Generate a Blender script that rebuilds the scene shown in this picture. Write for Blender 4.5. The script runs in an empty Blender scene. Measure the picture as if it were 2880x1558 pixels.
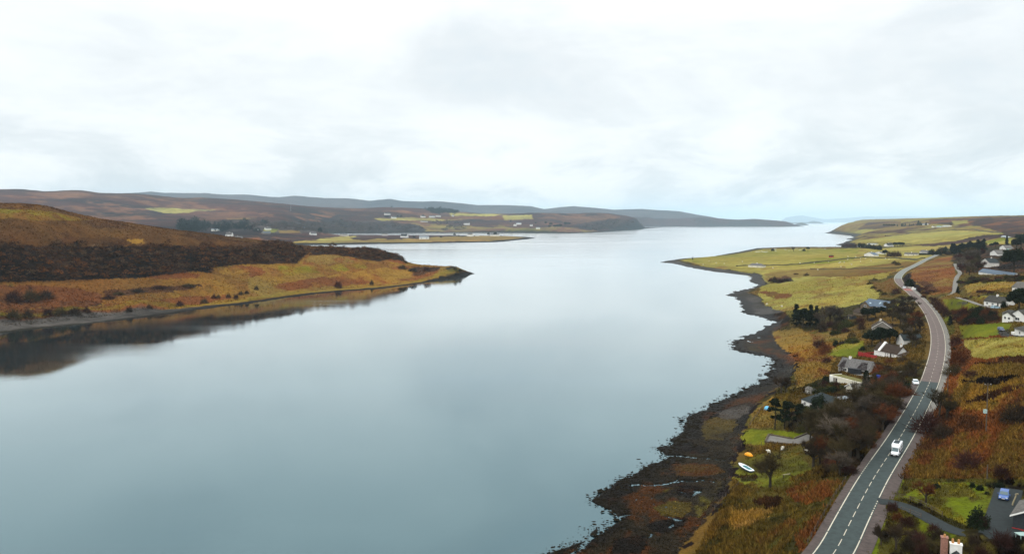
import bpy, bmesh, math, random
import numpy as np
from mathutils import Vector, Matrix
from mathutils.bvhtree import BVHTree

C = bpy.context.scene.collection
SC = bpy.context.scene
random.seed(7)
RNG = np.random.default_rng(7)

# ------------------------------------------------------------------ camera
H = 70.0                      # camera height above the loch, metres
F = 2217.0                    # focal length in pixels of the 2880 wide photograph
TH = math.atan(156.0 / F)     # pitch below the horizon
cT, sT = math.cos(TH), math.sin(TH)
cam = bpy.data.cameras.new('camera')
cam.sensor_width = 36.0
cam.sensor_fit = 'HORIZONTAL'
cam.lens = 36.0 * F / 2880.0
cam.clip_start = 1.0
cam.clip_end = 200000.0
camo = bpy.data.objects.new('camera', cam)
C.objects.link(camo)
camo.location = (0, 0, H)
camo.rotation_euler = (math.pi / 2 - TH, 0, 0)
SC.camera = camo

# ------------------------------------------------------------------ world: overcast sky
SUN_EL, SUN_AZ = math.radians(42), math.radians(-125)   # azimuth from +Y, clockwise positive to the right
W = bpy.data.worlds.new('World')
SC.world = W
W.use_nodes = True
wn, wl = W.node_tree.nodes, W.node_tree.links
wn.clear()


def N(nodes, typ, **kw):
    n = nodes.new(typ)
    for k, v in kw.items():
        if k == 'inp':
            for a, b in v.items():
                n.inputs[a].default_value = b
        else:
            setattr(n, k, v)
    return n


def ramp(nodes, stops):
    r = nodes.new('ShaderNodeValToRGB')
    e = r.color_ramp.elements
    while len(e) < len(stops):
        e.new(0.5)
    for i, (p, c) in enumerate(stops):
        e[i].position = p
        e[i].color = (c[0], c[1], c[2], 1) if len(c) == 3 else c
    return r


sky = N(wn, 'ShaderNodeTexSky', sky_type='NISHITA', sun_disc=False)
sky.sun_elevation = SUN_EL
sky.sun_rotation = SUN_AZ
sky.air_density, sky.dust_density = 1.0, 3.0
bg_sky = N(wn, 'ShaderNodeBackground', inp={'Strength': 0.1})
wl.new(sky.outputs[0], bg_sky.inputs[0])
tc = N(wn, 'ShaderNodeTexCoord')
sep = N(wn, 'ShaderNodeSeparateXYZ')
wl.new(tc.outputs['Generated'], sep.inputs[0])


def wmath(op, a, b=None, clamp=False):
    n = N(wn, 'ShaderNodeMath', operation=op, use_clamp=clamp)
    for i, v in enumerate((a, b)):
        if v is None:
            continue
        if isinstance(v, (int, float)):
            n.inputs[i].default_value = v
        else:
            wl.new(v, n.inputs[i])
    return n.outputs[0]


zp = wmath('MAXIMUM', sep.outputs[2], 0.0)
den = wmath('ADD', zp, 0.10)
cx = wmath('DIVIDE', sep.outputs[0], den)
cy = wmath('DIVIDE', sep.outputs[1], den)
comb = N(wn, 'ShaderNodeCombineXYZ')
wl.new(cx, comb.inputs[0]); wl.new(cy, comb.inputs[1])
n1 = N(wn, 'ShaderNodeTexNoise', inp={'Scale': 0.75, 'Detail': 7.0, 'Roughness': 0.55, 'Distortion': 0.3})
mp = N(wn, 'ShaderNodeMapping'); mp.inputs['Location'].default_value = (3.1, 1.7, 0.4)
wl.new(comb.outputs[0], mp.inputs[0]); wl.new(mp.outputs[0], n1.inputs['Vector'])
# clouds seen side-on: noise on the direction itself, wider than high
mp2 = N(wn, 'ShaderNodeMapping'); mp2.inputs['Scale'].default_value = (1.0, 1.0, 2.3); mp2.inputs['Location'].default_value = (5.3, 0.2, 1.0)
wl.new(tc.outputs['Generated'], mp2.inputs[0])
n2 = N(wn, 'ShaderNodeTexNoise', inp={'Scale': 2.6, 'Detail': 9.0, 'Roughness': 0.58, 'Distortion': 0.5})
wl.new(mp2.outputs[0], n2.inputs['Vector'])
mp3 = N(wn, 'ShaderNodeMapping'); mp3.inputs['Scale'].default_value = (1.0, 1.0, 2.6); mp3.inputs['Location'].default_value = (1.3, 2.2, 0.35)
wl.new(tc.outputs['Generated'], mp3.inputs[0])
n3 = N(wn, 'ShaderNodeTexNoise', inp={'Scale': 6.5, 'Detail': 9.0, 'Roughness': 0.6, 'Distortion': 0.3})
wl.new(mp3.outputs[0], n3.inputs['Vector'])
nmix = N(wn, 'ShaderNodeMix', data_type='FLOAT', inp={0: 0.3})
wl.new(n2.outputs[0], nmix.inputs[2]); wl.new(n1.outputs[0], nmix.inputs[3])
r1 = ramp(wn, [(0.34, (0.69, 0.755, 0.795)), (0.44, (0.775, 0.81, 0.828)), (0.53, (0.885, 0.915, 0.922)), (0.64, (0.95, 0.965, 0.966))])
wl.new(nmix.outputs[0], r1.inputs[0])
r2 = ramp(wn, [(0.38, (0.63, 0.69, 0.72)), (0.46, (0.745, 0.79, 0.81)), (0.52, (0.88, 0.91, 0.915)), (0.60, (0.97, 0.98, 0.975))])
wl.new(n3.outputs[0], r2.inputs[0])
lowf = N(wn, 'ShaderNodeMapRange', inp={'From Min': 0.04, 'From Max': 0.15, 'To Min': 0.8, 'To Max': 0.12})
wl.new(zp, lowf.inputs[0])
cm = N(wn, 'ShaderNodeMix', data_type='RGBA')
wl.new(lowf.outputs[0], cm.inputs['Factor']); wl.new(r1.outputs[0], cm.inputs['A']); wl.new(r2.outputs[0], cm.inputs['B'])
# overcast luminance: brighter towards the zenith
lum = N(wn, 'ShaderNodeMapRange', inp={'From Min': 0.22, 'From Max': 1.0, 'To Min': 1.0, 'To Max': 2.4})
wl.new(zp, lum.inputs[0])
bg_cl = N(wn, 'ShaderNodeBackground')
wl.new(cm.outputs['Result'], bg_cl.inputs[0]); wl.new(lum.outputs[0], bg_cl.inputs[1])
mixw = N(wn, 'ShaderNodeMixShader', inp={0: 0.93})
wl.new(bg_sky.outputs[0], mixw.inputs[1]); wl.new(bg_cl.outputs[0], mixw.inputs[2])
wo = N(wn, 'ShaderNodeOutputWorld')
wl.new(mixw.outputs[0], wo.inputs[0])

sun = bpy.data.lights.new('sun', 'SUN')
sun.energy = 0.9
sun.angle = math.radians(12)
sun.color = (1.0, 0.95, 0.87)
suno = bpy.data.objects.new('sun', sun)
C.objects.link(suno)
suno.location = (-200, -200, 400)
sd_ = Vector((math.sin(SUN_AZ) * math.cos(SUN_EL), math.cos(SUN_AZ) * math.cos(SUN_EL), math.sin(SUN_EL)))
suno.rotation_euler = sd_.to_track_quat('Z', 'Y').to_euler()

SC.view_settings.view_transform = 'Standard'
SC.view_settings.look = 'None'
SC.view_settings.exposure = 0.25
SC.view_settings.gamma = 1.0
SC.view_settings.use_curve_mapping = False
SC.render.engine = 'CYCLES'
SC.cycles.max_bounces = 5
SC.cycles.diffuse_bounces = 2
SC.cycles.glossy_bounces = 3
SC.cycles.volume_bounces = 1
SC.cycles.caustics_reflective = False
SC.cycles.caustics_refractive = False


# ------------------------------------------------------------------ pixel <-> world
def ray(px, py):
    u, v = (px - 1440.0) / F, (779.0 - py) / F
    return u, cT + v * sT, -sT + v * cT


def pt_z(px, py, z=0.0):
    dx, dy, dz = ray(px, py)
    t = (z - H) / dz
    return dx * t, dy * t, z


def pt_d(px, py, d):
    dx, dy, dz = ray(px, py)
    t = d / dy
    return dx * t, d, H + dz * t


def project(x, y, z):
    zf = np.maximum(y * cT - (z - H) * sT, 1.0)
    up = y * sT + (z - H) * cT
    return 1440.0 + F * x / zf, 779.0 - F * up / zf


def zz(x0, y0, s, pts):
    """pixels of an enlarged crop -> pixels of the whole photograph"""
    return [(x0 + a / s, y0 + b / s) for a, b in pts]


# ------------------------------------------------------------------ noise (numpy)
def _h(ix, iy, seed):
    n = (ix.astype(np.int64) * 374761393 + iy.astype(np.int64) * 668265263 + seed * 974634767) & 0xFFFFFFFF
    n = ((n ^ (n >> 13)) * 1274126177) & 0xFFFFFFFF
    n = n ^ (n >> 16)
    return (n & 0xFFFF) / 65535.0


def vnoise(x, y, seed=0):
    ix, iy = np.floor(x), np.floor(y)
    fx, fy = x - ix, y - iy
    fx = fx * fx * (3 - 2 * fx); fy = fy * fy * (3 - 2 * fy)
    a, b = _h(ix, iy, seed), _h(ix + 1, iy, seed)
    c, d = _h(ix, iy + 1, seed), _h(ix + 1, iy + 1, seed)
    return (a * (1 - fx) + b * fx) * (1 - fy) + (c * (1 - fx) + d * fx) * fy


def fbm(x, y, wave, octv=4, seed=0, gain=0.55):
    s, a, t = 0.0, 1.0, 0.0
    cx_, sx_ = 0.8, 0.6
    for k in range(octv):
        xr, yr = x * cx_ - y * sx_, x * sx_ + y * cx_
        x, y = xr, yr
        s = s + a * vnoise(x / wave + 17.3 * k, y / wave - 9.1 * k, seed + k)
        t += a; a *= gain; wave *= 0.5
    return s / t - 0.5


def sstep(a, b, x):
    t = np.clip((x - a) / (b - a), 0, 1)
    return t * t * (3 - 2 * t)


def inside(poly, x, y):
    p = np.asarray(poly)
    res = np.zeros(x.shape, bool)
    m = (x >= p[:, 0].min()) & (x <= p[:, 0].max()) & (y >= p[:, 1].min()) & (y <= p[:, 1].max())
    if not m.any():
        return res
    xs, ys = x[m], y[m]
    r = np.zeros(xs.shape, bool)
    j = len(p) - 1
    for i in range(len(p)):
        xi, yi = p[i]; xj, yj = p[j]
        if yi != yj:
            c = ((yi > ys) != (yj > ys)) & (xs < (xj - xi) * (ys - yi) / (yj - yi) + xi)
            r ^= c
        j = i
    res[m] = r
    return res


def seg_dist(poly, x, y, closed=True):
    p = np.asarray(poly, float)
    out = np.full(x.shape, 1e18)
    n = len(p) if closed else len(p) - 1
    for i in range(n):
        ax, ay = p[i]; bx, by = p[(i + 1) % len(p)]
        dx, dy = bx - ax, by - ay
        l2 = dx * dx + dy * dy + 1e-9
        t = np.clip(((x - ax) * dx + (y - ay) * dy) / l2, 0, 1)
        q = (x - ax - t * dx) ** 2 + (y - ay - t * dy) ** 2
        np.minimum(out, q, out=out)
    return np.sqrt(out)


class TPS:
    def __init__(self, pts):
        P = np.array(pts, float)
        self.c = np.stack([P[:, 0] / P[:, 1] * 3.0, np.log(P[:, 1])], 1)
        n = len(P)
        d = ((self.c[:, None] - self.c[None]) ** 2).sum(-1)
        K = 0.5 * d * np.log(d + 1e-12) + 1e-4 * np.eye(n)
        A = np.zeros((n + 3, n + 3))
        A[:n, :n] = K; A[:n, n] = 1; A[:n, n + 1:] = self.c; A[n, :n] = 1; A[n + 1:, :n] = self.c.T
        b = np.zeros(n + 3); b[:n] = P[:, 2]
        self.w = np.linalg.solve(A, b)

    def __call__(self, x, y):
        out = np.zeros(x.shape)
        a, b = x / y * 3.0, np.log(y)
        n = len(self.c)
        for s in range(0, len(x), 40000):
            sl = slice(s, s + 40000)
            d = (a[sl, None] - self.c[None, :, 0]) ** 2 + (b[sl, None] - self.c[None, :, 1]) ** 2
            out[sl] = (0.5 * d * np.log(d + 1e-12)) @ self.w[:n] + self.w[n] + self.w[n + 1] * a[sl] + self.w[n + 2] * b[sl]
        return out


# ------------------------------------------------------------------ materials
def lin(r, g, b):
    f = lambda v: (v / 255 / 12.92) if v <= 10 else ((v / 255 + 0.055) / 1.055) ** 2.4
    return np.array([f(r), f(g), f(b)])


def alb(r, g, b, k=2.2):
    """albedo of a ground that shows about this sRGB under the overcast sky"""
    return lin(r, g, b) / k


def principled(name, rough=0.9, spec=0.3):
    m = bpy.data.materials.new(name)
    m.use_nodes = True
    nt = m.node_tree
    p = nt.nodes['Principled BSDF']
    p.inputs['Roughness'].default_value = rough
    p.inputs['Specular IOR Level'].default_value = spec
    return m, nt.nodes, nt.links, p


def ground_mat(name, s_fine, bump, rough=0.95):
    m, n, l, p = principled(name, rough, 0.04)
    a = N(n, 'ShaderNodeVertexColor', layer_name='Col')
    t = N(n, 'ShaderNodeTexCoord')
    nz = N(n, 'ShaderNodeTexNoise', inp={'Scale': s_fine, 'Detail': 6.0, 'Roughness': 0.7})
    l.new(t.outputs['Object'], nz.inputs['Vector'])
    mr = N(n, 'ShaderNodeMapRange', inp={'From Min': 0.28, 'From Max': 0.72, 'To Min': 0.55, 'To Max': 1.45})
    l.new(nz.outputs[0], mr.inputs[0])
    mx = N(n, 'ShaderNodeVectorMath', operation='SCALE')
    l.new(a.outputs['Color'], mx.inputs[0]); l.new(mr.outputs[0], mx.inputs['Scale'])
    l.new(mx.outputs[0], p.inputs['Base Color'])
    rr = N(n, 'ShaderNodeMapRange', inp={'From Min': 0.0, 'From Max': 1.0, 'To Min': 0.5, 'To Max': rough})
    l.new(a.outputs['Alpha'], rr.inputs[0]); l.new(rr.outputs[0], p.inputs['Roughness'])
    b = N(n, 'ShaderNodeBump', inp={'Strength': 0.9, 'Distance': bump})
    l.new(nz.outputs[0], b.inputs['Height']); l.new(b.outputs[0], p.inputs['Normal'])
    return m


def solid(name, col, rough=0.8, var=0.25, scale=3.0, spec=0.3, bump=0.0, inst=0.0, metal=0.0):
    """plain weathered surface: noise over the colour, optional difference from object to object"""
    m, n, l, p = principled(name, rough, spec)
    p.inputs['Metallic'].default_value = metal
    t = N(n, 'ShaderNodeTexCoord')
    nz = N(n, 'ShaderNodeTexNoise', inp={'Scale': scale, 'Detail': 5.0, 'Roughness': 0.65})
    l.new(t.outputs['Object'], nz.inputs['Vector'])
    mr = N(n, 'ShaderNodeMapRange', inp={'From Min': 0.3, 'From Max': 0.7, 'To Min': 1 - var, 'To Max': 1 + var})
    l.new(nz.outputs[0], mr.inputs[0])
    mx = N(n, 'ShaderNodeVectorMath', operation='SCALE')
    mx.inputs[0].default_value = tuple(col)
    l.new(mr.outputs[0], mx.inputs['Scale'])
    out = mx.outputs[0]
    if inst:
        oi = N(n, 'ShaderNodeObjectInfo')
        r2_ = N(n, 'ShaderNodeMapRange', inp={'To Min': 1 - inst, 'To Max': 1 + inst})
        l.new(oi.outputs['Random'], r2_.inputs[0])
        m2 = N(n, 'ShaderNodeVectorMath', operation='SCALE')
        l.new(out, m2.inputs[0]); l.new(r2_.outputs[0], m2.inputs['Scale'])
        out = m2.outputs[0]
    l.new(out, p.inputs['Base Color'])
    if bump:
        b = N(n, 'ShaderNodeBump', inp={'Strength': 0.6, 'Distance': bump})
        l.new(nz.outputs[0], b.inputs['Height']); l.new(b.outputs[0], p.inputs['Normal'])
    return m


def roof_mat(name, col, rough=0.7, var=0.3, rows=3.0):
    """slates: courses across the slope, each with its own tone, plus lichen patches"""
    m, n, l, p = principled(name, min(rough + .15, .95), 0.14)
    t = N(n, 'ShaderNodeTexCoord')
    mp_ = N(n, 'ShaderNodeMapping')
    mp_.inputs['Scale'].default_value = (2.2, rows * 0.6, rows)
    l.new(t.outputs['Object'], mp_.inputs[0])
    v = N(n, 'ShaderNodeTexVoronoi', inp={'Scale': 1.0, 'Randomness': 0.7})
    l.new(mp_.outputs[0], v.inputs['Vector'])
    nz = N(n, 'ShaderNodeTexNoise', inp={'Scale': 0.5, 'Detail': 5.0, 'Roughness': 0.7})
    l.new(t.outputs['Object'], nz.inputs['Vector'])
    sp = N(n, 'ShaderNodeSeparateColor')
    l.new(v.outputs['Color'], sp.inputs[0])
    ad = N(n, 'ShaderNodeMath', operation='ADD')
    l.new(sp.outputs[0], ad.inputs[0]); l.new(nz.outputs[0], ad.inputs[1])
    mr = N(n, 'ShaderNodeMapRange', inp={'From Min': 0.4, 'From Max': 1.4, 'To Min': 1 - var, 'To Max': 1 + var})
    l.new(ad.outputs[0], mr.inputs[0])
    mx = N(n, 'ShaderNodeVectorMath', operation='SCALE')
    mx.inputs[0].default_value = tuple(col)
    l.new(mr.outputs[0], mx.inputs['Scale']); l.new(mx.outputs[0], p.inputs['Base Color'])
    b = N(n, 'ShaderNodeBump', inp={'Strength': 0.4, 'Distance': 0.05})
    l.new(v.outputs['Distance'], b.inputs['Height']); l.new(b.outputs[0], p.inputs['Normal'])
    return m


def attr_mat(name, rough=0.9):
    m, n, l, p = principled(name, rough, 0.0)
    a = N(n, 'ShaderNodeVertexColor', layer_name='Col')
    l.new(a.outputs['Color'], p.inputs['Base Color'])
    return m


M = {}
M['ground_near'] = ground_mat('near_ground', 1.6, 0.25)
M['ground_mid'] = ground_mat('mid_ground', 0.45, 0.7)
M['ground_far'] = ground_mat('far_ground', 0.045, 5.0)
M['veg'] = attr_mat('vegetation')
M['white_wall'] = solid('white_harling', (0.72, 0.71, 0.67), 0.9, 0.12, 1.5, bump=0.02)
M['cream_wall'] = solid('cream_harling', (0.66, 0.63, 0.52), 0.9, 0.12, 1.5, bump=0.02)
M['stained_wall'] = solid('stained_harling', (0.55, 0.53, 0.49), 0.9, 0.35, 0.9, bump=0.02)
M['grey_wall'] = solid('grey_harling', (0.20, 0.185, 0.16), 0.9, 0.2, 1.2, bump=0.02)
M['brown_wall'] = solid('brown_stone', (0.13, 0.095, 0.06), 0.9, 0.35, 2.5, bump=0.05)
M['timber_wall'] = solid('dark_timber', (0.022, 0.026, 0.030), 0.7, 0.4, 4.0, bump=0.02)
M['slate'] = roof_mat('grey_slate', (0.105, 0.100, 0.096))
M['dark_slate'] = roof_mat('dark_slate', (0.020, 0.026, 0.027))
M['blue_roof'] = roof_mat('blue_grey_roof', (0.085, 0.115, 0.15), 0.55, 0.12)
M['brown_roof'] = roof_mat('brown_tiles', (0.036, 0.024, 0.016))
M['black_roof'] = roof_mat('charcoal_tiles', (0.042, 0.040, 0.034))
M['mid_roof'] = roof_mat('grey_tiles', (0.095, 0.088, 0.078))
M['flat_roof'] = solid('pale_felt_roof', (0.24, 0.27, 0.29), 0.8, 0.12, 1.0)
M['moss_roof'] = solid('turf_roof', (0.11, 0.10, 0.025), 0.95, 0.5, 1.2, bump=0.1)
M['teal_roof'] = solid('teal_sheet', (0.08, 0.28, 0.25), 0.5, 0.15, 1.0)
M['trim'] = solid('white_trim', (0.75, 0.74, 0.70), 0.6, 0.08, 3.0)
M['glass'] = solid('window_glass', (0.012, 0.016, 0.018), 0.12, 0.2, 0.8, spec=0.5)
M['skylight'] = solid('skylight_glass', (0.35, 0.45, 0.50), 0.08, 0.1, 0.8, spec=0.6)
M['brick'] = solid('red_brick', (0.26, 0.13, 0.095), 0.9, 0.4, 6.0)
M['pot'] = solid('clay_pot', (0.42, 0.20, 0.07), 0.8, 0.2, 6.0)
M['red_paint'] = solid('red_paint', (0.30, 0.022, 0.018), 0.7, 0.4, 3.0)
M['brown_door'] = solid('brown_door', (0.14, 0.045, 0.03), 0.6, 0.25, 3.0)
M['dark_door'] = solid('dark_door', (0.03, 0.02, 0.018), 0.6, 0.25, 3.0)
M['black'] = solid('black_board', (0.010, 0.012, 0.015), 0.7, 0.3, 2.0)
M['wood'] = solid('weathered_wood', (0.085, 0.065, 0.045), 0.9, 0.4, 6.0)
M['pale_wood'] = solid('pale_wood', (0.26, 0.22, 0.13), 0.8, 0.25, 6.0)
M['wire'] = solid('fence_wire', (0.03, 0.028, 0.025), 0.6, 0.2, 6.0)
M['stone'] = solid('grey_stone', (0.15, 0.14, 0.12), 0.95, 0.5, 2.0, bump=0.08)
M['dyke'] = solid('mossy_stone', (0.055, 0.050, 0.024), 0.95, 0.5, 1.0, bump=0.1)
M['concrete'] = solid('concrete', (0.14, 0.13, 0.115), 0.9, 0.25, 0.8)
M['asphalt'] = solid('asphalt', (0.028, 0.040, 0.038), 0.85, 0.30, 0.7, bump=0.01)
M['old_asphalt'] = solid('old_asphalt', (0.112, 0.084, 0.074), 0.9, 0.22, 0.5, bump=0.01)
M['pale_asphalt'] = solid('pale_asphalt', (0.145, 0.155, 0.14), 0.9, 0.18, 0.4)
M['drive'] = solid('drive_asphalt', (0.013, 0.018, 0.018), 0.9, 0.35, 1.0, bump=0.01)
M['verge'] = solid('roadside_path', (0.064, 0.048, 0.042), 0.95, 0.35, 0.9, bump=0.02)
M['paint'] = solid('road_paint', (0.46, 0.42, 0.33), 0.8, 0.25, 1.5)
M['red_patch'] = solid('red_road_patch', (0.22, 0.07, 0.055), 0.9, 0.2, 1.0)
M['bark'] = solid('bark', (0.045, 0.036, 0.026), 0.95, 0.4, 3.0, inst=0.3, spec=0.03)
M['twig'] = solid('bare_twigs', (0.036, 0.024, 0.014), 0.95, 0.35, 0.5, inst=0.35, spec=0.03)
M['twig_olive'] = solid('olive_twigs', (0.046, 0.034, 0.014), 0.95, 0.35, 0.5, inst=0.35, spec=0.03)
M['twig_grey'] = solid('grey_twigs', (0.085, 0.066, 0.048), 0.95, 0.35, 0.5, inst=0.3, spec=0.03)
M['twig_rust'] = solid('rust_twigs', (0.105, 0.034, 0.011), 0.95, 0.35, 0.6, inst=0.3, spec=0.03)
M['twig_wine'] = solid('wine_twigs', (0.044, 0.018, 0.013), 0.95, 0.35, 0.6, inst=0.3, spec=0.03)
M['creeper'] = solid('creeper', (0.050, 0.034, 0.034), 0.95, 0.3, 1.0)
M['evergreen'] = solid('evergreen_leaves', (0.011, 0.016, 0.007), 0.8, 0.5, 0.7, inst=0.3, spec=0.03)
M['gorse'] = solid('gorse_leaves', (0.034, 0.036, 0.010), 0.9, 0.5, 0.7, inst=0.35, spec=0.03)
M['copper'] = solid('copper_needles', (0.125, 0.042, 0.018), 0.9, 0.4, 0.7, spec=0.03)
M['van_white'] = solid('white_paint', (0.80, 0.83, 0.85), 0.25, 0.04, 1.0, spec=0.5)
M['blue_paint'] = solid('blue_paint', (0.045, 0.105, 0.30), 0.25, 0.06, 1.0, spec=0.5)
M['pale_blue_paint'] = solid('pale_blue_paint', (0.36, 0.50, 0.58), 0.25, 0.06, 1.0, spec=0.5)
M['navy_paint'] = solid('navy_paint', (0.012, 0.018, 0.075), 0.25, 0.06, 1.0, spec=0.5)
M['car_glass'] = solid('car_glass', (0.045, 0.085, 0.095), 0.06, 0.1, 1.0, spec=0.6)
M['tyre'] = solid('tyre_rubber', (0.012, 0.012, 0.012), 0.85, 0.2, 6.0)
M['panel'] = solid('solar_panel', (0.03, 0.04, 0.045), 0.6, 0.25, 1.5, spec=0.1)
M['lamp_glass'] = solid('lamp_glass', (0.6, 0.62, 0.62), 0.1, 0.05, 1.0, spec=0.6)
M['boat_white'] = solid('boat_paint', (0.76, 0.80, 0.82), 0.4, 0.06, 2.0)
M['boat_dark'] = solid('boat_hull_dark', (0.02, 0.035, 0.05), 0.5, 0.1, 2.0)
M['boat_teal'] = solid('boat_cover', (0.02, 0.16, 0.17), 0.6, 0.15, 2.0)
M['orange'] = solid('orange_plastic', (0.82, 0.33, 0.012), 0.35, 0.08, 2.0)
M['sky_blue'] = solid('blue_plastic', (0.13, 0.45, 0.70), 0.5, 0.1, 2.0)
M['bin_blue'] = solid('blue_bin', (0.01, 0.05, 0.40), 0.5, 0.1, 2.0)
M['wool'] = solid('wool', (0.60, 0.57, 0.47), 0.95, 0.15, 3.0)
M['pale_green_paint'] = solid('pale_green_paint', (0.33, 0.45, 0.42), 0.7, 0.2, 3.0)
M['kelp_rock'] = solid('kelp_rock', (0.013, 0.0105, 0.0065), 0.95, 0.6, 1.5, spec=0.0)

# the loch
m = bpy.data.materials.new('loch_water'); m.use_nodes = True
n, l = m.node_tree.nodes, m.node_tree.links
n.clear()
w_out = N(n, 'ShaderNodeOutputMaterial')
w_mix = N(n, 'ShaderNodeMixShader')
w_body = N(n, 'ShaderNodeBsdfDiffuse', inp={'Color': (0.006, 0.018, 0.022, 1)})
p = N(n, 'ShaderNodeBsdfGlossy')
w_fr = N(n, 'ShaderNodeFresnel', inp={'IOR': 1.33})
# small waves lean their faces towards the viewer and the sky: the sheen rises faster than on a flat pane
w_r = ramp(n, [(0.08, (0.20,) * 3), (0.16, (0.32,) * 3), (0.30, (0.55,) * 3), (0.48, (0.76,) * 3), (0.70, (0.90,) * 3), (1.0, (0.97,) * 3)])
w_c = ramp(n, [(0.08, (0.66, 0.93, 1.0)), (0.40, (0.92, 0.99, 1.0)), (0.8, (1.0, 1.0, 1.0))])
l.new(w_fr.outputs[0], w_r.inputs[0]); l.new(w_fr.outputs[0], w_c.inputs[0])
l.new(w_r.outputs[0], w_mix.inputs[0]); l.new(w_c.outputs[0], p.inputs['Color'])
l.new(w_body.outputs[0], w_mix.inputs[1]); l.new(p.outputs[0], w_mix.inputs[2]); l.new(w_mix.outputs[0], w_out.inputs[0])
t = N(n, 'ShaderNodeTexCoord')
mpw = N(n, 'ShaderNodeMapping'); mpw.inputs['Scale'].default_value = (1.0, 0.55, 1.0); mpw.inputs['Rotation'].default_value = (0, 0, 0.25)
l.new(t.outputs['Object'], mpw.inputs[0])
wv = N(n, 'ShaderNodeTexNoise', inp={'Scale': 0.55, 'Detail': 4.0, 'Roughness': 0.6})
l.new(mpw.outputs[0], wv.inputs['Vector'])
mpc = N(n, 'ShaderNodeMapping'); mpc.inputs['Scale'].default_value = (0.0022, 0.010, 1.0)
l.new(t.outputs['Object'], mpc.inputs[0])
calm = N(n, 'ShaderNodeTexNoise', inp={'Scale': 1.0, 'Detail': 5.0, 'Roughness': 0.6, 'Distortion': 0.8})
l.new(mpc.outputs[0], calm.inputs['Vector'])
cr = N(n, 'ShaderNodeMapRange', inp={'From Min': 0.35, 'From Max': 0.65, 'To Min': -0.02, 'To Max': 0.06})
l.new(calm.outputs[0], cr.inputs[0])
# sheltered and smooth close under the western headland, ruffled out in the open loch
sw = N(n, 'ShaderNodeSeparateXYZ'); l.new(t.outputs['Object'], sw.inputs[0])
open_ = N(n, 'ShaderNodeMapRange', inp={'From Min': 500.0, 'From Max': 2600.0, 'To Min': 0.022, 'To Max': 0.13})
l.new(sw.outputs[1], open_.inputs[0])
ra = N(n, 'ShaderNodeMath', operation='ADD'); l.new(cr.outputs[0], ra.inputs[0]); l.new(open_.outputs[0], ra.inputs[1])
rm = N(n, 'ShaderNodeMath', operation='MAXIMUM', inp={1: 0.03}); l.new(ra.outputs[0], rm.inputs[0])
l.new(rm.outputs[0], p.inputs['Roughness'])
wb = N(n, 'ShaderNodeBump', inp={'Strength': 0.10, 'Distance': 0.12})
ws = N(n, 'ShaderNodeMapRange', inp={'From Min': 0.42, 'From Max': 0.62, 'To Min': 0.05, 'To Max': 0.26})
l.new(calm.outputs[0], ws.inputs[0]); l.new(ws.outputs[0], wb.inputs['Strength'])
l.new(wv.outputs[0], wb.inputs['Height']); l.new(wb.outputs[0], p.inputs['Normal'])
M['water'] = m


# ------------------------------------------------------------------ mesh helpers
def np_mesh(name, v, f, mat, cols=None, smooth=False):
    me = bpy.data.meshes.new(name)
    v = np.asarray(v, np.float32); f = np.asarray(f, np.int32)
    k = f.shape[1]
    me.vertices.add(len(v)); me.vertices.foreach_set('co', v.ravel())
    me.loops.add(f.size); me.loops.foreach_set('vertex_index', f.ravel())
    me.polygons.add(len(f)); me.polygons.foreach_set('loop_start', np.arange(0, f.size, k, dtype=np.int32))
    if smooth:
        me.polygons.foreach_set('use_smooth', np.ones(len(f), bool))
    me.update(calc_edges=True)
    if cols is not None:
        ca = me.color_attributes.new('Col', 'FLOAT_COLOR', 'POINT')
        ca.data.foreach_set('color', np.asarray(cols, np.float32).ravel())
    if mat:
        me.materials.append(mat)
    return me


def tag(o, label=None, cat=None, group=None, kind=None):
    if label: o['label'] = label
    if cat: o['category'] = cat
    if group: o['group'] = group
    if kind: o['kind'] = kind
    return o


def link(name, me, parent=None):
    o = bpy.data.objects.new(name, me)
    C.objects.link(o)
    if parent: o.parent = parent
    return o


def empty(name, loc, rz=0.0, scale=1.0):
    o = bpy.data.objects.new(name, None)
    C.objects.link(o)
    o.location = loc; o.rotation_euler = (0, 0, rz); o.scale = (scale,) * 3
    o.empty_display_size = 0.5
    return o


def copy_tree(o, parent=None):
    c = o.copy(); C.objects.link(c)
    if parent: c.parent = parent
    for ch in list(o.children):
        copy_tree(ch, c)
    return c


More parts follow.
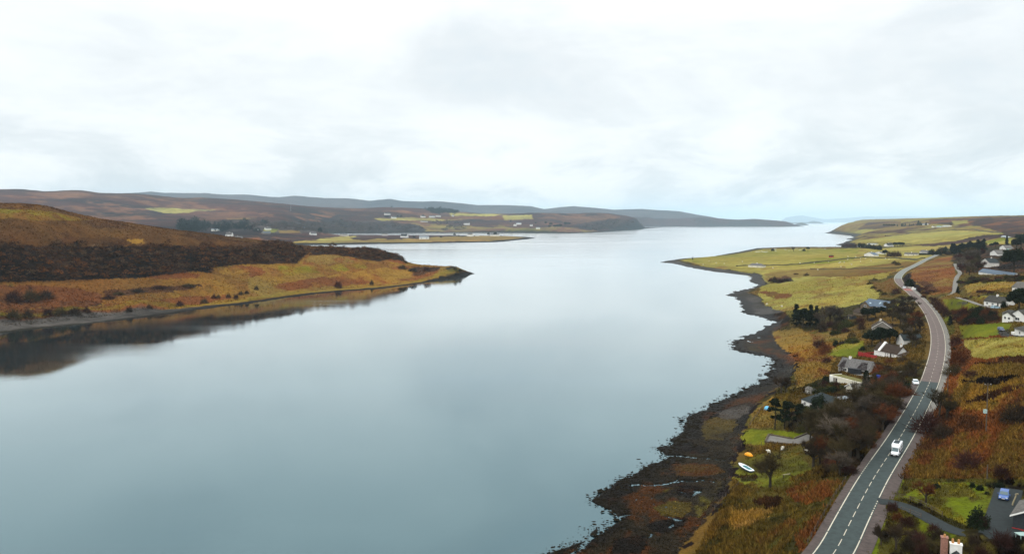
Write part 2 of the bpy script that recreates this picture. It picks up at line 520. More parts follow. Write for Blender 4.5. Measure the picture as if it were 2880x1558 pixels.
class MB:
    """collects polygons for ONE mesh object"""
    def __init__(self): self.v, self.f = [], []

    def poly(self, pts):
        b = len(self.v); self.v += [tuple(q) for q in pts]; self.f.append(tuple(range(b, b + len(pts))))

    def hull(self, ring0, ring1, cap=True):
        b = len(self.v); k = len(ring0)
        self.v += [tuple(q) for q in ring0] + [tuple(q) for q in ring1]
        for i in range(k):
            j = (i + 1) % k
            self.f.append((b + i, b + j, b + k + j, b + k + i))
        if cap:
            self.f.append(tuple(b + i for i in reversed(range(k)))); self.f.append(tuple(b + k + i for i in range(k)))

    def loft(self, rings, cap=True):
        b = len(self.v); k = len(rings[0])
        for r in rings: self.v += [tuple(q) for q in r]
        for s in range(len(rings) - 1):
            for i in range(k):
                j = (i + 1) % k
                self.f.append((b + s * k + i, b + s * k + j, b + (s + 1) * k + j, b + (s + 1) * k + i))
        if cap:
            self.f.append(tuple(b + i for i in reversed(range(k))))
            e = b + (len(rings) - 1) * k
            self.f.append(tuple(e + i for i in range(k)))

    def box(self, x0, y0, z0, x1, y1, z1):
        self.hull([(x0, y0, z0), (x1, y0, z0), (x1, y1, z0), (x0, y1, z0)], [(x0, y0, z1), (x1, y0, z1), (x1, y1, z1), (x0, y1, z1)])

    def slab(self, pts, th):
        p_ = [Vector(q) for q in pts]
        nn = (p_[1] - p_[0]).cross(p_[2] - p_[0]).normalized() * th
        self.hull([q - nn for q in p_], p_)

    def tube(self, a, b, r0, r1, k=5):
        a, b = Vector(a), Vector(b)
        d = (b - a).normalized()
        u = d.orthogonal().normalized(); w = d.cross(u)
        ring = lambda c, r: [c + (u * math.cos(2 * math.pi * i / k) + w * math.sin(2 * math.pi * i / k)) * r for i in range(k)]
        self.hull(ring(a, r0), ring(b, r1))

    def mesh(self, name, mat, smooth=False):
        me = bpy.data.meshes.new(name)
        me.from_pydata(self.v, [], self.f)
        bm = bmesh.new(); bm.from_mesh(me)
        bmesh.ops.recalc_face_normals(bm, faces=bm.faces)
        bm.to_mesh(me); bm.free()
        me.materials.append(mat)
        if smooth: me.polygons.foreach_set('use_smooth', [True] * len(me.polygons))
        return me

    def build(self, name, mat, parent=None, smooth=False):
        return link(name, self.mesh(name, mat, smooth), parent)

# ------------------------------------------------------------------ the road and drives (centre lines)
# left and right edge lines of the road as seen, with the height of the road
ROAD_E = [(1640, 2225, 2318, 12.6), (1558, 2294, 2395, 12.8), (1455, 2354.5, 2441, 13.0), (1343, 2418.6, 2497, 13.1), (1241, 2489.6, 2559.5, 13.2), (1183, 2528, 2590, 13.3),
          (1136, 2557, 2613, 13.4), (1101, 2577, 2628, 13.5), (1073, 2593, 2637.6, 13.7), (1033, 2607, 2648, 14.0), (998, 2616.6, 2655, 14.4),
          (963, 2621, 2656, 14.9), (928, 2618, 2650.5, 15.6), (893, 2605, 2637, 16.4), (870, 2592, 2622.4, 17.0), (846.6, 2573.5, 2601.5, 17.8),
          (823, 2550, 2577, 18.7), (807, 2532, 2555, 19.4), (795, 2519.5, 2541, 20.0), (781.7, 2515, 2536, 20.6), (769, 2521, 2546, 21.2), (758, 2537, 2561, 21.8),
          (749, 2556, 2580.5, 22.3), (739.8, 2576, 2597, 22.9), (730, 2594, 2615, 23.5), (721, 2615, 2636, 24.1), (714, 2632, 2652, 24.0)]


def smooth_line(P, step):
    P = np.array(P, float)
    Q = [P[0]]
    for i in range(len(P) - 1):
        p0, p1, p2, p3 = P[max(i - 1, 0)], P[i], P[i + 1], P[min(i + 2, len(P) - 1)]
        k = max(2, int(np.linalg.norm(p2[:2] - p1[:2]) / step))
        for t_ in np.linspace(0, 1, k + 1)[1:]:
            Q.append(0.5 * (2 * p1 + (p2 - p0) * t_ + (2 * p0 - 5 * p1 + 4 * p2 - p3) * t_ ** 2 + (3 * p1 - p0 - 3 * p2 + p3) * t_ ** 3))
    Q = np.array(Q)
    for _ in range(3):
        Q[1:-1] = 0.25 * Q[:-2] + 0.5 * Q[1:-1] + 0.25 * Q[2:]
    return Q


ROAD = smooth_line([pt_z((a + b) / 2, y, z) for y, a, b, z in ROAD_E], 3.0)
DRIVE = smooth_line([pt_z(px, py, z) for px, py, z in
                     [(2470, 1409, 13.1), (2492, 1410, 13.15), (2512, 1413, 13.2), (2540, 1421, 13.4), (2570, 1434, 13.6), (2605, 1453, 13.8), (2640, 1473, 14.0), (2675, 1489, 14.2), (2710, 1499, 14.4), (2750, 1504, 14.6), (2790, 1503, 14.8), (2830, 1496, 14.9), (2870, 1490, 15)]], 1.5)
YARD = smooth_line([pt_z(px, py, z) for px, py, z in [(2795, 1505, 14.8), (2808, 1470, 14.9), (2818, 1440, 15), (2826, 1415, 15.1), (2832, 1395, 15.2), (2838, 1372, 15.3)]], 1.5)
TRACK = smooth_line([pt_z(px, py, z) for px, py, z in [(2640, 838, 18.5), (2668, 832, 20), (2684, 822, 21), (2686, 805, 22), (2688, 790, 23), (2692, 778, 24), (2700, 768, 25), (2692, 756, 26), (2686, 742, 27)]], 4)
LANE = smooth_line([pt_z(px, py, z) for px, py, z in [(2690, 836, 24), (2708, 841, 25.5), (2730, 848, 27), (2752, 856, 28), (2775, 862, 28.8), (2800, 867, 29)]], 3)
LAYBY = smooth_line([pt_z(px, py, z) for px, py, z in [(2545, 1132, 13.4), (2562, 1110, 13.4), (2577, 1088, 13.5), (2588, 1070, 13.6)]], 2)
COURT = smooth_line([pt_z(px, py, z) for px, py, z in [(2410, 1052, 8.2), (2440, 1056, 8.6), (2462, 1060, 9.0), (2480, 1062, 9.6), (2510, 1052, 10.6), (2550, 1043, 12.2)]], 2)
FLAT = [(ROAD, 5.6, 9.0), (DRIVE, 1.9, 3.0), (YARD, 2.7, 3.0), (TRACK, 2.2, 5.0), (LANE, 2.0, 4.0), (LAYBY, 2.2, 2.0), (COURT, 2.5, 3.0)]

# ------------------------------------------------------------------ land: heights
SHORE_R = [(1400, 1750), (1470, 1640), (1548, 1558), (1599, 1537), (1655, 1504), (1722, 1453), (1700, 1428), (1655, 1409), (1690, 1390), (1710, 1375), (1745, 1352), (1778, 1336), (1800, 1320), (1817, 1308), (1850, 1296), (1880, 1284), (1868, 1276), (1852, 1270), (1839, 1263), (1845, 1258),
           (1870, 1256), (1895, 1248), (1900, 1236), (1912, 1212), (1924, 1190), (1945, 1170), (1985, 1146), (2020, 1126), (2079, 1100), (2120, 1080), (2146, 1068), (2165, 1048), (2176, 1034), (2168, 1018), (2146, 1004),
           (2102, 994), (2076, 989), (2063, 978), (2058, 968), (2066, 957), (2085, 948), (2102, 941), (2146, 926), (2164, 912), (2174, 906), (2157, 898), (2130, 891), (2106, 885),
           (2092, 880), (2085, 859), (2080, 847), (2064, 836), (2042, 831), (2054, 825), (2066, 820), (2092, 815), (2118, 809), (2134, 802), (2120, 797), (2112, 793), (2108, 789), (2115, 780), (2101, 774), (2060, 770),
           (2013, 765), (1948, 754), (1892, 741), (1854, 738), (1880, 733)]
SHORE_R_FAR = [(1920, 727), (2000, 722), (2080, 708), (2130, 698), (2230, 694), (2310, 694.5), (2372, 694), (2362, 690.5), (2349, 688.5), (2369, 684), (2380, 679), (2398, 675), (2377, 672.8), (2403, 668), (2392, 663.5), (2360, 659.5), (2318, 655.5), (2335, 652), (2375, 647), (2430, 643)]
CO_R = [pt_z(a, b)[:2] for a, b in SHORE_R + SHORE_R_FAR] + [(3900, 9000), (7500, 9000), (200, 40), (-5, 60)]
HZ_R = [(1560, 1600, .7), (1700, 1520, .8), (1850, 1400, .9), (1780, 1450, .8), (1800, 1380, .8), (1880, 1320, .8), (1900, 1500, 1.0), (1950, 1300, .9), (1960, 1210, 1.0), (2040, 1160, 1.1), (2100, 1130, 1.4), (2150, 1090, 1.2), (2200, 1050, 1.5), (2180, 1000, 1.2), (2120, 970, 1.0),
        (1900, 1558, 1.2), (1990, 1558, 2.4), (1980, 1480, 1.6), (2030, 1400, 1.7), (2060, 1340, 1.8), (2075, 1290, 1.7), (2060, 1480, 3.6), (2150, 1500, 6.2), (2120, 1420, 4.0), (2170, 1370, 3.6), (2250, 1420, 7.0), (2200, 1558, 8.8), (2280, 1480, 10.6),
        (2130, 1320, 2.3), (2210, 1235, 3.0), (2130, 1240, 2.2), (2200, 1300, 3.5), (2290, 1340, 7.0), (2380, 1330, 10.0), (2150, 1180, 2.3), (2200, 1130, 2.5), (2250, 1190, 4.0), (2320, 1200, 6.5), (2400, 1250, 9.0), (2300, 1145, 5.2), (2360, 1150, 6.4), (2450, 1160, 10.2),
        (2250, 1040, 3.2), (2330, 1072, 6.0), (2400, 1052, 8.0), (2360, 1000, 7.5), (2260, 980, 3.0), (2320, 930, 5.8), (2480, 1080, 10.0), (2540, 1100, 12.2), (2510, 1005, 10.5), (2560, 920, 13.0), (2480, 930, 11.5), (2200, 955, 1.7), (2170, 930, 1.0), (2250, 905, 5.6), (2300, 900, 7.5),
        (2160, 850, 2.2), (2120, 850, 1.0), (2200, 830, 6.5), (2300, 800, 11.5), (2400, 830, 13.5), (2460, 868, 14.0), (2450, 790, 17.0), (2350, 760, 11.5), (2250, 745, 8.5), (2140, 760, 4.0), (2040, 758, 2.2), (1950, 745, 2.0), (1900, 738, 1.4), (1990, 735, 4.0), (2100, 728, 7.0), (2110, 745, 6.2), (2230, 714, 9.0), (2340, 708, 10.5),
        (2440, 724, 13.5), (2560, 722, 16.0), (2500, 745, 18.0), (2180, 800, 5.0),
        (2640, 1300, 14.4), (2750, 1250, 17.8), (2860, 1180, 22.0), (2870, 1320, 17.3), (2800, 1080, 25.0), (2870, 1020, 28.0), (2700, 1060, 17.5), (2700, 1000, 19.0), (2790, 985, 24.5), (2700, 1480, 14.0), (2860, 1490, 15.2), (2700, 1400, 14.5), (2860, 1400, 16.0), (2500, 1520, 12.4), (2700, 1580, 12.6), (2880, 1600, 13.0), (2600, 1400, 13.8),
        (2700, 930, 21.0), (2857, 943, 25.0), (2800, 915, 24.5), (2840, 905, 26.5), (2720, 880, 23.0), (2800, 862, 28.6), (2740, 850, 27.0), (2860, 822, 31.0), (2680, 860, 20.0), (2760, 810, 28.5), (2620, 800, 20.5), (2610, 760, 23.0), (2700, 775, 25.0), (2800, 774, 29.5), (2870, 770, 31.0),
        (2680, 730, 25.5), (2790, 750, 29.5), (2800, 718, 32.0), (2830, 702, 35.0), (2740, 700, 27.0), (2870, 700, 38.0), (2570, 707, 12.5), (2450, 705, 11.5), (2420, 694, 11.0), (2505, 693, 11.5), (2600, 695, 14.0), (2640, 690, 16.0)]
HD_R = [(2446, 627, 5000), (2407, 636, 4600), (2489, 626.5, 4600), (2560, 624, 4200), (2611, 619, 4000), (2690, 619.5, 3800), (2746, 613.5, 3600), (2839, 612.5, 3400), (2960, 611, 3300), (2500, 664, 2600), (2600, 652, 2900), (2560, 682, 2150), (2460, 672, 2350), (2440, 652, 3400), (2520, 640, 3700),
        (2640, 637, 3200), (2700, 640, 2900), (2830, 640, 2500), (2700, 665, 2200), (2750, 680, 1750), (2825, 666, 1700), (2880, 655, 1800), (2370, 650, 4200), (2390, 690, 2250), (2950, 640, 2300)]
PT_R = [pt_z(a, b, z) for a, b, z in HZ_R] + [pt_d(a, b, d) for a, b, d in HD_R]
PT_R += [(90, 60, 11), (40, 100, 5), (150, 80, 12), (5200, 6500, 90), (2200, 6500, 70), (4200, 5000, 100), (2800, 3200, 95), (400, 300, 30), (700, 600, 36), (-5, 120, .8)]
T_R = TPS(PT_R)

POOLS = [zz(1780, 1250, 4.293, q) for q in (
    [(725, 545), (830, 545), (825, 575), (770, 590), (745, 620), (712, 615), (735, 580)], [(340, 855), (430, 845), (520, 870), (600, 885), (590, 908), (510, 908), (460, 880)],
    [(425, 998), (485, 925), (505, 935), (495, 970), (445, 1010)], [(280, 800), (390, 818), (400, 834), (300, 818)], [(380, 738), (422, 728), (428, 748), (390, 758)], [(238, 698), (267, 698), (274, 722), (255, 728)],
    [(555, 550), (600, 555), (660, 578), (655, 592), (590, 575)], [(20, 650), (60, 630), (65, 640), (30, 668)], [(90, 650), (125, 628), (130, 636), (100, 655)], [(195, 645), (230, 625), (232, 645), (205, 658)])]
STREAMS = [(zz(1780, 1250, 4.293, q), w) for q, w in (
    ([(330, 105), (420, 118), (600, 125), (720, 140), (850, 150), (980, 165), (1090, 180)], .8), ([(-20, 470), (100, 462), (230, 470), (350, 465), (460, 445), (560, 440), (640, 425), (760, 428), (900, 420), (980, 425)], .65),
    ([(20, 1020), (110, 1030), (200, 1045), (235, 1070), (200, 1110), (130, 1105)], .35), ([(200, 545), (260, 540)], .4), ([(590, 380), (560, 420), (480, 445)], .35))]
STREAMS += [(zz(1540, 1380, 7.156, q), w) for q, w in (([(420, 1240), (620, 1130), (800, 1010), (930, 900), (1030, 830), (1150, 690), (1200, 650)], .7), ([(1100, 800), (1250, 700), (1400, 580), (1480, 490), (1620, 440)], .6), ([(1400, 730), (1500, 720)], .4))]


PAD = [(2152, 1243), (2162, 1222), (2226, 1234), (2233, 1234), (2270, 1219), (2295, 1232), (2280, 1246), (2230, 1250)]


def nearest_on(line, x, y):
    out = np.full(x.shape, 1e9); zi = np.zeros(x.shape)
    for s in range(0, len(x), 20000):
        sl = slice(s, s + 20000)
        d = (x[sl, None] - line[None, :, 0]) ** 2 + (y[sl, None] - line[None, :, 1]) ** 2
        k = d.argmin(1)
        out[sl] = np.sqrt(d[np.arange(len(k)), k]); zi[sl] = line[k, 2]
    return out, zi


def coast_sd(poly, x, y, rough):
    d = seg_dist(poly, x, y)
    ins = inside(poly, x, y)
    sd = np.where(ins, d, -d)
    return sd + (fbm(x, y, 9, 3, 5) * 5 + fbm(x, y, 2.0, 2, 9) * 2.6) * rough


def h_right(x, y):
    sd = coast_sd(CO_R, x, y, np.clip(1.25 - (y - 200) / 900, 0.35, 1.0) * np.clip(y / 260, .6, 3))
    Wd = 3 + 0.02 * y
    zt = np.clip(T_R(x, y), 0.35, 130)
    inl = sstep(1.4, 4.0, zt)
    zt = zt * (.3 + .7 * sstep(1.2, 2.6, zt))
    rel = fbm(x, y, 34, 3, 21) * 2.0 + fbm(x, y, 7, 3, 22) * 0.9 + (fbm(x, y, 1.6, 2, 23)) * 0.45
    far = sstep(900, 2200, y)
    rel = rel * (1 + far) + far * (fbm(x, y, 260, 4, 24) * 12 + np.abs(fbm(x, y, 90, 3, 25)) * -5)
    shore = fbm(x, y, 9, 3, 31) * 0.42 + fbm(x, y, 1.7, 2, 33) * 0.26
    z = zt + rel * inl * 0.75 + shore * (1 - inl)
    z = np.maximum(z, -.1)
    ramp_ = sstep(0, 1, sd / Wd)
    z = z * ramp_ + 0.22 * (sstep(0, .6, sd)) * (1 - ramp_)
    z = np.where(sd > 0, z, np.maximum(-0.25 + sd * 0.12, -2.5))
    px, py = project(x, y, z)
    near = (y < 330) & (sd > 0)
    for q in POOLS:
        z = np.where(inside(q, px + fbm(x, y, 3, 2, 41) * 6, py + fbm(x, y, 3, 2, 42) * 4) & near, -0.06, z)
    for q, w in STREAMS:
        wl_ = np.array([pt_z(a, b, .4)[:2] for a, b in q])
        m_ = np.where(near)[0]
        if len(m_):
            d = seg_dist(wl_, x[m_] + fbm(x[m_], y[m_], 5, 2, 43) * 2.4, y[m_] + fbm(x[m_], y[m_], 5, 2, 44) * 2.4, False)
            z[m_] = np.where(d < w, -0.06, z[m_])
    q = np.array([pt_z(a, b_, 3.0)[:2] for a, b_ in PAD])
    m_ = np.where(near & (np.abs(x - q[:, 0].mean()) < 40) & (np.abs(y - q[:, 1].mean()) < 40))[0]
    if len(m_):
        d = np.where(inside(q, x[m_], y[m_]), 0, seg_dist(q, x[m_], y[m_]))
        w = sstep(1.0, 5.0, d); z[m_] = 2.9 * (1 - w) + z[m_] * w
    for line, hw, soft in FLAT:
        lo, hi = line[:, :2].min(0) - hw - soft, line[:, :2].max(0) + hw + soft
        m_ = np.where((x > lo[0]) & (x < hi[0]) & (y > lo[1]) & (y < hi[1]))[0]
        if len(m_):
            d, zr = nearest_on(line, x[m_], y[m_])
            w = sstep(hw, hw + soft, d)
            z[m_] = (zr - 0.10) * (1 - w) + z[m_] * w
    return z, sd


SHORE_L = [(-420, 1000), (-150, 958), (0, 936), (155, 919), (258, 909), (353, 898), (462, 885), (571, 868), (700, 853), (817, 836), (890, 826), (972, 818), (1080, 811), (1162, 800), (1243, 788), (1311, 777), (1336, 770)]
CO_L = [pt_z(a, b)[:2] for a, b in SHORE_L] + [pt_d(px, 740, d)[:2] for px, d in [(1322, 1090), (1300, 1100), (1250, 1110), (1180, 1115), (1130, 1150), (1060, 1240), (960, 1350), (800, 1480), (600, 1700), (300, 1900), (-700, 2000)]] + [(-900, 520)]
HD_L = [(0, 880, 545), (0, 792, 640), (0, 690, 700), (0, 640, 770), (0, 594, 860), (136, 595, 860), (200, 608, 880), (245, 619.6, 900), (353, 634, 950), (470, 646, 1010), (563, 656, 1050), (633, 668, 1090), (691, 675, 1120), (773, 685, 1150), (852, 695.5, 1170), (958, 697.5, 1150), (1026, 702.5, 1110), (1078, 708, 1080), (1105, 715, 1060), (1135, 730, 1040), (1150, 742, 1045), (1200, 744.5, 1050), (1238, 746.5, 1045), (1276, 748.5, 1050), (1300, 758, 1055),
        (-300, 700, 640), (-300, 600, 800), (-300, 840, 540), (120, 792, 655), (120, 690, 720), (200, 870, 575), (235, 788, 690), (235, 693, 760), (400, 784, 730), (400, 690, 800), (400, 850, 630), (550, 765, 800), (550, 700, 860), (650, 745, 870), (650, 700, 930), (700, 810, 760), (780, 745, 920), (800, 708, 1010), (900, 790, 850), (900, 740, 950), (900, 715, 1020), (1000, 790, 870), (1010, 738, 950), (1010, 712, 1030), (1100, 780, 910), (1100, 750, 970), (1105, 728, 1020), (1200, 775, 950), (1200, 757, 1000), (1270, 766, 985), (1290, 752.5, 1035)]
_sd = np.array([(a, pt_z(a, b)[1]) for a, b in SHORE_L])
_rf = lambda a: np.interp(a, [-300, 0, 245, 516, 700, 850, 1000, 1100], [.73, .73, .82, .76, .66, .64, .8, 1.0])
HD_L = [(a, b, np.interp(a, _sd[:, 0], _sd[:, 1]) + (d - np.interp(a, _sd[:, 0], _sd[:, 1])) * _rf(a)) for a, b, d in HD_L]
PT_L = [pt_d(a, b, d) for a, b, d in HD_L] + [pt_d(px, 700, d)[:2] + (z,) for px, d, z in [(0, 1200, 70), (-300, 1200, 80), (300, 1250, 60), (600, 1350, 40), (850, 1300, 24), (1000, 1230, 22), (1100, 1130, 16), (1250, 1085, 7), (0, 1700, 50), (600, 1600, 25)]]
T_L = TPS(PT_L)


def h_left(x, y):
    sd = coast_sd(CO_L, x, y, 1.3)
    zt = np.clip(T_L(x, y), 0.4, 120)
    inl = sstep(2.0, 8.0, zt)
    rel = fbm(x, y, 60, 4, 51) * 4.0 + fbm(x, y, 14, 3, 52) * 1.6 + fbm(x, y, 4, 2, 53) * 0.7
    z = zt + rel * inl
    ramp_ = sstep(0, 1, sd / (12 + 30 * (1 - sstep(-312, -225, x))))
    z = np.maximum(z, .2) * ramp_ + 0.5 * sstep(0, 1.5, sd) * (1 - ramp_)
    return np.where(sd > 0, z, np.maximum(-0.3 + sd * 0.1, -2.5)), sd


SHORE_M = [(1300, 682.6), (1396, 681), (1440, 677), (1482, 673), (1505, 670), (1480, 667.2), (1459, 666.3), (1412, 664.2), (1300, 663.2), (1180, 662.8), (1050, 662), (950, 661.3), (905, 659.8), (905, 658), (950, 657.0), (1100, 655.8), (1400, 655.2), (1520, 656), (1610, 656.6), (1660, 655), (1698, 653), (1763, 648), (1800, 645.5), (1826, 642.5)]
CO_M = [pt_z(a, b)[:2] for a, b in [(-700, 705), (400, 700), (700, 692), (852, 689.2), (972, 687.6), (1162, 685)] + SHORE_M] + [(1900, 9800), (-9000, 9800), (-4200, 1850)]
HD_M = [(-400, 530, 6000), (0, 534, 6000), (60, 533, 6000), (136, 538.5, 6000), (223, 534.5, 6000), (285, 544, 6000), (348, 545.5, 6100), (435, 551.5, 6300), (481, 559.5, 6500), (575, 558.5, 6800), (656, 563, 6800), (773, 575, 6700), (866, 582.5, 6500), (959, 586.5, 6500), (1000, 588, 6500), (1098, 584, 6500), (1180, 590, 6500), (1273, 597.5, 6500), (1366, 602, 6500), (1430, 602.5, 6500), (1505, 600.5, 6500), (1560, 602, 6500), (1633, 606, 6600), (1656, 602, 6700), (1700, 603, 6800), (1726, 605, 6900), (1763, 609, 7000), (1785, 617, 7150), (1803, 628, 7350), (1815, 636, 7550),
        (0, 585, 4200), (200, 598, 4200), (400, 592, 4600), (500, 612, 4200), (620, 600, 4900), (800, 605, 4700), (1000, 620, 5200), (1200, 625, 5500), (1200, 610, 5900), (1450, 628, 5500), (1300, 642, 5150), (1420, 615, 5900), (1600, 635, 5300), (1720, 638, 5900), (1600, 618, 6000), (900, 640, 4500), (1000, 645, 4800), (1180, 645, 4950),
        (600, 668, 2500), (680, 673, 2350), (780, 684, 2280), (900, 675, 2600), (700, 652, 3000), (850, 648, 3500), (600, 632, 3700), (430, 642, 3000), (500, 650, 2700), (300, 625, 3400), (1000, 676, 2650), (1130, 674, 2800), (1100, 666, 3300), (1240, 672, 2900), (1300, 666, 3250), (1390, 668, 3200), (1440, 669, 3180), (900, 664, 3300), (200, 640, 2700)]
T_M = TPS([pt_d(a, b, d) for a, b, d in HD_M] + [pt_d(px, 600, 9000)[:2] + (z,) for px, z in [(-300, 180), (200, 180), (600, 170), (1000, 120), (1300, 80), (1600, 60), (1750, 30)]])


def h_moor(x, y):
    sd = coast_sd(CO_M, x, y, 2.0)
    zt = np.clip(T_M(x, y), 1.0, 330)
    inl = sstep(8, 30, zt)
    rel = fbm(x, y, 700, 5, 61) * 34 * inl * sstep(3800, 5200, y) + (fbm(x, y, 160, 4, 62) * 9) * inl + fbm(x, y, 40, 3, 63) * 3.5 * sstep(3, 9, zt)
    z = zt + rel
    ramp_ = sstep(0, 1, sd / 45.0)
    z = np.maximum(z, .8) * ramp_ + 2.0 * sstep(0, 6, sd) * (1 - ramp_)
    return np.where(sd > 0, z, np.maximum(-0.3 + sd * 0.05, -2.5)), sd


def ridge_h(prof, d0, dr, d1):
    pr = np.array([(pt_d(a, b, dr)[0] / dr, pt_d(a, b, dr)[2]) for a, b in prof])

    def f(x, y):
        a = x / y
        zr = np.interp(a, pr[:, 0], pr[:, 1])
        u = np.where(y < dr, (y - d0) / (dr - d0), 1 - (y - dr) / (d1 - dr) * .9)
        prof_ = np.sin(np.clip(u, 0, 1) * math.pi / 2)
        wv_ = (dr - d0) * .6
        rel = fbm(x, y, wv_, 5, 71) * zr * 0.45 * np.clip(1 - np.abs(u - .5) * 1.6, 0, 1)
        z = zr * prof_ + rel
        return np.where((zr > 1) & (u > 0.004), np.maximum(z, .2), -1.0), np.full(x.shape, 50.0)
    return f


# ------------------------------------------------------------------ land: colours (albedo, plus some haze tint in the far hills)
K = {'field': (186, 172, 84), 'field2': (162, 150, 66), 'lawn': (116, 126, 22), 'lawn2': (136, 136, 32), 'dry': (150, 122, 60), 'dry2': (126, 98, 42), 'gold': (168, 128, 50), 'rust': (148, 88, 43), 'rust2': (126, 77, 39), 'rustd': (98, 63, 36), 'slope': (104, 70, 32), 'slope2': (124, 86, 38), 'slope3': (86, 56, 27), 'goldg': (142, 98, 42),
     'heather': (60, 40, 28), 'dark': (32, 23, 15), 'peat': (34, 21, 14), 'olive': (98, 90, 34), 'olived': (64, 58, 22), 'kelp': (28, 22, 13), 'kelpo': (84, 48, 14), 'kelpy': (92, 78, 28), 'shingle': (92, 86, 80), 'mud': (52, 44, 29),
     'grey': (84, 82, 78), 'scrub': (72, 48, 31), 'yelgreen': (144, 132, 32), 'tan': (176, 140, 78), 'moor': (82, 47, 40), 'moor2': (40, 28, 30), 'moorl': (124, 84, 58), 'hillhazea': (66, 66, 74), 'hillhazeb': (92, 84, 86), 'wood': (92, 80, 76), 'asph': (58, 62, 60), 'palegreen': (156, 150, 92), 'rock': (46, 42, 38)}  # far hills: heather made paler and bluer, distance haze put into it
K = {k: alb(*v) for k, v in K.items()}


def paint(x, y, z, sd, base, zones, warp=5.0, wave=34):
    """ground cover: base colours mixed by noise, then patches of other cover with ragged outlines"""
    px, py = project(x, y, z)
    jx = (fbm(px, py * 3.0, wave, 5, 81, .72) * 3.2) * warp * 2.6
    jy = (fbm(px, py * 3.0, wave, 5, 82, .72) * 3.2) * warp
    u, w = x / y * 200.0, np.log(y) * 200.0
    nA = fbm(u, w, 22, 5, 83, .62)
    nB = fbm(u + 50, w * 0.6, 5, 4, 84, .65)
    nC = fbm(u - 90, w * .8, 60, 3, 85)
    def mixc(cols):
        if len(cols) == 1: return np.broadcast_to(K[cols[0]], (len(x), 3))
        a = sstep(-.16, .16, nA + .35 * nB)[:, None]
        r = K[cols[0]] * (1 - a) + K[cols[1]] * a
        if len(cols) > 2:
            b_ = sstep(-.02, .22, nB + .5 * nC)[:, None]
            r = r * (1 - b_) + K[cols[2]] * b_
        return r
    col = np.array(mixc(base))
    for poly, cols, wp in zones:
        mk = inside(poly, px + jx * wp, py + jy * wp)
        if mk.any(): col[mk] = mixc(cols)[mk]
    col = col * (1 + .55 * fbm(u, w, 1.7, 3, 86, .7) + .35 * nB)[:, None]
    hue = fbm(u, w, 14, 3, 87)[:, None]
    col = col * (1 + hue * np.array([.25, 0.0, -.2]))
    return np.clip(col, .002, .9)


z1 = lambda q: zz(2280, 1250, 4.293, q)
z2 = lambda q: zz(2280, 950, 4.293, q)
z3 = lambda q: zz(2280, 800, 4.293, q)
z4 = lambda q: zz(2280, 600, 4.293, q)
z5 = lambda q: zz(1780, 1250, 4.293, q)
z6 = lambda q: zz(1780, 950, 4.293, q)
z7 = lambda q: zz(1780, 640, 4.293, q)
BANK = [(1896, 1575), (1915, 1540), (1950, 1505), (1983, 1462), (2010, 1428), (2034, 1392), (2048, 1362), (2062, 1330), (2058, 1300), (2080, 1262), (2088, 1230), (2096, 1190), (2112, 1152), (2143, 1118), (2171, 1100), (2205, 1080), (2223, 1062), (2240, 1040), (2238, 1012), (2218, 992), (2190, 972), (2176, 950),
        (2178, 930), (2215, 918), (2222, 896), (2204, 875), (2171, 867), (2146, 857), (2139, 838), (2106, 824), (2112, 813), (2140, 803), (2153, 800), (2148, 784), (2143, 772), (2083, 765), (2013, 754), (1943, 745), (1906, 735)]
SHOREZ = [(1400, 1700)] + [(a - 14, b) for a, b in SHORE_R[1:-1]] + BANK[::-1] + [(1890, 1700)]
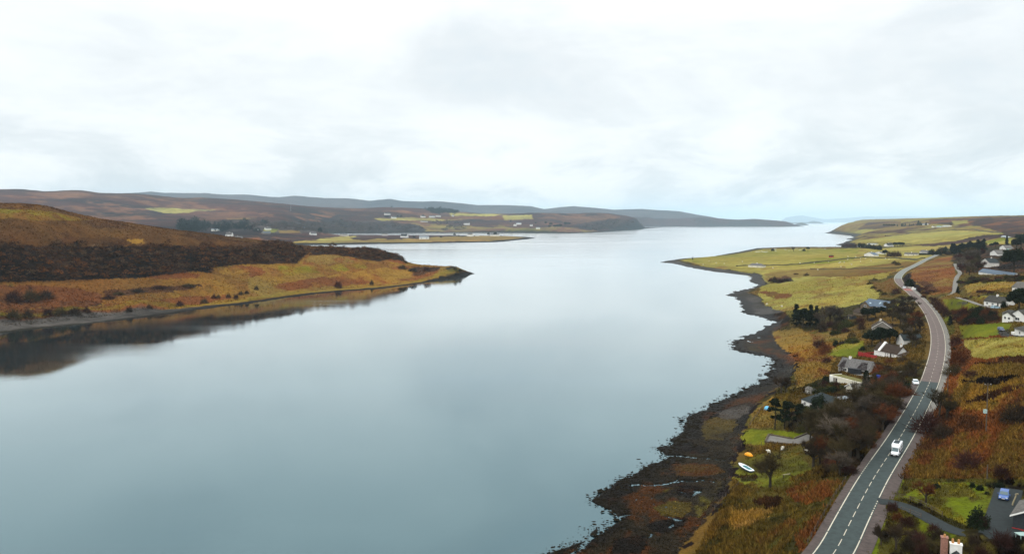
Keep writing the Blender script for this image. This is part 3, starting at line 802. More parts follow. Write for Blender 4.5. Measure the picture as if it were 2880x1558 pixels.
ZR = [
    # fields west of the road
    ([(1880, 725), (2100, 700), (2640, 700), (2600, 740), (2500, 770), (2470, 840), (2330, 890), (2160, 880), (2130, 840), (2140, 800), (2080, 770)], ('field', 'field2', 'dry'), .5),
    ([(1900, 725), (2100, 705), (2420, 698), (2400, 735), (2260, 748), (2100, 755), (1960, 740)], ('lawn2', 'field', 'field2'), .5),
    (z7([(1580, 560), (1750, 520), (2300, 480), (2576, 470), (2576, 620), (2200, 600), (1980, 650), (1850, 690), (1700, 690), (1600, 620)]), ('dry', 'field', 'dry2'), .7),
    (z4([(0, 650), (300, 690), (600, 640), (1000, 600), (1350, 560), (1200, 640), (1000, 700), (700, 760), (0, 770)]), ('dry', 'dry2', 'rust2'), .8),
    (z4([(700, 800), (900, 780), (1010, 800), (1060, 900), (1100, 960), (960, 960), (760, 900)]), ('dry2', 'rust2', 'olive'), .8),
    (z7([(1640, 600), (1900, 600), (1920, 650), (1740, 690), (1660, 650)]), ('rustd', 'dark'), 1),
    (z7([(1500, 770), (1800, 770), (1980, 820), (1850, 860), (1700, 840), (1560, 800)]), ('dry2', 'rust2'), 1.2),
    (z7([(1700, 1020), (2576, 960), (2576, 1080), (2000, 1100)]), ('olive', 'field2'), 1),
    # gardens by the shore
    ([(2176, 900), (2300, 880), (2430, 850), (2560, 840), (2620, 920), (2630, 1000), (2580, 1080), (2540, 1130), (2420, 1340), (2280, 1340), (2200, 1180), (2240, 1050), (2180, 960)], ('olived', 'dry2', 'dark'), .6),
    ([(2170, 935), (2240, 920), (2340, 960), (2350, 1010), (2330, 1060), (2240, 1090), (2230, 1030), (2190, 975)], ('dry', 'gold', 'rust2'), .7),
    (z3([(270, 770), (430, 700), (640, 680), (660, 760), (570, 800), (560, 880), (330, 870), (200, 840), (190, 800)]), ('lawn', 'lawn2', 'field2'), .4),
    (z3([(0, 560), (280, 530), (520, 600), (500, 650), (300, 700), (60, 720)]), ('rust2', 'dry', 'olive'), .8),
    (z3([(900, 230), (1080, 240), (1060, 290), (920, 290)]), ('lawn2',), .5),
    (z6([(1280, 1310), (1340, 1130), (1420, 1105), (1800, 1120), (2080, 1160), (1940, 1215), (1640, 1160), (1590, 1290)]), ('lawn', 'lawn2'), .4),
    (z6([(1440, 900), (1690, 700), (1720, 800), (1700, 1090), (1400, 1090)]), ('dry', 'olive', 'gold'), .8),
    # meadow under the road
    ([(1896, 1600), (1983, 1462), (2062, 1330), (2090, 1250), (2280, 1250), (2300, 1340), (2420, 1340), (2280, 1600)], ('olive', 'dry2', 'olived'), .6),
    (z5([(1100, 330), (1500, 120), (2000, 100), (2150, 300), (1900, 480), (1500, 520), (1300, 470)]), ('olive', 'lawn2', 'dry2'), .8),
    (z5([(1880, 560), (2060, 480), (2400, 450), (2576, 430), (2470, 560), (2300, 660), (2080, 720), (1950, 680)]), ('rust', 'rust2', 'dry2'), 1),
    (z5([(1500, 1100), (1700, 1040), (1900, 900), (1960, 960), (1800, 1200), (1700, 1300), (1560, 1300)]), ('rust2', 'dry2', 'olive'), 1),
    (z5([(2000, 1000), (2300, 820), (2440, 640), (2500, 620), (2300, 960), (2150, 1250), (2000, 1310)]), ('dry2', 'olive', 'rust2'), 1),
    (z5([(1160, 960), (1240, 800), (1500, 800), (1790, 740), (1560, 900), (1350, 1010), (1240, 1020)]), ('tan', 'gold', 'dry'), 1),
    (z5([(1480, 680), (1620, 640), (1800, 640), (1790, 730), (1640, 790), (1500, 740)]), ('rustd', 'dark'), 1),
    (z5([(1270, 370), (1500, 370), (1520, 450), (1300, 450)]), ('rustd', 'olived'), 1),
    # hillside east of the road
    ([(2640, 1130), (2640, 1000), (2670, 960), (2900, 930), (3100, 930), (3100, 1345), (2700, 1345), (2520, 1345), (2580, 1200)], ('rust', 'rustd', 'dry2'), .6),
    (z2([(1640, 620), (1760, 520), (1980, 330), (2576, 280), (2800, 280), (2800, 620), (2440, 640), (2200, 880), (1900, 900), (1750, 800)]), ('gold', 'dry2', 'olive'), .8),
    (z2([(2190, 880), (2420, 640), (2500, 640), (2420, 740), (2250, 900)]), ('rust', 'dry'), .8),
    (z2([(1640, 560), (1780, 490), (1760, 640), (1680, 680)]), ('rust', 'rust2'), .8),
    (z2([(2340, 930), (2576, 850), (2800, 850), (2800, 1040), (2400, 1010)]), ('rustd', 'peat'), 1),
    (z2([(1350, 1000), (1600, 920), (2000, 940), (2100, 1100), (1700, 1200), (1400, 1240)]), ('rustd', 'peat', 'rust2'), 1),
    (z2([(1960, 310), (2130, 300), (2250, 290), (2360, 240), (2576, 215), (2700, 215), (2700, 300), (2450, 310), (2330, 290), (2240, 330), (2120, 330)]), ('peat', 'rustd'), 1),
    (z2([(1820, 535), (1950, 515), (2080, 470), (2250, 478), (2400, 440), (2490, 480), (2350, 545), (2200, 572), (2080, 565), (1960, 548), (1850, 558)]), ('peat', 'dark'), 1.2),
    (z2([(1800, 755), (1960, 735), (2100, 705), (2300, 620), (2576, 560), (2700, 540), (2700, 590), (2400, 645), (2250, 725), (2150, 775), (1980, 772), (1850, 785)]), ('peat', 'rustd'), 1.2),
    (z2([(1850, 30), (2576, -20), (2800, -20), (2800, 205), (2350, 230), (2100, 265), (1960, 240), (1920, 150), (1850, 100)]), ('field2', 'field', 'dry'), .4),
    (z3([(1600, 380), (1690, 390), (1760, 560), (1680, 640), (1640, 600)]), ('lawn', 'olive'), .4),
    # gardens east of the road
    (z3([(1560, 130), (2900, 60), (2900, 320), (1680, 330)]), ('olive', 'dry2', 'lawn2'), .6),
    (z3([(1590, 180), (1830, 178), (2000, 250), (2140, 290), (2250, 300), (2100, 335), (1900, 305), (1690, 315), (1640, 250)]), ('lawn', 'lawn2'), .25),
    (z3([(1690, 225), (1850, 205), (1920, 225), (1840, 242)]), ('grey',), .15),
    (z3([(1880, 150), (2100, 90), (2400, 90), (2400, 140), (2000, 160)]), ('lawn2', 'field2'), .4),
    (z3([(2290, 95), (2420, 60), (2430, 100), (2330, 115)]), ('shingle',), .3),
    (z3([(1700, 320), (2230, 300), (2300, 420), (2240, 480), (1800, 490)]), ('rustd', 'peat', 'rust2'), .6),
    (z3([(1790, 500), (2250, 465), (2440, 475), (2360, 560), (2290, 610), (2100, 645), (1850, 645)]), ('lawn', 'lawn2'), .3),
    (z3([(2255, 580), (2270, 550), (2400, 545), (2400, 600), (2700, 605), (2700, 640), (2300, 630)]), ('grey',), .2),
    # between road and track
    (z4([(1180, 700), (1350, 610), (1500, 550), (1700, 520), (1740, 700), (1720, 900), (1690, 960), (1350, 985), (1280, 850)]), ('rust', 'dry', 'rust2'), .7),
    (z4([(1120, 780), (1200, 700), (1240, 800), (1330, 900), (1320, 970), (1200, 920), (1120, 840)]), ('peat', 'dark'), .8),
    (z4([(1280, 830), (1400, 815), (1500, 890), (1490, 920), (1380, 920)]), ('peat', 'rustd'), .8),
    (z4([(1740, 720), (2576, 680), (2800, 680), (2800, 1000), (1800, 1000)]), ('dry2', 'olive', 'olived'), .6),
    (z4([(1850, 880), (2000, 830), (2576, 820), (2700, 820), (2400, 900), (2200, 930), (1900, 960)]), ('gold', 'field2', 'dry'), .6),
    # houses under the far field
    (z4([(1700, 360), (2100, 290), (2900, 330), (2900, 700), (1800, 720), (1700, 520)]), ('rustd', 'olived', 'dark'), .6),
    # far headland
    ([(2300, 620), (2700, 610), (3100, 606), (3100, 640), (2900, 660), (2780, 690), (2560, 692), (2400, 690)], ('dry', 'field2', 'moor'), .3),
    (z4([(450, 350), (900, 285), (1150, 245), (1700, 205), (2300, 235), (2350, 260), (2050, 290), (1700, 335), (1300, 372), (1140, 355), (600, 345)]), ('field', 'field2', 'field'), .25),
    (z4([(1750, 330), (2100, 265), (2400, 240), (2600, 250), (2600, 300), (2150, 300)]), ('moor', 'heather'), .4),
    (z4([(2090, 350), (2300, 295), (2430, 310), (2420, 370), (2100, 375)]), ('field', 'lawn2'), .2),
    (z4([(860, 425), (1100, 405), (1700, 385), (1740, 420), (1100, 455), (880, 445)]), ('field', 'tan'), .2),
    (z4([(1180, 378), (1500, 365), (1750, 328), (2100, 262), (2150, 300), (1760, 362), (1500, 398)]), ('moor', 'heather'), .4),
    (z4([(1420, 75), (1900, 60), (2900, 30), (2900, 250), (2350, 240), (2000, 150), (1700, 140), (1450, 130)]), ('moor', 'heather', 'rust2'), .4),
    (z4([(700, 110), (1100, 100), (1100, 140), (800, 190), (640, 210), (560, 190)]), ('moor', 'dry2'), .3),
    (z4([(420, 230), (660, 190), (820, 200), (600, 250)]), ('field2', 'field'), .3),
    (z4([(1700, 95), (1900, 85), (1900, 120), (1720, 140)]), ('field2',), .3),
    (z4([(290, 370), (440, 340), (560, 370), (560, 415), (400, 420)]), ('dark', 'peat'), .3),
    # bottom right gardens
    ([(2400, 1600), (2500, 1345), (2900, 1345), (3100, 1345), (3100, 1700), (2300, 1700)], ('olived', 'dark', 'olive'), .5),
    (z1([(1090, 640), (1250, 540), (1480, 455), (1900, 455), (2290, 540), (2250, 700), (2200, 1010), (1950, 1000), (1600, 850), (1350, 730)]), ('yelgreen', 'olive', 'lawn'), .4),
    (z1([(1250, 560), (1480, 470), (1900, 470), (2000, 640), (1500, 640)]), ('gold', 'yelgreen', 'olive'), .8),
    (z1([(900, 880), (1100, 830), (1250, 830), (1500, 940), (1850, 1110), (1700, 1130), (1500, 1110), (1250, 1000), (1000, 960)]), ('lawn', 'olive', 'olived'), .5),
    (z1([(1000, 420), (1120, 420), (1060, 640), (960, 640)]), ('olive', 'lawn'), .4),
    (z1([(680, 1330), (780, 1020), (900, 800), (900, 900), (800, 1330)]), ('olive', 'lawn'), .4),
    # the shore itself
    (SHOREZ, ('kelp', 'mud', 'kelpo'), .9),
    ([(2042, 831), (2066, 818), (2092, 813), (2106, 824), (2139, 838), (2146, 857), (2171, 867), (2204, 876), (2160, 884), (2100, 882), (2085, 859), (2064, 836)], ('shingle', 'mud'), .5),
    ([(1854, 740), (1906, 735), (1943, 745), (2013, 754), (2083, 765), (2143, 772), (2101, 774), (2013, 763), (1948, 753), (1892, 741)], ('shingle', 'mud'), .3),
    ([(2108, 789), (2148, 784), (2160, 800), (2134, 803)], ('shingle', 'mud'), .3),
    (z5([(500, 30), (700, 10), (950, 30), (930, 80), (800, 110), (560, 90)]), ('kelpo', 'kelp'), .8),
    (z5([(500, 250), (700, 220), (1000, 240), (1100, 330), (800, 380), (520, 360)]), ('kelpy', 'kelpo', 'mud'), .8),
    (z5([(350, 560), (500, 480), (700, 480), (860, 520), (700, 640), (500, 620)]), ('kelpo', 'kelp', 'kelpy'), .8),
    (z5([(250, 760), (400, 690), (700, 690), (720, 800), (560, 870), (330, 840)]), ('kelpo', 'kelpy'), .8),
    (z5([(150, 960), (330, 900), (640, 880), (600, 960), (450, 1060), (250, 1060)]), ('kelpo', 'kelp'), .8),
    (z5([(-200, 1130), (150, 1080), (200, 1200), (100, 1320), (-250, 1320)]), ('kelpo', 'kelp'), .8),
    (z5([(240, 1090), (520, 1090), (560, 1160), (420, 1220), (200, 1190)]), ('shingle', 'mud', 'kelp'), .6),
    (z5([(700, 800), (760, 680), (850, 560), (1000, 420), (1090, 440), (1000, 640), (880, 780), (780, 900)]), ('kelpy', 'mud', 'olive'), .8),
    (z6([(820, 1010), (1000, 960), (1250, 980), (1240, 1080), (1080, 1240), (850, 1230)]), ('kelpy', 'mud', 'kelpo'), .8),
    (z6([(1040, 900), (1200, 830), (1390, 800), (1390, 900), (1250, 980), (1080, 980)]), ('shingle', 'mud'), .8),
    (z6([(1300, 80), (1480, 60), (1570, 160), (1420, 170)]), ('kelpy', 'mud'), .6),
    (z6([(1700, 340), (1960, 370), (1900, 420), (1720, 410)]), ('shingle', 'mud'), .6),
    (z6([(600, 950), (720, 900), (1100, 820), (1150, 830), (1000, 930), (800, 1030)]), ('kelpo', 'kelp'), .8)]

b2 = lambda q: zz(0, 500, 3.68, q)
b3 = lambda q: zz(0, 700, 3.68, q)
b8 = lambda q: zz(700, 640, 3.68, q)
SCRUB = [b2([(-900, 690), (0, 690), (850, 712), (1800, 700), (2576, 722), (2700, 740), (2700, 880), (2576, 890), (2200, 930), (2180, 985), (2000, 965), (1500, 1030), (850, 1060), (0, 1075), (-900, 1090)]),
         b8([(-10, 190), (400, 190), (600, 250), (560, 300), (480, 370), (150, 375), (-10, 375)]), b8([(640, 240), (1000, 240), (1200, 232), (1380, 252), (1470, 268), (1600, 345), (1480, 335), (1300, 352), (1150, 325), (1050, 295), (850, 282), (650, 285)])]
ZL = [
    (b2([(-900, 300), (0, 330), (130, 330), (500, 345), (700, 395), (960, 445), (620, 440), (300, 440), (0, 420), (-900, 420)]), ('goldg', 'yelgreen', 'slope2'), .6),
    (b2([(-900, 620), (400, 620), (1000, 620), (1350, 620), (1350, 690), (-900, 690)]), ('slope', 'slope3', 'rustd'), 1.2),
    (b2([(1300, 640), (1480, 640), (1470, 690), (1360, 690)]), ('gold',), 1),
    (b3([(-900, 350), (800, 350), (2400, 150), (2576, 150), (2576, 560), (0, 850), (-900, 900)]), ('gold', 'goldg', 'dry2'), .6),
    (b8([(-10, 380), (500, 370), (650, 240), (1600, 340), (2100, 400), (2200, 480), (1900, 560), (900, 660), (0, 740)]), ('gold', 'dry', 'goldg'), .5),
    (b2([(1490, 1040), (1600, 990), (1880, 960), (2080, 995), (2050, 1040), (1700, 1045)]), ('rust', 'rust2'), .7),
    (b2([(2230, 960), (2400, 920), (2600, 900), (2650, 960), (2480, 1000), (2300, 990)]), ('rust', 'gold'), .8),
    (b8([(230, 600), (420, 560), (700, 530), (900, 480), (1500, 400), (1950, 405), (1980, 450), (1900, 530), (1500, 570), (1000, 605), (700, 620), (400, 650)]), ('rust', 'rust2', 'gold'), .8),
    (b8([(550, 380), (640, 290), (850, 285), (1050, 300), (1200, 350), (900, 385)]), ('rust', 'rust2', 'dry'), .8),
    (b8([(0, 400), (130, 420), (160, 500), (0, 520)]), ('rust', 'rust2'), .8),
    (b8([(280, 400), (560, 400), (1060, 380), (1340, 380), (1300, 410), (900, 460), (620, 470), (330, 520)]), ('yelgreen', 'gold', 'goldg'), .6),
    (b8([(1480, 320), (1600, 350), (1640, 385), (1450, 350)]), ('rust',), .6),
    (b8([(1700, 420), (1960, 410), (1950, 450), (1700, 500)]), ('rustd', 'heather'), .8),
    (b8([(2040, 420), (2120, 396), (2220, 440), (2210, 462), (2080, 455)]), ('dark', 'rock'), .4),
    (b3([(-900, 380), (300, 380), (800, 400), (1050, 480), (1020, 560), (900, 600), (400, 610), (-900, 700)]), ('rustd', 'rust2', 'heather'), .9),
    (b3([(1050, 430), (1300, 420), (1700, 380), (2080, 365), (2100, 390), (1800, 440), (1480, 460), (1200, 495), (1080, 480)]), ('heather', 'rustd'), 1),
    (b3([(900, 640), (1000, 590), (1400, 550), (1900, 500), (2400, 480), (2420, 510), (2050, 575), (1600, 630), (1000, 690)]), ('rust', 'rust2', 'rustd'), .9),
    (b3([(-900, 720), (0, 640), (300, 620), (880, 600), (900, 690), (500, 720), (0, 780), (-900, 800)]), ('rust2', 'rustd', 'dark'), .9)]
ZL += [(q, ('scrub', 'dark'), .6) for q in SCRUB]
m4 = lambda q: zz(400, 540, 4.293, q)
m5 = lambda q: zz(900, 540, 4.293, q)
m6 = lambda q: zz(1400, 540, 4.293, q)
ZM = [
    (b2([(1490, 312), (1800, 312), (1900, 326), (2250, 336), (2100, 350), (1980, 372), (1700, 366), (1600, 345)]), ('palegreen', 'field'), .15),
    (m4([(600, 240), (1300, 220), (1500, 300), (1000, 330), (300, 330), (0, 300)]), ('moorl', 'moor', 'moor'), .4),
    (m4([(1000, 315), (1400, 318), (1250, 335), (1050, 335)]), ('dry', 'moorl'), .2),
    (m4([(400, 380), (1000, 350), (2576, 350), (2576, 490), (1300, 500), (500, 480)]), ('wood', 'moor2', 'heather'), .4),
    (m4([(1470, 445), (1640, 445), (1600, 490), (1470, 490)]), ('lawn', 'field2'), .2),
    (m4([(1640, 460), (1900, 470), (1900, 495), (1650, 500)]), ('dry', 'tan'), .2),
    (m4([(1580, 620), (1900, 600), (2300, 560), (2576, 530), (2576, 640), (1850, 645)]), ('field', 'dry', 'field2'), .3),
    (m4([(1280, 560), (1420, 550), (1420, 610), (1290, 610)]), ('rust', 'rust2'), .3),
    (m5([(0, 560), (300, 540), (700, 560), (1100, 570), (1500, 540), (2300, 530), (2500, 550), (2300, 590), (1500, 600), (1000, 620), (0, 635)]), ('field', 'dry', 'tan'), .3),
    (m5([(360, 550), (560, 548), (700, 565), (540, 585), (400, 580)]), ('heather', 'moor'), .3),
    (m5([(800, 555), (980, 545), (980, 575), (820, 575)]), ('heather', 'moor'), .3),
    (m5([(650, 320), (1000, 310), (1500, 320), (2000, 330), (1400, 345), (700, 340)]), ('field', 'dry'), .25),
    (m5([(1560, 255), (2000, 262), (2200, 275), (2100, 290), (1600, 290)]), ('field', 'field2'), .25),
    (m5([(1400, 300), (2200, 295), (2576, 310), (2576, 340), (1500, 330)]), ('rust2', 'moorl'), .25),
    (m5([(2200, 290), (2576, 280), (2576, 330), (2300, 330)]), ('field', 'field2'), .25),
    (m5([(1050, 360), (1300, 380), (1500, 400), (1900, 420), (2576, 440), (2576, 485), (1300, 480), (1200, 420)]), ('field2', 'dry', 'moorl'), .3),
    (m5([(0, 370), (700, 340), (1150, 390), (1300, 460), (1200, 490), (0, 490)]), ('wood', 'moor2', 'heather'), .3),
    (m6([(60, 280), (300, 280), (320, 330), (80, 335)]), ('field', 'palegreen'), .2),
    (m6([(0, 400), (300, 450), (700, 420), (1100, 450), (1280, 480), (700, 480), (0, 490)]), ('field2', 'dry', 'moorl'), .3),
    (m6([(700, 290), (1200, 290), (1400, 285), (1500, 300), (1200, 390), (800, 380)]), ('rust2', 'moorl', 'moor'), .3),
    (m6([(900, 400), (1300, 330), (1550, 300), (1830, 430), (1300, 475), (1000, 450)]), ('moor', 'heather', 'moor2'), .3)]


def build_land(name, tan0, tan1, ncol, dist, hf, colf, mat, cut=-1.2, wide=None):
    ta = np.linspace(tan0, tan1, ncol)
    if wide:      # coarser ground further round to the side
        ta = np.concatenate([ta, np.linspace(tan1, wide, 70)[1:]])
        ncol = len(ta)
    A, D = np.meshgrid(ta, dist)
    x, y = (A * D).ravel(), D.ravel()
    z, sd = hf(x, y)
    nr, nc = len(dist), ncol
    idx = np.arange(nr * nc).reshape(nr, nc)
    f = np.stack([idx[:-1, :-1], idx[:-1, 1:], idx[1:, 1:], idx[1:, :-1]], -1).reshape(-1, 4)
    f = f[z[f].max(1) > cut]
    used = np.zeros(len(z), bool); used[f.ravel()] = True
    remap = np.cumsum(used) - 1
    x, y, z, sd = x[used], y[used], z[used], sd[used]
    f = remap[f]
    col, wet = colf(x, y, z, sd)
    me = np_mesh(name, np.stack([x, y, z], 1), f, mat, np.concatenate([col, wet[:, None]], 1), True)
    o = link(name, me)
    tag(o, kind='structure')
    return o, (x, y, z, sd, col), BVHTree.FromPolygons(np.stack([x, y, z], 1).tolist(), f.tolist())


tn = lambda px: (px - 1440.0) / F


def col_right(x, y, z, sd):
    col = paint(x, y, z, sd, ('olive', 'dry2', 'olived'), ZR)
    Wd = 3 + .012 * y
    m_ = 1 - sstep(Wd * .55, Wd * 1.1, sd + fbm(x, y, 6, 3, 91) * 6)
    k = (K['kelp'] * (1 + .8 * fbm(x, y, 2.2, 3, 92))[:, None])
    far = sstep(600, 1000, y)[:, None]
    k = k * (1 - far * .3) + K['shingle'] * .3 * far
    col = col * (1 - m_[:, None]) + k * m_[:, None]
    pxs, pys = project(x, y, z)
    shore = inside(SHOREZ, pxs, pys)
    wet = np.where(shore & (z < 2.2), .35, 1.0) * (1 - .55 * m_)
    # worn turf edge: dark broken soil where the meadow drops to the shore
    bk = np.array([pt_z(a, b, 1.6)[:2] for a, b in BANK[:22]])
    near = np.where(y < 420)[0]
    d = seg_dist(bk, x[near], y[near], False) + fbm(x[near], y[near], 5, 3, 95) * 7
    g = (d < .1)
    col[near[g]] = K['peat'] * .9
    return np.clip(col, .002, .9), wet


def col_left(x, y, z, sd):
    col = paint(x, y, z, sd, ('slope', 'slope2', 'slope3'), ZL)
    s2 = sd + fbm(x, y, 14, 3, 93) * 6
    west = 1 - sstep(-312, -225, x)
    Wl = 8 + 27 * west
    west = west[:, None]
    a = (1 - sstep(Wl * .8, Wl, s2))[:, None]
    sh = K['shingle'] * (1.1 + 1.6 * fbm(x, y, 8, 3, 94))[:, None]
    dk = K['kelp'] * 1.1
    edge = (sstep(Wl, Wl + 3, s2) * (1 - sstep(Wl + 6, Wl + 13, s2)))[:, None]
    col = col * (1 - edge * .45) + K['yelgreen'] * edge * .45
    col = col * (1 - a) + (sh * west + dk * (1 - west)) * a
    kb = (1 - sstep(2.0, 4.5, s2))[:, None]
    col = col * (1 - kb) + (K['mud'] * west + dk * (1 - west)) * kb
    return np.clip(col, .002, .9), np.ones(len(x)) - .4 * a[:, 0]


def col_moor(x, y, z, sd):
    col = paint(x, y, z, sd, ('moor', 'moor2', 'moorl'), ZM, 9.0, 26)
    col = col * (1 + 1.5 * fbm(x * .3, y, 70, 5, 201, .7) + 1.2 * fbm(x * .25, y, 400, 4, 202, .6))[:, None]
    a = (1 - sstep(18, 40, sd))[:, None]
    return np.clip(col * (1 - a) + K['rock'] * a, .002, .9), np.ones(len(x))


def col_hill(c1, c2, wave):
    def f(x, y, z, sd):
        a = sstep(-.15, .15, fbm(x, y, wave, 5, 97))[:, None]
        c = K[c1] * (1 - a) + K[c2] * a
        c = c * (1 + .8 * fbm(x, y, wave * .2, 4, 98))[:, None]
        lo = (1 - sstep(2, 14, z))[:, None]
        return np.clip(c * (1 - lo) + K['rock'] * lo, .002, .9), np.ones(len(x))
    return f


f_near = lambda py: 70 * F / (py - 623.0)
D_R = np.concatenate([[62, 70, 78, 85], f_near(np.arange(2350, 1700, -5)), f_near(np.arange(1700, 900, -2.4)), np.exp(np.arange(math.log(f_near(900)) + .005, math.log(6500), .0055))])
land_r, V_R, B_R = build_land('terrain', tn(1380), tn(3150), 640, D_R, h_right, col_right, M['ground_near'], wide=1.7)
D_L = np.exp(np.arange(math.log(430), math.log(2000), .0032))
land_l, V_L, B_L = build_land('headland', tn(-420), tn(1380), 560, D_L, h_left, col_left, M['ground_mid'])
D_M = np.exp(np.arange(math.log(1900), math.log(9600), .0042))
land_m, V_M, B_M = build_land('moorland', tn(-420), tn(1860), 720, D_M, h_moor, col_moor, M['ground_far'])
BV = [B_R, B_L, B_M]

GH = [(0, 560), (200, 556), (353, 545), (424, 541.5), (462, 545), (516, 548), (586, 546), (633, 549), (691, 547.5), (784, 556), (831, 555), (912, 560), (970, 558), (1000, 560), (1040, 565.6), (1098, 561.4), (1133, 566), (1180, 567.5), (1221, 567), (1273, 570), (1342, 577), (1436, 577), (1493, 579.6), (1530, 588), (1572, 583), (1614, 580), (1679, 585), (1726, 590), (1808, 589), (1842, 592), (1912, 595), (1959, 604), (2000, 610), (2035, 617), (2060, 630)]
build_land('far_hills', tn(150), tn(2070), 480, np.linspace(11400, 14800, 110), ridge_h(GH, 11500, 13200, 14800), col_hill('hillhazea', 'hillhazeb', 900), M['ground_far'], -.9)
EH = [(1690, 608), (1773, 610), (1819, 611), (1842, 615), (1889, 615), (1971, 611), (2000, 613), (2029, 615), (2078, 618), (2122, 616), (2175, 620), (2210, 623), (2235, 631), (2250, 635), (2262, 637.2), (2266, 638.6)]
build_land('far_headland', tn(1680), tn(2270), 260, np.linspace(10600, 11600, 60), ridge_h(EH, 10640, 11000, 11600), col_hill('moor', 'heather', 250), M['ground_far'], -.9)
build_land('far_islet', tn(2225), tn(2285), 50, np.linspace(14700, 15400, 20), ridge_h([(2228, 634.5), (2239, 630), (2254, 626.5), (2268, 630), (2276, 633.6), (2280, 635)], 14750, 15000, 15400), col_hill('olive', 'moor', 150), M['ground_far'], -.9)
build_land('distant_island', tn(2150), tn(2420), 120, np.linspace(25500, 28000, 24), ridge_h([(2165, 630), (2180, 621), (2200, 622.5), (2230, 626), (2270, 625.5), (2287, 621.5), (2305, 624), (2320, 629)], 25600, 26500, 28000), col_hill('moor', 'moor2', 600), M['ground_far'], -.9)
build_land('distant_mountains', tn(2180), tn(2900), 160, np.linspace(52000, 64000, 30), ridge_h([(2190, 627), (2210, 612), (2223, 610), (2254, 606), (2281, 611), (2320, 617), (2388, 613), (2437, 609), (2466, 610), (2500, 608), (2600, 610), (2700, 612), (2880, 614)], 52500, 56000, 64000), col_hill('moor2', 'moor', 3000), M['ground_far'], -.9)

# water: one sheet to the horizon
me = np_mesh('loch', [(-52000, 20, 0), (52000, 20, 0), (52000, 68000, 0), (-52000, 68000, 0)], [(0, 1, 2, 3)], M['water'])
tag(link('water', me), kind='structure')

# the air between: far land fades to pale blue
hm = bpy.data.materials.new('haze_air'); hm.use_nodes = True
hn, hl = hm.node_tree.nodes, hm.node_tree.links
hn.clear()
pv = N(hn, 'ShaderNodeVolumePrincipled', inp={'Density': 3.3e-5, 'Anisotropy': 0.0})
pv.inputs['Color'].default_value = (0.69, 0.88, 1.0, 1)
ho = N(hn, 'ShaderNodeOutputMaterial')
hl.new(pv.outputs[0], ho.inputs['Volume'])
b = MB(); b.box(-53000, -300, -4, 53000, 69000, 760)
tag(b.build('haze', hm), kind='stuff')


def at(px, py, skip=0.0):
    """first point of the land on the line of sight through a pixel of the photograph"""
    dx, dy, dz = ray(px, py)
    o_, d_ = Vector((0, 0, H)), Vector((dx, dy, dz)).normalized()
    best = None
    for bv in BV:
        loc, _, _, dist = bv.ray_cast(o_ + d_ * skip, d_, 12000)
        if loc is not None and (best is None or dist < best[1]): best = (loc, dist)
    if best is None or (dz < 0 and best[0].z < -.2):
        return Vector(pt_z(px, py, 0.0)) if dz < 0 else Vector(pt_d(px, py, 5000))
    return best[0]


def ground(x, y):
    zb = None
    for bv in BV:
        loc, _, _, _ = bv.ray_cast(Vector((x, y, 900)), Vector((0, 0, -1)), 1000)
        if loc is not None and (zb is None or loc.z > zb): zb = loc.z
    return 0.0 if zb is None else max(zb, 0.0)


def span(p, hpx):
    """metres covered by hpx pixels at point p"""
    return hpx * (p.y * cT - (p.z - H) * sT) / F

# ------------------------------------------------------------------ road surfaces
def ribbon(line, off0, off1, s0, s1, dz):
    """strip along a line between two side offsets (right of travel positive), s in metres along it"""
    P = line
    seg = np.linalg.norm(np.diff(P[:, :2], axis=0), axis=1)
    S = np.concatenate([[0], np.cumsum(seg)])
    s1 = min(s1, S[-1])
    ss = np.unique(np.concatenate([[s0], S[(S > s0) & (S < s1)], [s1]]))
    q = np.stack([np.interp(ss, S, P[:, k]) for k in range(3)], 1)
    t_ = np.gradient(q[:, :2], axis=0) if len(q) > 1 else np.array([[0, 1]])
    t_ /= np.linalg.norm(t_, axis=1)[:, None] + 1e-9
    nrm = np.stack([t_[:, 1], -t_[:, 0]], 1)
    a = np.concatenate([q[:, :2] + nrm * off0, q[:, 2:] + dz], 1)
    b_ = np.concatenate([q[:, :2] + nrm * off1, q[:, 2:] + dz], 1)
    m_ = MB()
    for i in range(len(q) - 1):
        m_.poly([a[i], b_[i], b_[i + 1], a[i + 1]])
    return m_


def s_at(line, py):
    _, p_ = project(line[:, 0], line[:, 1], line[:, 2])
    seg = np.linalg.norm(np.diff(line[:, :2], axis=0), axis=1)
    S = np.concatenate([[0], np.cumsum(seg)])
    i = int(np.argmin(np.abs(p_ - py)))
    return S[i]


def pos_at(line, s, off, dz=0.0):
    seg = np.linalg.norm(np.diff(line[:, :2], axis=0), axis=1)
    S = np.concatenate([[0], np.cumsum(seg)])
    q = np.array([np.interp(s, S, line[:, k]) for k in range(3)])
    r_ = np.array([np.interp(min(s + .5, S[-1]), S, line[:, k]) for k in range(3)])
    if s + .5 > S[-1]: r_ = q + (q - np.array([np.interp(s - .5, S, line[:, k]) for k in range(3)]))
    t_ = (r_ - q)[:2]; t_ /= np.linalg.norm(t_)
    return Vector((q[0] + t_[1] * off, q[1] - t_[0] * off, q[2] + dz)), math.atan2(t_[1], t_[0])


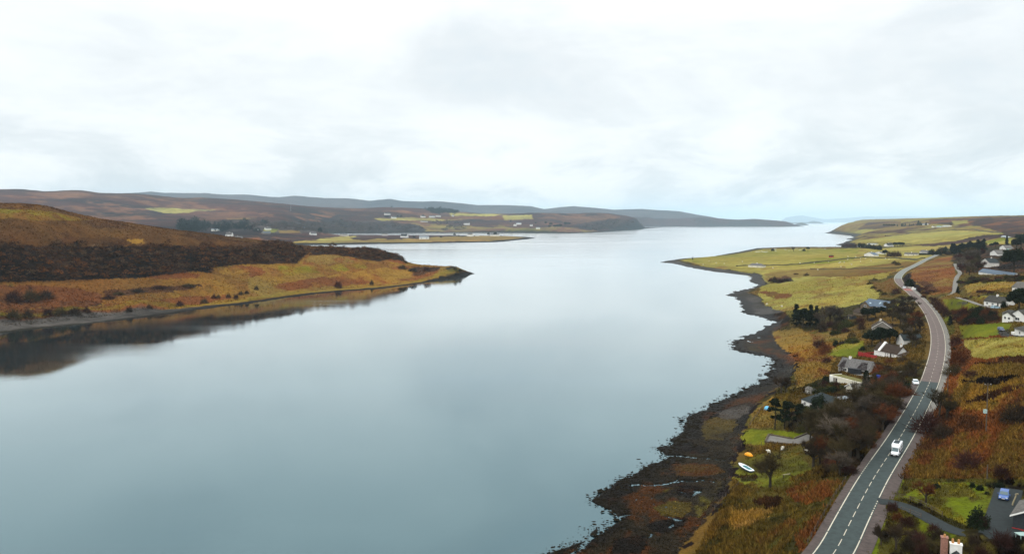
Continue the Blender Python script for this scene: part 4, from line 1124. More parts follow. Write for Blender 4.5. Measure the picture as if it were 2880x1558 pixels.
S_end = s_at(ROAD, 714) + 4
sA, sB, sC = s_at(ROAD, 1073), s_at(ROAD, 783), S_end
HWID = 2.85
tag(ribbon(ROAD, -HWID - .25, HWID + .25, 0, sA, .02).build('road', M['asphalt']), kind='structure')
tag(ribbon(ROAD, -HWID - .25, HWID + .25, sA, sB, .02).build('road', M['old_asphalt']), kind='structure')
tag(ribbon(ROAD, -HWID - .25, HWID + .25, sB, sC, .02).build('road', M['pale_asphalt']), kind='structure')
tag(ribbon(ROAD, HWID + .25, HWID + 2.6, 0, s_at(ROAD, 1150), .0).build('footpath', M['verge']), kind='structure')
tag(ribbon(ROAD, HWID + .25, HWID + 2.1, s_at(ROAD, 1150), s_at(ROAD, 800), .0).build('footpath', M['stone']), kind='structure')
tag(ribbon(ROAD, -HWID - 1.7, -HWID - .25, 0, s_at(ROAD, 1085), .0).build('footpath', M['verge']), kind='structure')
mk = MB()
def add_mb(dst, src):
    b_ = len(dst.v); dst.v += src.v; dst.f += [tuple(i + b_ for i in f_) for f_ in src.f]
rs = random.Random(3)
# edge lines, worn through in places; short dashes across the entrances
for off, gaps in ((-HWID, [(s_at(ROAD, 1345), s_at(ROAD, 1305)), (s_at(ROAD, 1112), s_at(ROAD, 1068))]), (HWID, [(s_at(ROAD, 1430), s_at(ROAD, 1388))])):
    s = 0.0
    while s < sC - 2:
        ln = rs.uniform(9, 16)
        g = next(((a, b_) for a, b_ in gaps if a <= s < b_), None)
        if g:
            add_mb(mk, ribbon(ROAD, off - .09, off + .09, s, s + .8, .045)); s += 1.5; continue
        e = min([s + ln] + [a for a, b_ in gaps if a > s])
        far_ = s > sA
        add_mb(mk, ribbon(ROAD, off - .10, off + .10, s, max(e - .35, s + .3), .045)); s = e + .05
s = 2.0
while s < sC - 6:
    near_ = s < sA
    add_mb(mk, ribbon(ROAD, -.07 if near_ else -.05, .07 if near_ else .05, s, s + (3.4 if near_ else 3.0), .045)); s += 5.2 if near_ else 7.5
tag(mk.build('road_markings', M['paint']), kind='structure')
sr = s_at(ROAD, 818)
tag(ribbon(ROAD, -HWID + .2, HWID - .2, sr, sr + 16, .035).build('road_patch', M['red_patch']), kind='structure')
for nm, line, hw, mt in (('driveway', DRIVE, 1.75, 'drive'), ('yard', YARD, 2.4, 'drive'), ('track', TRACK, 1.6, 'stone'), ('lane', LANE, 1.5, 'stone'), ('layby', LAYBY, 2.1, 'verge'), ('courtyard', COURT, 2.3, 'concrete')):
    o_ = ribbon(line, -hw, hw, 0, 1e9, .01 + .004 * len(nm) / 10)
    tag(o_.build(nm, M[mt]), kind='structure')


# ------------------------------------------------------------------ buildings
def window(root, o, dv, nv, c, z, w, h, simple=False, glass='glass', name='window'):
    o, dv, nv = Vector(o), Vector(dv), Vector(nv)
    up = Vector((0, 0, 1))
    q = lambda s, zc, n_: o + dv * s + up * zc + nv * n_
    def bar(m_, s0, s1, z0, z1, n0, n1):
        m_.hull([q(s0, z0, n0), q(s1, z0, n0), q(s1, z0, n1), q(s0, z0, n1)], [q(s0, z1, n0), q(s1, z1, n0), q(s1, z1, n1), q(s0, z1, n1)])
    if simple:
        m_ = MB(); bar(m_, c - w / 2, c + w / 2, z, z + h, -.02, .05)
        return m_.build(name, M[glass], root)
    fr = MB(); t_ = .10
    bar(fr, c - w / 2, c + w / 2, z, z + t_, 0, .09); bar(fr, c - w / 2, c + w / 2, z + h - t_, z + h, 0, .09)
    bar(fr, c - w / 2, c - w / 2 + t_, z + t_, z + h - t_, 0, .09); bar(fr, c + w / 2 - t_, c + w / 2, z + t_, z + h - t_, 0, .09)
    if w > 1.3: bar(fr, c - t_ / 3, c + t_ / 3, z + t_, z + h - t_, 0, .085)
    f_ = fr.build(name, M['trim'], root)
    pn = MB(); bar(pn, c - w / 2 + t_, c + w / 2 - t_, z + t_, z + h - t_, -.02, .035)
    pn.build('pane', M[glass], f_)
    return f_


def block(root, x0, y0, L, D, h, rise, kind, wall, roof, base=-2.5, pre='', ov=.35, trim=None):
    """walls and roof of one block of a house; x along the front, y away from the viewer"""
    w = MB()
    x1, y1 = x0 + L, y0 + D
    if kind == 'gable':
        ym = (y0 + y1) / 2
        w.loft([[(x, y0, base), (x, y1, base), (x, y1, h), (x, ym, h + rise), (x, y0, h)] for x in (x0, x1)])
        a, c = (x0 - ov, x1 + ov), rise / (D / 2)
        rf = MB()
        rf.slab([(a[0], y0 - ov, h - ov * c + .16), (a[1], y0 - ov, h - ov * c + .16), (a[1], ym, h + rise + .16), (a[0], ym, h + rise + .16)], .15)
        rf.slab([(a[1], y1 + ov, h - ov * c + .16), (a[0], y1 + ov, h - ov * c + .16), (a[0], ym, h + rise + .163), (a[1], ym, h + rise + .163)], .15)
    elif kind == 'gable_y':
        xm = (x0 + x1) / 2
        w.loft([[(x0, y, base), (x1, y, base), (x1, y, h), (xm, y, h + rise), (x0, y, h)] for y in (y0, y1)])
        c = rise / (L / 2)
        rf = MB()
        rf.slab([(x0 - ov, y1 + ov, h - ov * c + .16), (x0 - ov, y0 - ov, h - ov * c + .16), (xm, y0 - ov, h + rise + .16), (xm, y1 + ov, h + rise + .16)], .15)
        rf.slab([(x1 + ov, y0 - ov, h - ov * c + .16), (x1 + ov, y1 + ov, h - ov * c + .16), (xm, y1 + ov, h + rise + .163), (xm, y0 - ov, h + rise + .163)], .15)
    elif kind == 'hip':
        w.box(x0, y0, base, x1, y1, h)
        rf = MB(); i_ = min(L, D) * .48
        e = [(x0 - ov, y0 - ov, h + .02), (x1 + ov, y0 - ov, h + .02), (x1 + ov, y1 + ov, h + .02), (x0 - ov, y1 + ov, h + .02)]
        ym = (y0 + y1) / 2
        r0, r1_ = (x0 + i_, ym, h + rise), (x1 - i_, ym, h + rise)
        for pl in ([e[0], e[1], r1_, r0], [e[1], e[2], r1_], [e[2], e[3], r0, r1_], [e[3], e[0], r0], e[::-1]): rf.poly(pl)
    else:
        w.box(x0, y0, base, x1, y1, h)
        rf = MB(); rf.box(x0 - ov, y0 - ov, h + .003, x1 + ov, y1 + ov, h + .25)
    w.build(pre + 'wall', M[wall], root)
    ro = rf.build(pre + 'roof', M[roof], root)
    if trim and kind == 'gable_y':
        t_ = MB(); xm = (x0 + x1) / 2; c = rise / (L / 2)
        t_.slab([(x0 - ov, y0 - ov - .07, h - ov * c + .2), (xm, y0 - ov - .07, h + rise + .2), (xm, y0 - ov - .07, h + rise - .08), (x0 - ov, y0 - ov - .07, h - ov * c - .08)], .06)
        t_.slab([(xm, y0 - ov - .07, h + rise + .2), (x1 + ov, y0 - ov - .07, h - ov * c + .2), (x1 + ov, y0 - ov - .07, h - ov * c - .08), (xm, y0 - ov - .07, h + rise - .08)], .06)
        t_.build('bargeboard', M[trim], root)
    return ro


def chimney(ro, x, y, z0, z1, w=.9, d=.7, mat='white_wall', pots=1):
    m_ = MB(); m_.box(x - w / 2, y - d / 2, z0, x + w / 2, y + d / 2, z1); m_.box(x - w / 2 - .06, y - d / 2 - .06, z1, x + w / 2 + .06, y + d / 2 + .06, z1 + .12)
    c_ = m_.build('chimney', M[mat], ro)
    for k in range(pots):
        q = MB(); px_ = x + (k - (pots - 1) / 2) * .42
        q.tube((px_, y, z1 + .1), (px_, y, z1 + .6), .16, .13, 8)
        o_ = q.build('chimney_pot', M['pot'], c_)
        c_2 = o_.matrix_world.copy()
    return c_


def face_frame(x0, y0, L, D, f):
    return {'f': ((x0, y0, 0), (1, 0, 0), (0, -1, 0)), 'r': ((x0 + L, y0, 0), (0, 1, 0), (1, 0, 0)), 'l': ((x0, y0 + D, 0), (0, -1, 0), (-1, 0, 0))}[f]


def house(name, label, A, B, D, h, rise, kind='gable', wall='white_wall', roof='dark_slate', wins=(), doors=(), chim=(), cat='house', group=None, simple=False, trim=None, ov=.35, dz=0.0, L=None, rz=None):
    skip = 1700.0 if A[0] < 1850 and A[1] < 700 else 0.0      # the houses across the loch stand beyond the headland
    pa, pb = at(*A, skip), at(*B, skip)
    if L is not None: pb = Vector(pt_z(B[0], B[1], pa.z))
    v = (pb - pa); v.z = 0
    if L is None: L = v.length
    else: v = v.normalized() * L
    z = min(ground(pa.x, pa.y), ground(pa.x + v.x * .5, pa.y + v.y * .5)) if dz == 0.0 else pa.z + dz
    z = max(z, .3)
    r = empty(name, (pa.x, pa.y, z), math.atan2(v.y, v.x) if rz is None else rz)
    tag(r, label, cat, group)
    ro = block(r, 0, 0, L, D, h, rise, kind, wall, roof, trim=trim, ov=ov)
    for f, c, zz_, w, hh in wins:
        o_, dv, nv = face_frame(0, 0, L, D, f)
        window(r, o_, dv, nv, c * (L if f == 'f' else D), zz_, w, hh, simple)
    for f, c, w, hh, mt in doors:
        o_, dv, nv = face_frame(0, 0, L, D, f)
        window(r, o_, dv, nv, c * (L if f == 'f' else D), 0.0, w, hh, True, mt, 'door')
    for q in chim:
        cx_, cy_, up_ = q[:3]; mt = q[3] if len(q) > 3 else 'white_wall'; pots = q[4] if len(q) > 4 else 1
        chimney(ro, cx_ * L, cy_ * D, h, h + rise + up_, mat=mt, pots=pots)
    return r, L, ro


# --- the houses between road and shore
r, L, ro = house('cottage', 'white cottage with long grey slate roof and purple-brown creeper over the eaves', (2358, 1046), (2443, 1050), 6.8, 2.7, 3.1, wall='stained_wall', roof='slate',
      wins=[('f', .22, .9, 1.7, 1.25), ('f', .44, 1.0, .7, 1.1), ('f', .82, .9, 1.5, 1.25), ('r', .5, 1.0, .8, 1.0)], doors=[('f', .62, .95, 2.0, 'dark_door')], chim=[(.24, .5, .75)])
rg = np.random.default_rng(5)
def creeper(parent, x0, x1, ztop, slope, n_=900):
    v, f = [], []
    for k in range(n_):
        x = rg.uniform(x0, x1); u = rg.uniform(0, 1)
        if abs((x - (x0 + x1) / 2) / (x1 - x0) * 2) > 1.1 - .6 * u: continue
        if u < .4: p_ = np.array([x, -.06, 2.6 * u / .4])
        else:
            tt = (u - .4) / .6 * .75; p_ = np.array([x, -.35 + tt * 3.5, 2.55 + tt * slope + .12])
        d = rg.normal(size=3) * .3; e = rg.normal(size=3) * .07
        b_ = len(v); v += [p_ - d, p_ + d, p_ + e]; f.append((b_, b_ + 1, b_ + 2))
    link('creeper', np_mesh('creeper', v, f, M['creeper']), parent)
creeper(r, 0.2, L * .22, 4, 3.1); creeper(r, L * .58, L * .97, 4.4, 3.1, 1300)

r_, L_, _ = house('shed', 'low black board lean-to standing against the front of the grey-roofed cottage', (2384, 1051), (2419, 1054), 1.6, 2.1, .3, 'flat', 'black', 'black', cat='shed', ov=.05)
r, L, ro = house('flat_roofed_building', 'long cream flat-roofed building with grass on its roof below the creeper cottage', (2334, 1073), (2418, 1081), 5.5, 2.5, .3, 'flat', 'cream_wall', 'moss_roof', cat='building', ov=-.3,
      wins=[('f', .09, .4, .9, 1.7), ('f', .53, 1.1, .5, .5), ('f', .80, .7, .5, 1.1)], doors=[('f', .22, 1.0, 2.1, 'dark_door'), ('f', .145, .7, 2.0, 'dark_door')])
m_ = MB(); m_.box(-.12, -.12, 2.28, L + .12, .25, 2.85); m_.box(-.12, .253, 2.28, .25, 5.6, 2.85); m_.box(L - .25, .253, 2.28, L + .12, 5.6, 2.85); m_.build('parapet', M['cream_wall'], r)
m_ = MB()
for a in np.linspace(-math.pi, 0, 9)[:-1]:
    a2 = a + math.pi / 8
    m_.poly([(.9 + 1.3 * math.cos(a), 1.2 + 1.9 * math.sin(a), -1), (.9 + 1.3 * math.cos(a2), 1.2 + 1.9 * math.sin(a2), -1), (.9 + 1.3 * math.cos(a2), 1.2 + 1.9 * math.sin(a2), 2.6), (.9 + 1.3 * math.cos(a), 1.2 + 1.9 * math.sin(a), 2.6)])
m_.poly([(.9 + 1.3 * math.cos(a), 1.2 + 1.9 * math.sin(a), 2.6) for a in np.linspace(-math.pi, 0, 9)])
m_.build('bay', M['white_wall'], r)
r, L, ro = house('outbuilding', 'small cream outbuilding with mossy brown roof beside dark conifer, under the flat-roofed building', (2379, 1106), (2402, 1112), 9, 2.6, 1.6, 'gable_y', 'cream_wall', 'mid_roof', cat='outbuilding', wins=[('f', .3, 1.1, .9, .9), ('l', .4, 1.0, .8, .8)], trim='trim')

r, L, ro = house('bungalow', 'white bungalow with steep blue-black hipped slate roof behind evergreen shrubs', (2254, 1142), (2338, 1155), 9.5, 2.5, 3.4, 'hip', 'white_wall', 'dark_slate', wins=[('f', .12, .9, 1.4, 1.2), ('f', .5, .9, 1.6, 1.2), ('l', .5, .9, 1.2, 1.1)], doors=[('f', .32, .95, 2.0, 'dark_door')], chim=[(.80, .55, -.3)])
house('garage', 'small white garage with pale flat roof and brown door beside the hipped bungalow', (2346, 1139), (2370, 1140), 5.5, 2.5, .2, 'flat', 'white_wall', 'flat_roof', doors=[('f', .5, 2.1, 2.0, 'brown_door')], cat='garage', ov=.12)
house('shed', 'small grey shed with ridged roof tucked behind the dark hipped bungalow', (2264, 1106), (2281, 1108), 2.6, 1.9, .7, 'gable', 'grey_wall', 'mid_roof', cat='shed', ov=.1, wins=[('f', .5, .8, .7, .6)])

r, L, ro = house('croft_house', 'low white croft house with long dark brown roof crossed by a white party wall', (2458, 999), (2522, 1005), 6.2, 2.2, 3.0, wall='white_wall', dz=0.6, roof='brown_roof', wins=[('f', .52, .8, .7, 1.0), ('f', .62, .8, .7, 1.0), ('f', .85, .8, .7, 1.0)], doors=[('f', .74, .9, 1.9, 'dark_door')], chim=[(.93, .5, .7)])
m_ = MB(); c = 3.0 / 3.1
m_.loft([[(x, -.5, 2.2 - .5 * c + .1), (x, 3.1, 5.25), (x, 6.7, 2.2 - .5 * c + .1), (x, 6.7, 2.2 - .5 * c + .6), (x, 3.1, 6.05), (x, -.5, 2.2 - .5 * c + .6)] for x in (L * .20, L * .29)])
m_.build('party_wall', M['white_wall'], r)
m_ = MB(); m_.box(L + .3, .3, -1, L + 8.0, 5.6, 2.0); m_.build('lean_to', M['stained_wall'], r)
m_ = MB(); m_.slab([(L + .2, -.1, 1.95), (L + 8.2, -.1, 1.95), (L + 8.2, 5.9, 3.3), (L + .2, 5.9, 3.3)], .15); m_.build('lean_to_roof', M['brown_roof'], r)

# red boarded fence round the croft's terrace
pa, pb, pc = at(2414, 1001), at(2466, 1008), at(2420, 988)
r = empty('red_fence', pa, math.atan2(pb.y - pa.y, pb.x - pa.x)); tag(r, 'red-painted board fence round the terrace at the croft end', 'fence')
Lf = (pb - pa).length
m_ = MB(); m_.box(0, 0, -.8, Lf, .08, 1.9); m_.build('panel', M['red_paint'], r)
m_ = MB(); m_.box(-.08, 0.0, -.8, .0, 9.0, 1.5); m_.build('side_panel', M['red_paint'], r)
m_ = MB(); m_.box(-.1, -.06, 1.9, Lf, .14, 2.02); m_.build('top_rail', M['red_paint'], r)
for k in range(8):
    m_ = MB(); m_.box(Lf * k / 7 - .08, -.14, -.8, Lf * k / 7 + .08, -.002, 2.1); m_.build('post', M['red_paint'], r)

house('gabled_house', 'white gable of a dark-roofed house half hidden behind the dense evergreens', (2521, 968), (2542, 970), 9, 3.0, 2.6, 'gable_y', 'white_wall', 'dark_slate', wins=[('f', .5, 2.6, .6, .8)])
r, L, ro = house('bungalow', 'grey harled bungalow with brown tiled roof and broad pale-edged gable', (2453, 934), (2509, 931), 11.5, 2.5, 3.3, 'gable_y', 'grey_wall', 'brown_roof', trim='trim', wins=[('f', .16, .9, 1.1, 1.1), ('f', .55, .9, 1.1, 1.0), ('l', .3, .8, .9, 1.1), ('l', .55, .8, .9, 1.1), ('l', .8, .2, .9, 2.0)], chim=[(.42, .6, .6, 'cream_wall')], ov=.4)
m_ = MB(); m_.slab([(L * .30, 3.0, 5.2), (L * .30, 4.0, 5.2), (L * .36, 4.0, 5.75), (L * .36, 3.0, 5.75)], .08); m_.build('skylight', M['skylight'], ro)

r, L, ro = house('barn_house', 'dark timber-clad house with blue-grey metal roof, cross gable and three skylights', (2428, 867), (2490, 869), 8.5, 2.6, 3.7, wall='timber_wall', roof='blue_roof', wins=[('f', .62, .3, 1.2, 2.0), ('f', .78, .3, 1.0, 2.0), ('r', .5, .8, 1.0, 1.2)], doors=[('f', .88, 1.0, 2.0, 'pale_wood')], ov=.25)
ro2 = block(r, .5, -2.6, L * .44, 6.6, 2.4, 3.0, 'gable_y', 'brown_wall', 'blue_roof', pre='wing_', ov=.3)
window(r, (.5, -2.6, 0), (1, 0, 0), (0, -1, 0), L * .22, 1.5, 2.2, 1.3)
sl = 3.7 / 4.25
for fx in (.63, .86):
    m_ = MB(); m_.slab([(L * fx - .5, 1.6, 2.6 + 1.6 * sl + .22), (L * fx + .5, 1.6, 2.6 + 1.6 * sl + .22), (L * fx + .5, 2.9, 2.6 + 2.9 * sl + .22), (L * fx - .5, 2.9, 2.6 + 2.9 * sl + .22)], .05); m_.build('skylight', M['skylight'], ro)
xm, hw_ = .5 + L * .22, L * .22
m_ = MB(); cs = 3.0 / hw_
m_.slab([(xm + hw_ * .55, -1.0, 2.4 + 3.0 - hw_ * .55 * cs + .22), (xm + hw_ * .55, 0.2, 2.4 + 3.0 - hw_ * .55 * cs + .22), (xm + hw_ * .35, 0.2, 2.4 + 3 - hw_ * .35 * cs + .22), (xm + hw_ * .35, -1.0, 2.4 + 3 - hw_ * .35 * cs + .22)], .05); m_.build('skylight', M['skylight'], ro2)

house('stone_barn', 'small brown stone barn with rusty brown roof left of the blue-roofed house', (2399, 885), (2425, 889), 5.5, 2.3, 2.0, wall='brown_wall', roof='brown_roof', wins=[('l', .5, .6, .7, 1.1)], chim=[(.72, .5, .8, 'brown_wall')], cat='barn')
house('porch_building', 'tiny open-fronted timber shelter below the brown stone barn', (2383, 896), (2396, 898), 3, 1.9, .6, wall='timber_wall', roof='brown_roof', cat='shelter', doors=[('f', .3, .9, 1.7, 'pale_wood')], ov=.2)

# --- east of the road
r, L, ro = house('cottage', 'white cottage with charcoal roof and central white chimney above the bright lawn', (2767, 859), (2822, 862), 6.0, 2.4, 2.6, roof='black_roof', wins=[('f', .17, .8, 1.3, 1.1), ('f', .46, .8, 1.5, 1.1)], doors=[('f', .72, 1.0, 2.1, 'dark_door')], chim=[(.40, .5, .8)])
m_ = MB(); m_.box(-.35, .6, 0, -.02, 1.6, 2.0); m_.build('porch', M['stone'], r)
r, L, ro = house('bungalow', 'white bungalow with one broad and one small front gable at the right edge', (2843, 903), (2884, 907), 11, 3.2, 2.2, 'gable_y', 'white_wall', 'black_roof', wins=[('f', .45, .8, 2.6, 1.3)], chim=[(.1, .6, .8)], ov=.35)
block(r, -3.7, -1.2, 6.3, 7, 2.3, 1.5, 'gable_y', 'white_wall', 'black_roof', pre='front_wing_', ov=.3)
for q in (.28, .66): window(r, (-3.7, -1.2, 0), (1, 0, 0), (0, -1, 0), 6.3 * q, .7, 1.3, 1.1)
block(r, -9.6, 3.4, 5.6, 6, 2.4, 1.3, 'gable', 'white_wall', 'black_roof', pre='side_wing_', ov=.3)
window(r, (-9.6, 9.4, 0), (0, -1, 0), (-1, 0, 0), 3, .8, 1.0, 1.1)
r, L, ro = house('bungalow', 'white bungalow with dark hipped roof beside the blue car at the right edge', (2853, 941), (2905, 944), 9.5, 2.5, 2.6, 'hip', 'white_wall', 'black_roof', wins=[('f', .30, .8, 1.5, 1.2), ('f', .62, .8, 1.5, 1.2), ('l', .3, .8, 1.0, 1.1)], ov=.5)
m_ = MB(); m_.box(-2.2, -.4, -1.0, .6, 2.6, .9); m_.build('terrace_wall', M['white_wall'], r)
house('house', 'white-walled house with broad grey-brown roof behind the great dark evergreen', (2846, 821), (2895, 824), 8, 2.7, 2.8, roof='mid_roof', wins=[('f', .2, .8, 1.2, 1.1), ('l', .5, .8, 1.0, 1.1)])
r, L, ro = house('long_cottage', 'long low white building with blue-grey slate roof below the tall white gable', (2752, 772), (2846, 774), 6.5, 2.3, 2.4, roof='blue_roof', wins=[('f', .30, .8, .8, 1.0), ('f', .70, .8, 1.7, 1.0)], doors=[('f', .46, 2.0, 1.9, 'brown_wall')], cat='cottage')
r, L, ro = house('tall_house', 'tall white gabled house with slate roof behind the long blue-roofed building', (2757, 750), (2783, 752), 8, 4.6, 3.4, 'gable_y', 'stained_wall', 'dark_slate', wins=[('f', .55, 4.9, .8, .9), ('f', .35, 3.6, .6, .8)], chim=[(.35, .8, .9)])
block(r, 7.6, 1.5, 9.5, 6.5, 3.0, 2.6, 'gable', 'stained_wall', 'dark_slate', pre='wing_')
for q in (.25, .6, .85): window(r, (7.6, 1.5, 0), (1, 0, 0), (0, -1, 0), 9.5 * q, .9, 1.2, 1.2)
r, L, ro = house('gabled_house', 'white house with pointed gable and low sloping side annexe above the bare trees', (2784, 718), (2806, 720), 8, 3.2, 3.6, 'gable_y', 'white_wall', 'mid_roof', wins=[('f', .3, 3.6, .9, 1.0), ('f', .72, .8, 1.1, 1.1)])
m_ = MB(); m_.loft([[(-5.2, y, -1), (-.02, y, -1), (-.02, y, 3.0), (-5.2, y, 1.4)] for y in (1, 5)]); m_.build('annexe', M['white_wall'], r)
r, L, ro = house('gabled_house', 'white gabled house with turquoise lean-to roof and red door near the top of the village', (2811, 702), (2830, 703), 8, 3.2, 3.4, 'gable_y', 'white_wall', 'mid_roof', wins=[('f', .3, 3.4, .9, 1.0)], doors=[('f', .45, 2.6, 2.4, 'red_paint')])
m_ = MB(); m_.box(L + .2, .5, -1, L + 6.5, 5, 1.6); m_.build('lean_to', M['stone'], r)
m_ = MB(); m_.slab([(L - .1, -.2, 1.7), (L + 7, -.2, 1.7), (L + 7, 5.4, 3.2), (L - .1, 5.4, 3.2)], .12); m_.build('lean_to_roof', M['teal_roof'], r)
pa, pb = at(2814, 668), at(2833, 669)
r = empty('arched_shed', pa, math.atan2(pb.y - pa.y, pb.x - pa.x)); tag(r, 'pale grey arched shed alone in the green field above the village', 'shed')
Lq = (pb - pa).length
m_ = MB(); ar = [(0, 6 * math.cos(t_) + 6, max(0, 4.4 * math.sin(t_)) - (1 if t_ in (0, math.pi) else 0)) for t_ in np.linspace(math.pi, 0, 11)]
m_.loft([[(x, y, z) for _, y, z in ar] for x in (0, Lq)]); m_.build('roof', M['flat_roof'], r)
m_ = MB(); m_.poly([(Lq + .02, y * .96 + .24, z * .93) for _, y, z in ar]); m_.build('end_wall', M['stone'], r)

# --- houses in the fields beyond
FAR = [('house', 'white gabled house with blue-grey roof facing the sheep field', (2430, 720), (2458, 721), 8, 3.0, 3.6, 'gable_y', 'white_wall', 'blue_roof', 1),
       ('cottage', 'small white cottage with pale gable just behind the blue-roofed field house', (2462, 714), (2479, 715), 8, 2.4, 2.4, 'gable_y', 'white_wall', 'mid_roof', 1),
       ('house', 'long low cream house beside the maroon bushes near the road crest', (2543, 719), (2580, 718), 8, 2.6, 2.4, 'gable', 'cream_wall', 'mid_roof', 1),
       ('house', 'white house with grey slate roof nearest the far end of the road', (2586, 713), (2612, 713), 8, 3.2, 3.0, 'gable', 'white_wall', 'slate', 1),
       ('outbuilding', 'pale shed with grey roof right of the slate-roofed house at the road end', (2614, 713), (2628, 712), 7, 2.2, 1.4, 'gable', 'cream_wall', 'flat_roof', 0),
       ('cottage', 'small white gable at the left end of the dark shore hedge', (2410, 695), (2416, 695), 8, 3.0, 2.6, 'gable_y', 'white_wall', 'mid_roof', 0),
       ('cottage', 'small white gable in the middle of the dark shore hedge', (2430, 696), (2435, 696), 8, 3.0, 2.6, 'gable_y', 'white_wall', 'mid_roof', 0),
       ('long_shed', 'long pale roof showing above the dark hedge by the shore', (2438, 689), (2462, 689), 9, 2.6, 1.8, 'gable', 'cream_wall', 'flat_roof', 0),
       ('house', 'large white house with dark roof beside the rounded evergreen clump', (2496, 694), (2513, 694), 9, 4.0, 3.8, 'gable', 'white_wall', 'dark_slate', 1),
       ('house', 'pale house with hipped grey roof alone on the green spit', (2104, 751), (2142, 753), 9, 2.6, 3.0, 'hip', 'cream_wall', 'slate', 1),
       ('shed', 'small rust-red shed at the end of the bank on the green spit', (2331, 724), (2341, 724), 4, 2.2, 1.4, 'gable', 'red_paint', 'brown_roof', 0),
       ('farm_shed', 'long white shed on the skyline ridge above the far green fields', (2650, 638), (2667, 638), 12, 4, 2, 'gable', 'white_wall', 'flat_roof', 0),
       ('farm_shed', 'pale green-grey shed beside the long white shed on the far ridge', (2632, 640), (2646, 640), 12, 4, 2, 'gable', 'stained_wall', 'teal_roof', 0),
       ('house', 'tiny white house just below the far ridge conifers', (2590, 633), (2604, 633), 10, 4.5, 4, 'gable', 'white_wall', 'slate', 0),
       ('cottage', 'tiny white cottage left of the sheds on the far ridge', (2620, 640), (2625, 640), 8, 3.5, 3, 'gable_y', 'white_wall', 'slate', 0)]
# --- houses across the water
FAR += [('house', 'white house with steep grey roof and tall left gable over the moor edge', (634, 666), (651, 667), 8, 6.0, 6.0, 'gable', 'white_wall', 'slate', 2),
        ('house', 'white house with low grey roof and two windows right at the moor edge', (657, 674), (683, 674), 10, 4.5, 3.5, 'gable', 'white_wall', 'slate', 2),
        ('house', 'white house on the bright green lawn among brown woods across the loch', (747, 647), (763, 647), 9, 5, 5, 'gable', 'white_wall', 'slate', 0),
        ('long_shed', 'long pale shed in front of the conifer wood across the loch', (594, 650), (617, 650), 10, 4, 3, 'gable', 'cream_wall', 'flat_roof', 0),
        ('house', 'small grey-white house in front of green conifers across the loch', (715, 648), (727, 648), 9, 4, 4, 'gable', 'stained_wall', 'slate', 0),
        ('barn', 'grey barn just under the white house on the green lawn', (742, 658), (762, 658), 9, 4.5, 3, 'gable', 'grey_wall', 'blue_roof', 0),
        ('house', 'white house with tall chimney gable standing alone in brown scrub across the loch', (875, 661), (891, 662), 8, 5, 6, 'gable', 'white_wall', 'slate', 1),
        ('cottage', 'pale blue-roofed cottage in the bare wood left of the lone dark conifer', (849, 644), (859, 644), 9, 4, 4, 'gable', 'stained_wall', 'blue_roof', 0),
        ('house', 'white house with dark roof at the landward end of the narrow peninsula', (1126, 668), (1143, 669), 9, 5, 6, 'gable', 'white_wall', 'dark_slate', 1),
        ('house', 'long white house with pale roof lowest on the narrow peninsula', (1179, 673), (1206, 673), 9, 5, 4.5, 'gable', 'white_wall', 'flat_roof', 2),
        ('house', 'white house beside the dark tree on the middle of the peninsula', (1314, 664.5), (1327, 665), 9, 6, 5, 'gable', 'white_wall', 'slate', 0),
        ('shed', 'pale low shed right of the white house on the middle of the peninsula', (1337, 664.5), (1346, 664.5), 8, 4, 2, 'gable', 'white_wall', 'flat_roof', 0),
        ('house', 'white house with spiky conifer behind near the peninsula tip', (1379, 664), (1403, 664), 9, 5, 4, 'gable', 'white_wall', 'slate', 1),
        ('barn', 'grey roofed barn on the peninsula shore left of the dark-roofed white house', (1074, 663), (1090, 663), 9, 5, 4, 'gable', 'stained_wall', 'mid_roof', 0),
        ('cottage', 'low pale cottage nearest the head of the narrow channel', (955, 663), (976, 664), 9, 3.5, 2.5, 'gable', 'cream_wall', 'brown_roof', 0),
        ('house', 'white house highest of those beside the hilltop conifer clump', (1083, 605), (1098, 605), 10, 7, 6, 'gable', 'white_wall', 'slate', 0),
        ('house', 'white house in front of the conifer clump on the moor', (1102, 615), (1115, 615), 10, 7, 6, 'gable', 'white_wall', 'slate', 0),
        ('house', 'white-gabled house left of the dark plantation on the moor', (1185, 612), (1197, 612), 10, 7, 6, 'gable', 'white_wall', 'slate', 0),
        ('house', 'long white house right below the dark plantation', (1208, 612), (1224, 612), 10, 6, 4, 'gable', 'white_wall', 'flat_roof', 0),
        ('house', 'white house under the right end of the dark plantation', (1226, 610), (1240, 610), 10, 6, 4, 'gable', 'white_wall', 'slate', 0),
        ('long_shed', 'long low pale shed in the middle of the brown moor slope', (1186, 625), (1203, 625), 10, 4, 2, 'gable', 'white_wall', 'mid_roof', 0),
        ('house', 'white house by purple scrub on the slope above the channel', (1304, 632), (1318, 633), 10, 7, 6, 'gable', 'white_wall', 'slate', 0),
        ('house', 'white house with pale roof higher of the pair above the far shore', (1452, 632), (1465, 632), 10, 6, 5, 'gable', 'white_wall', 'flat_roof', 0),
        ('cottage', 'white gable lower of the pair above the far shore', (1444, 636), (1451, 636), 9, 6, 5, 'gable_y', 'white_wall', 'slate', 0),
        ('cottage', 'white cottage with bright green bush on the far shore slope', (1507, 644), (1518, 644), 9, 6, 4, 'gable', 'white_wall', 'slate', 0),
        ('cottage', 'tiny white cottage left of the green-bush cottage on the far shore slope', (1490, 636), (1497, 636), 9, 6, 4, 'gable', 'white_wall', 'slate', 0),
        ('cottage', 'tiny white cottage alone on the green moor field near the plantation', (1272, 609), (1277, 609), 10, 6, 5, 'gable', 'white_wall', 'slate', 0)]
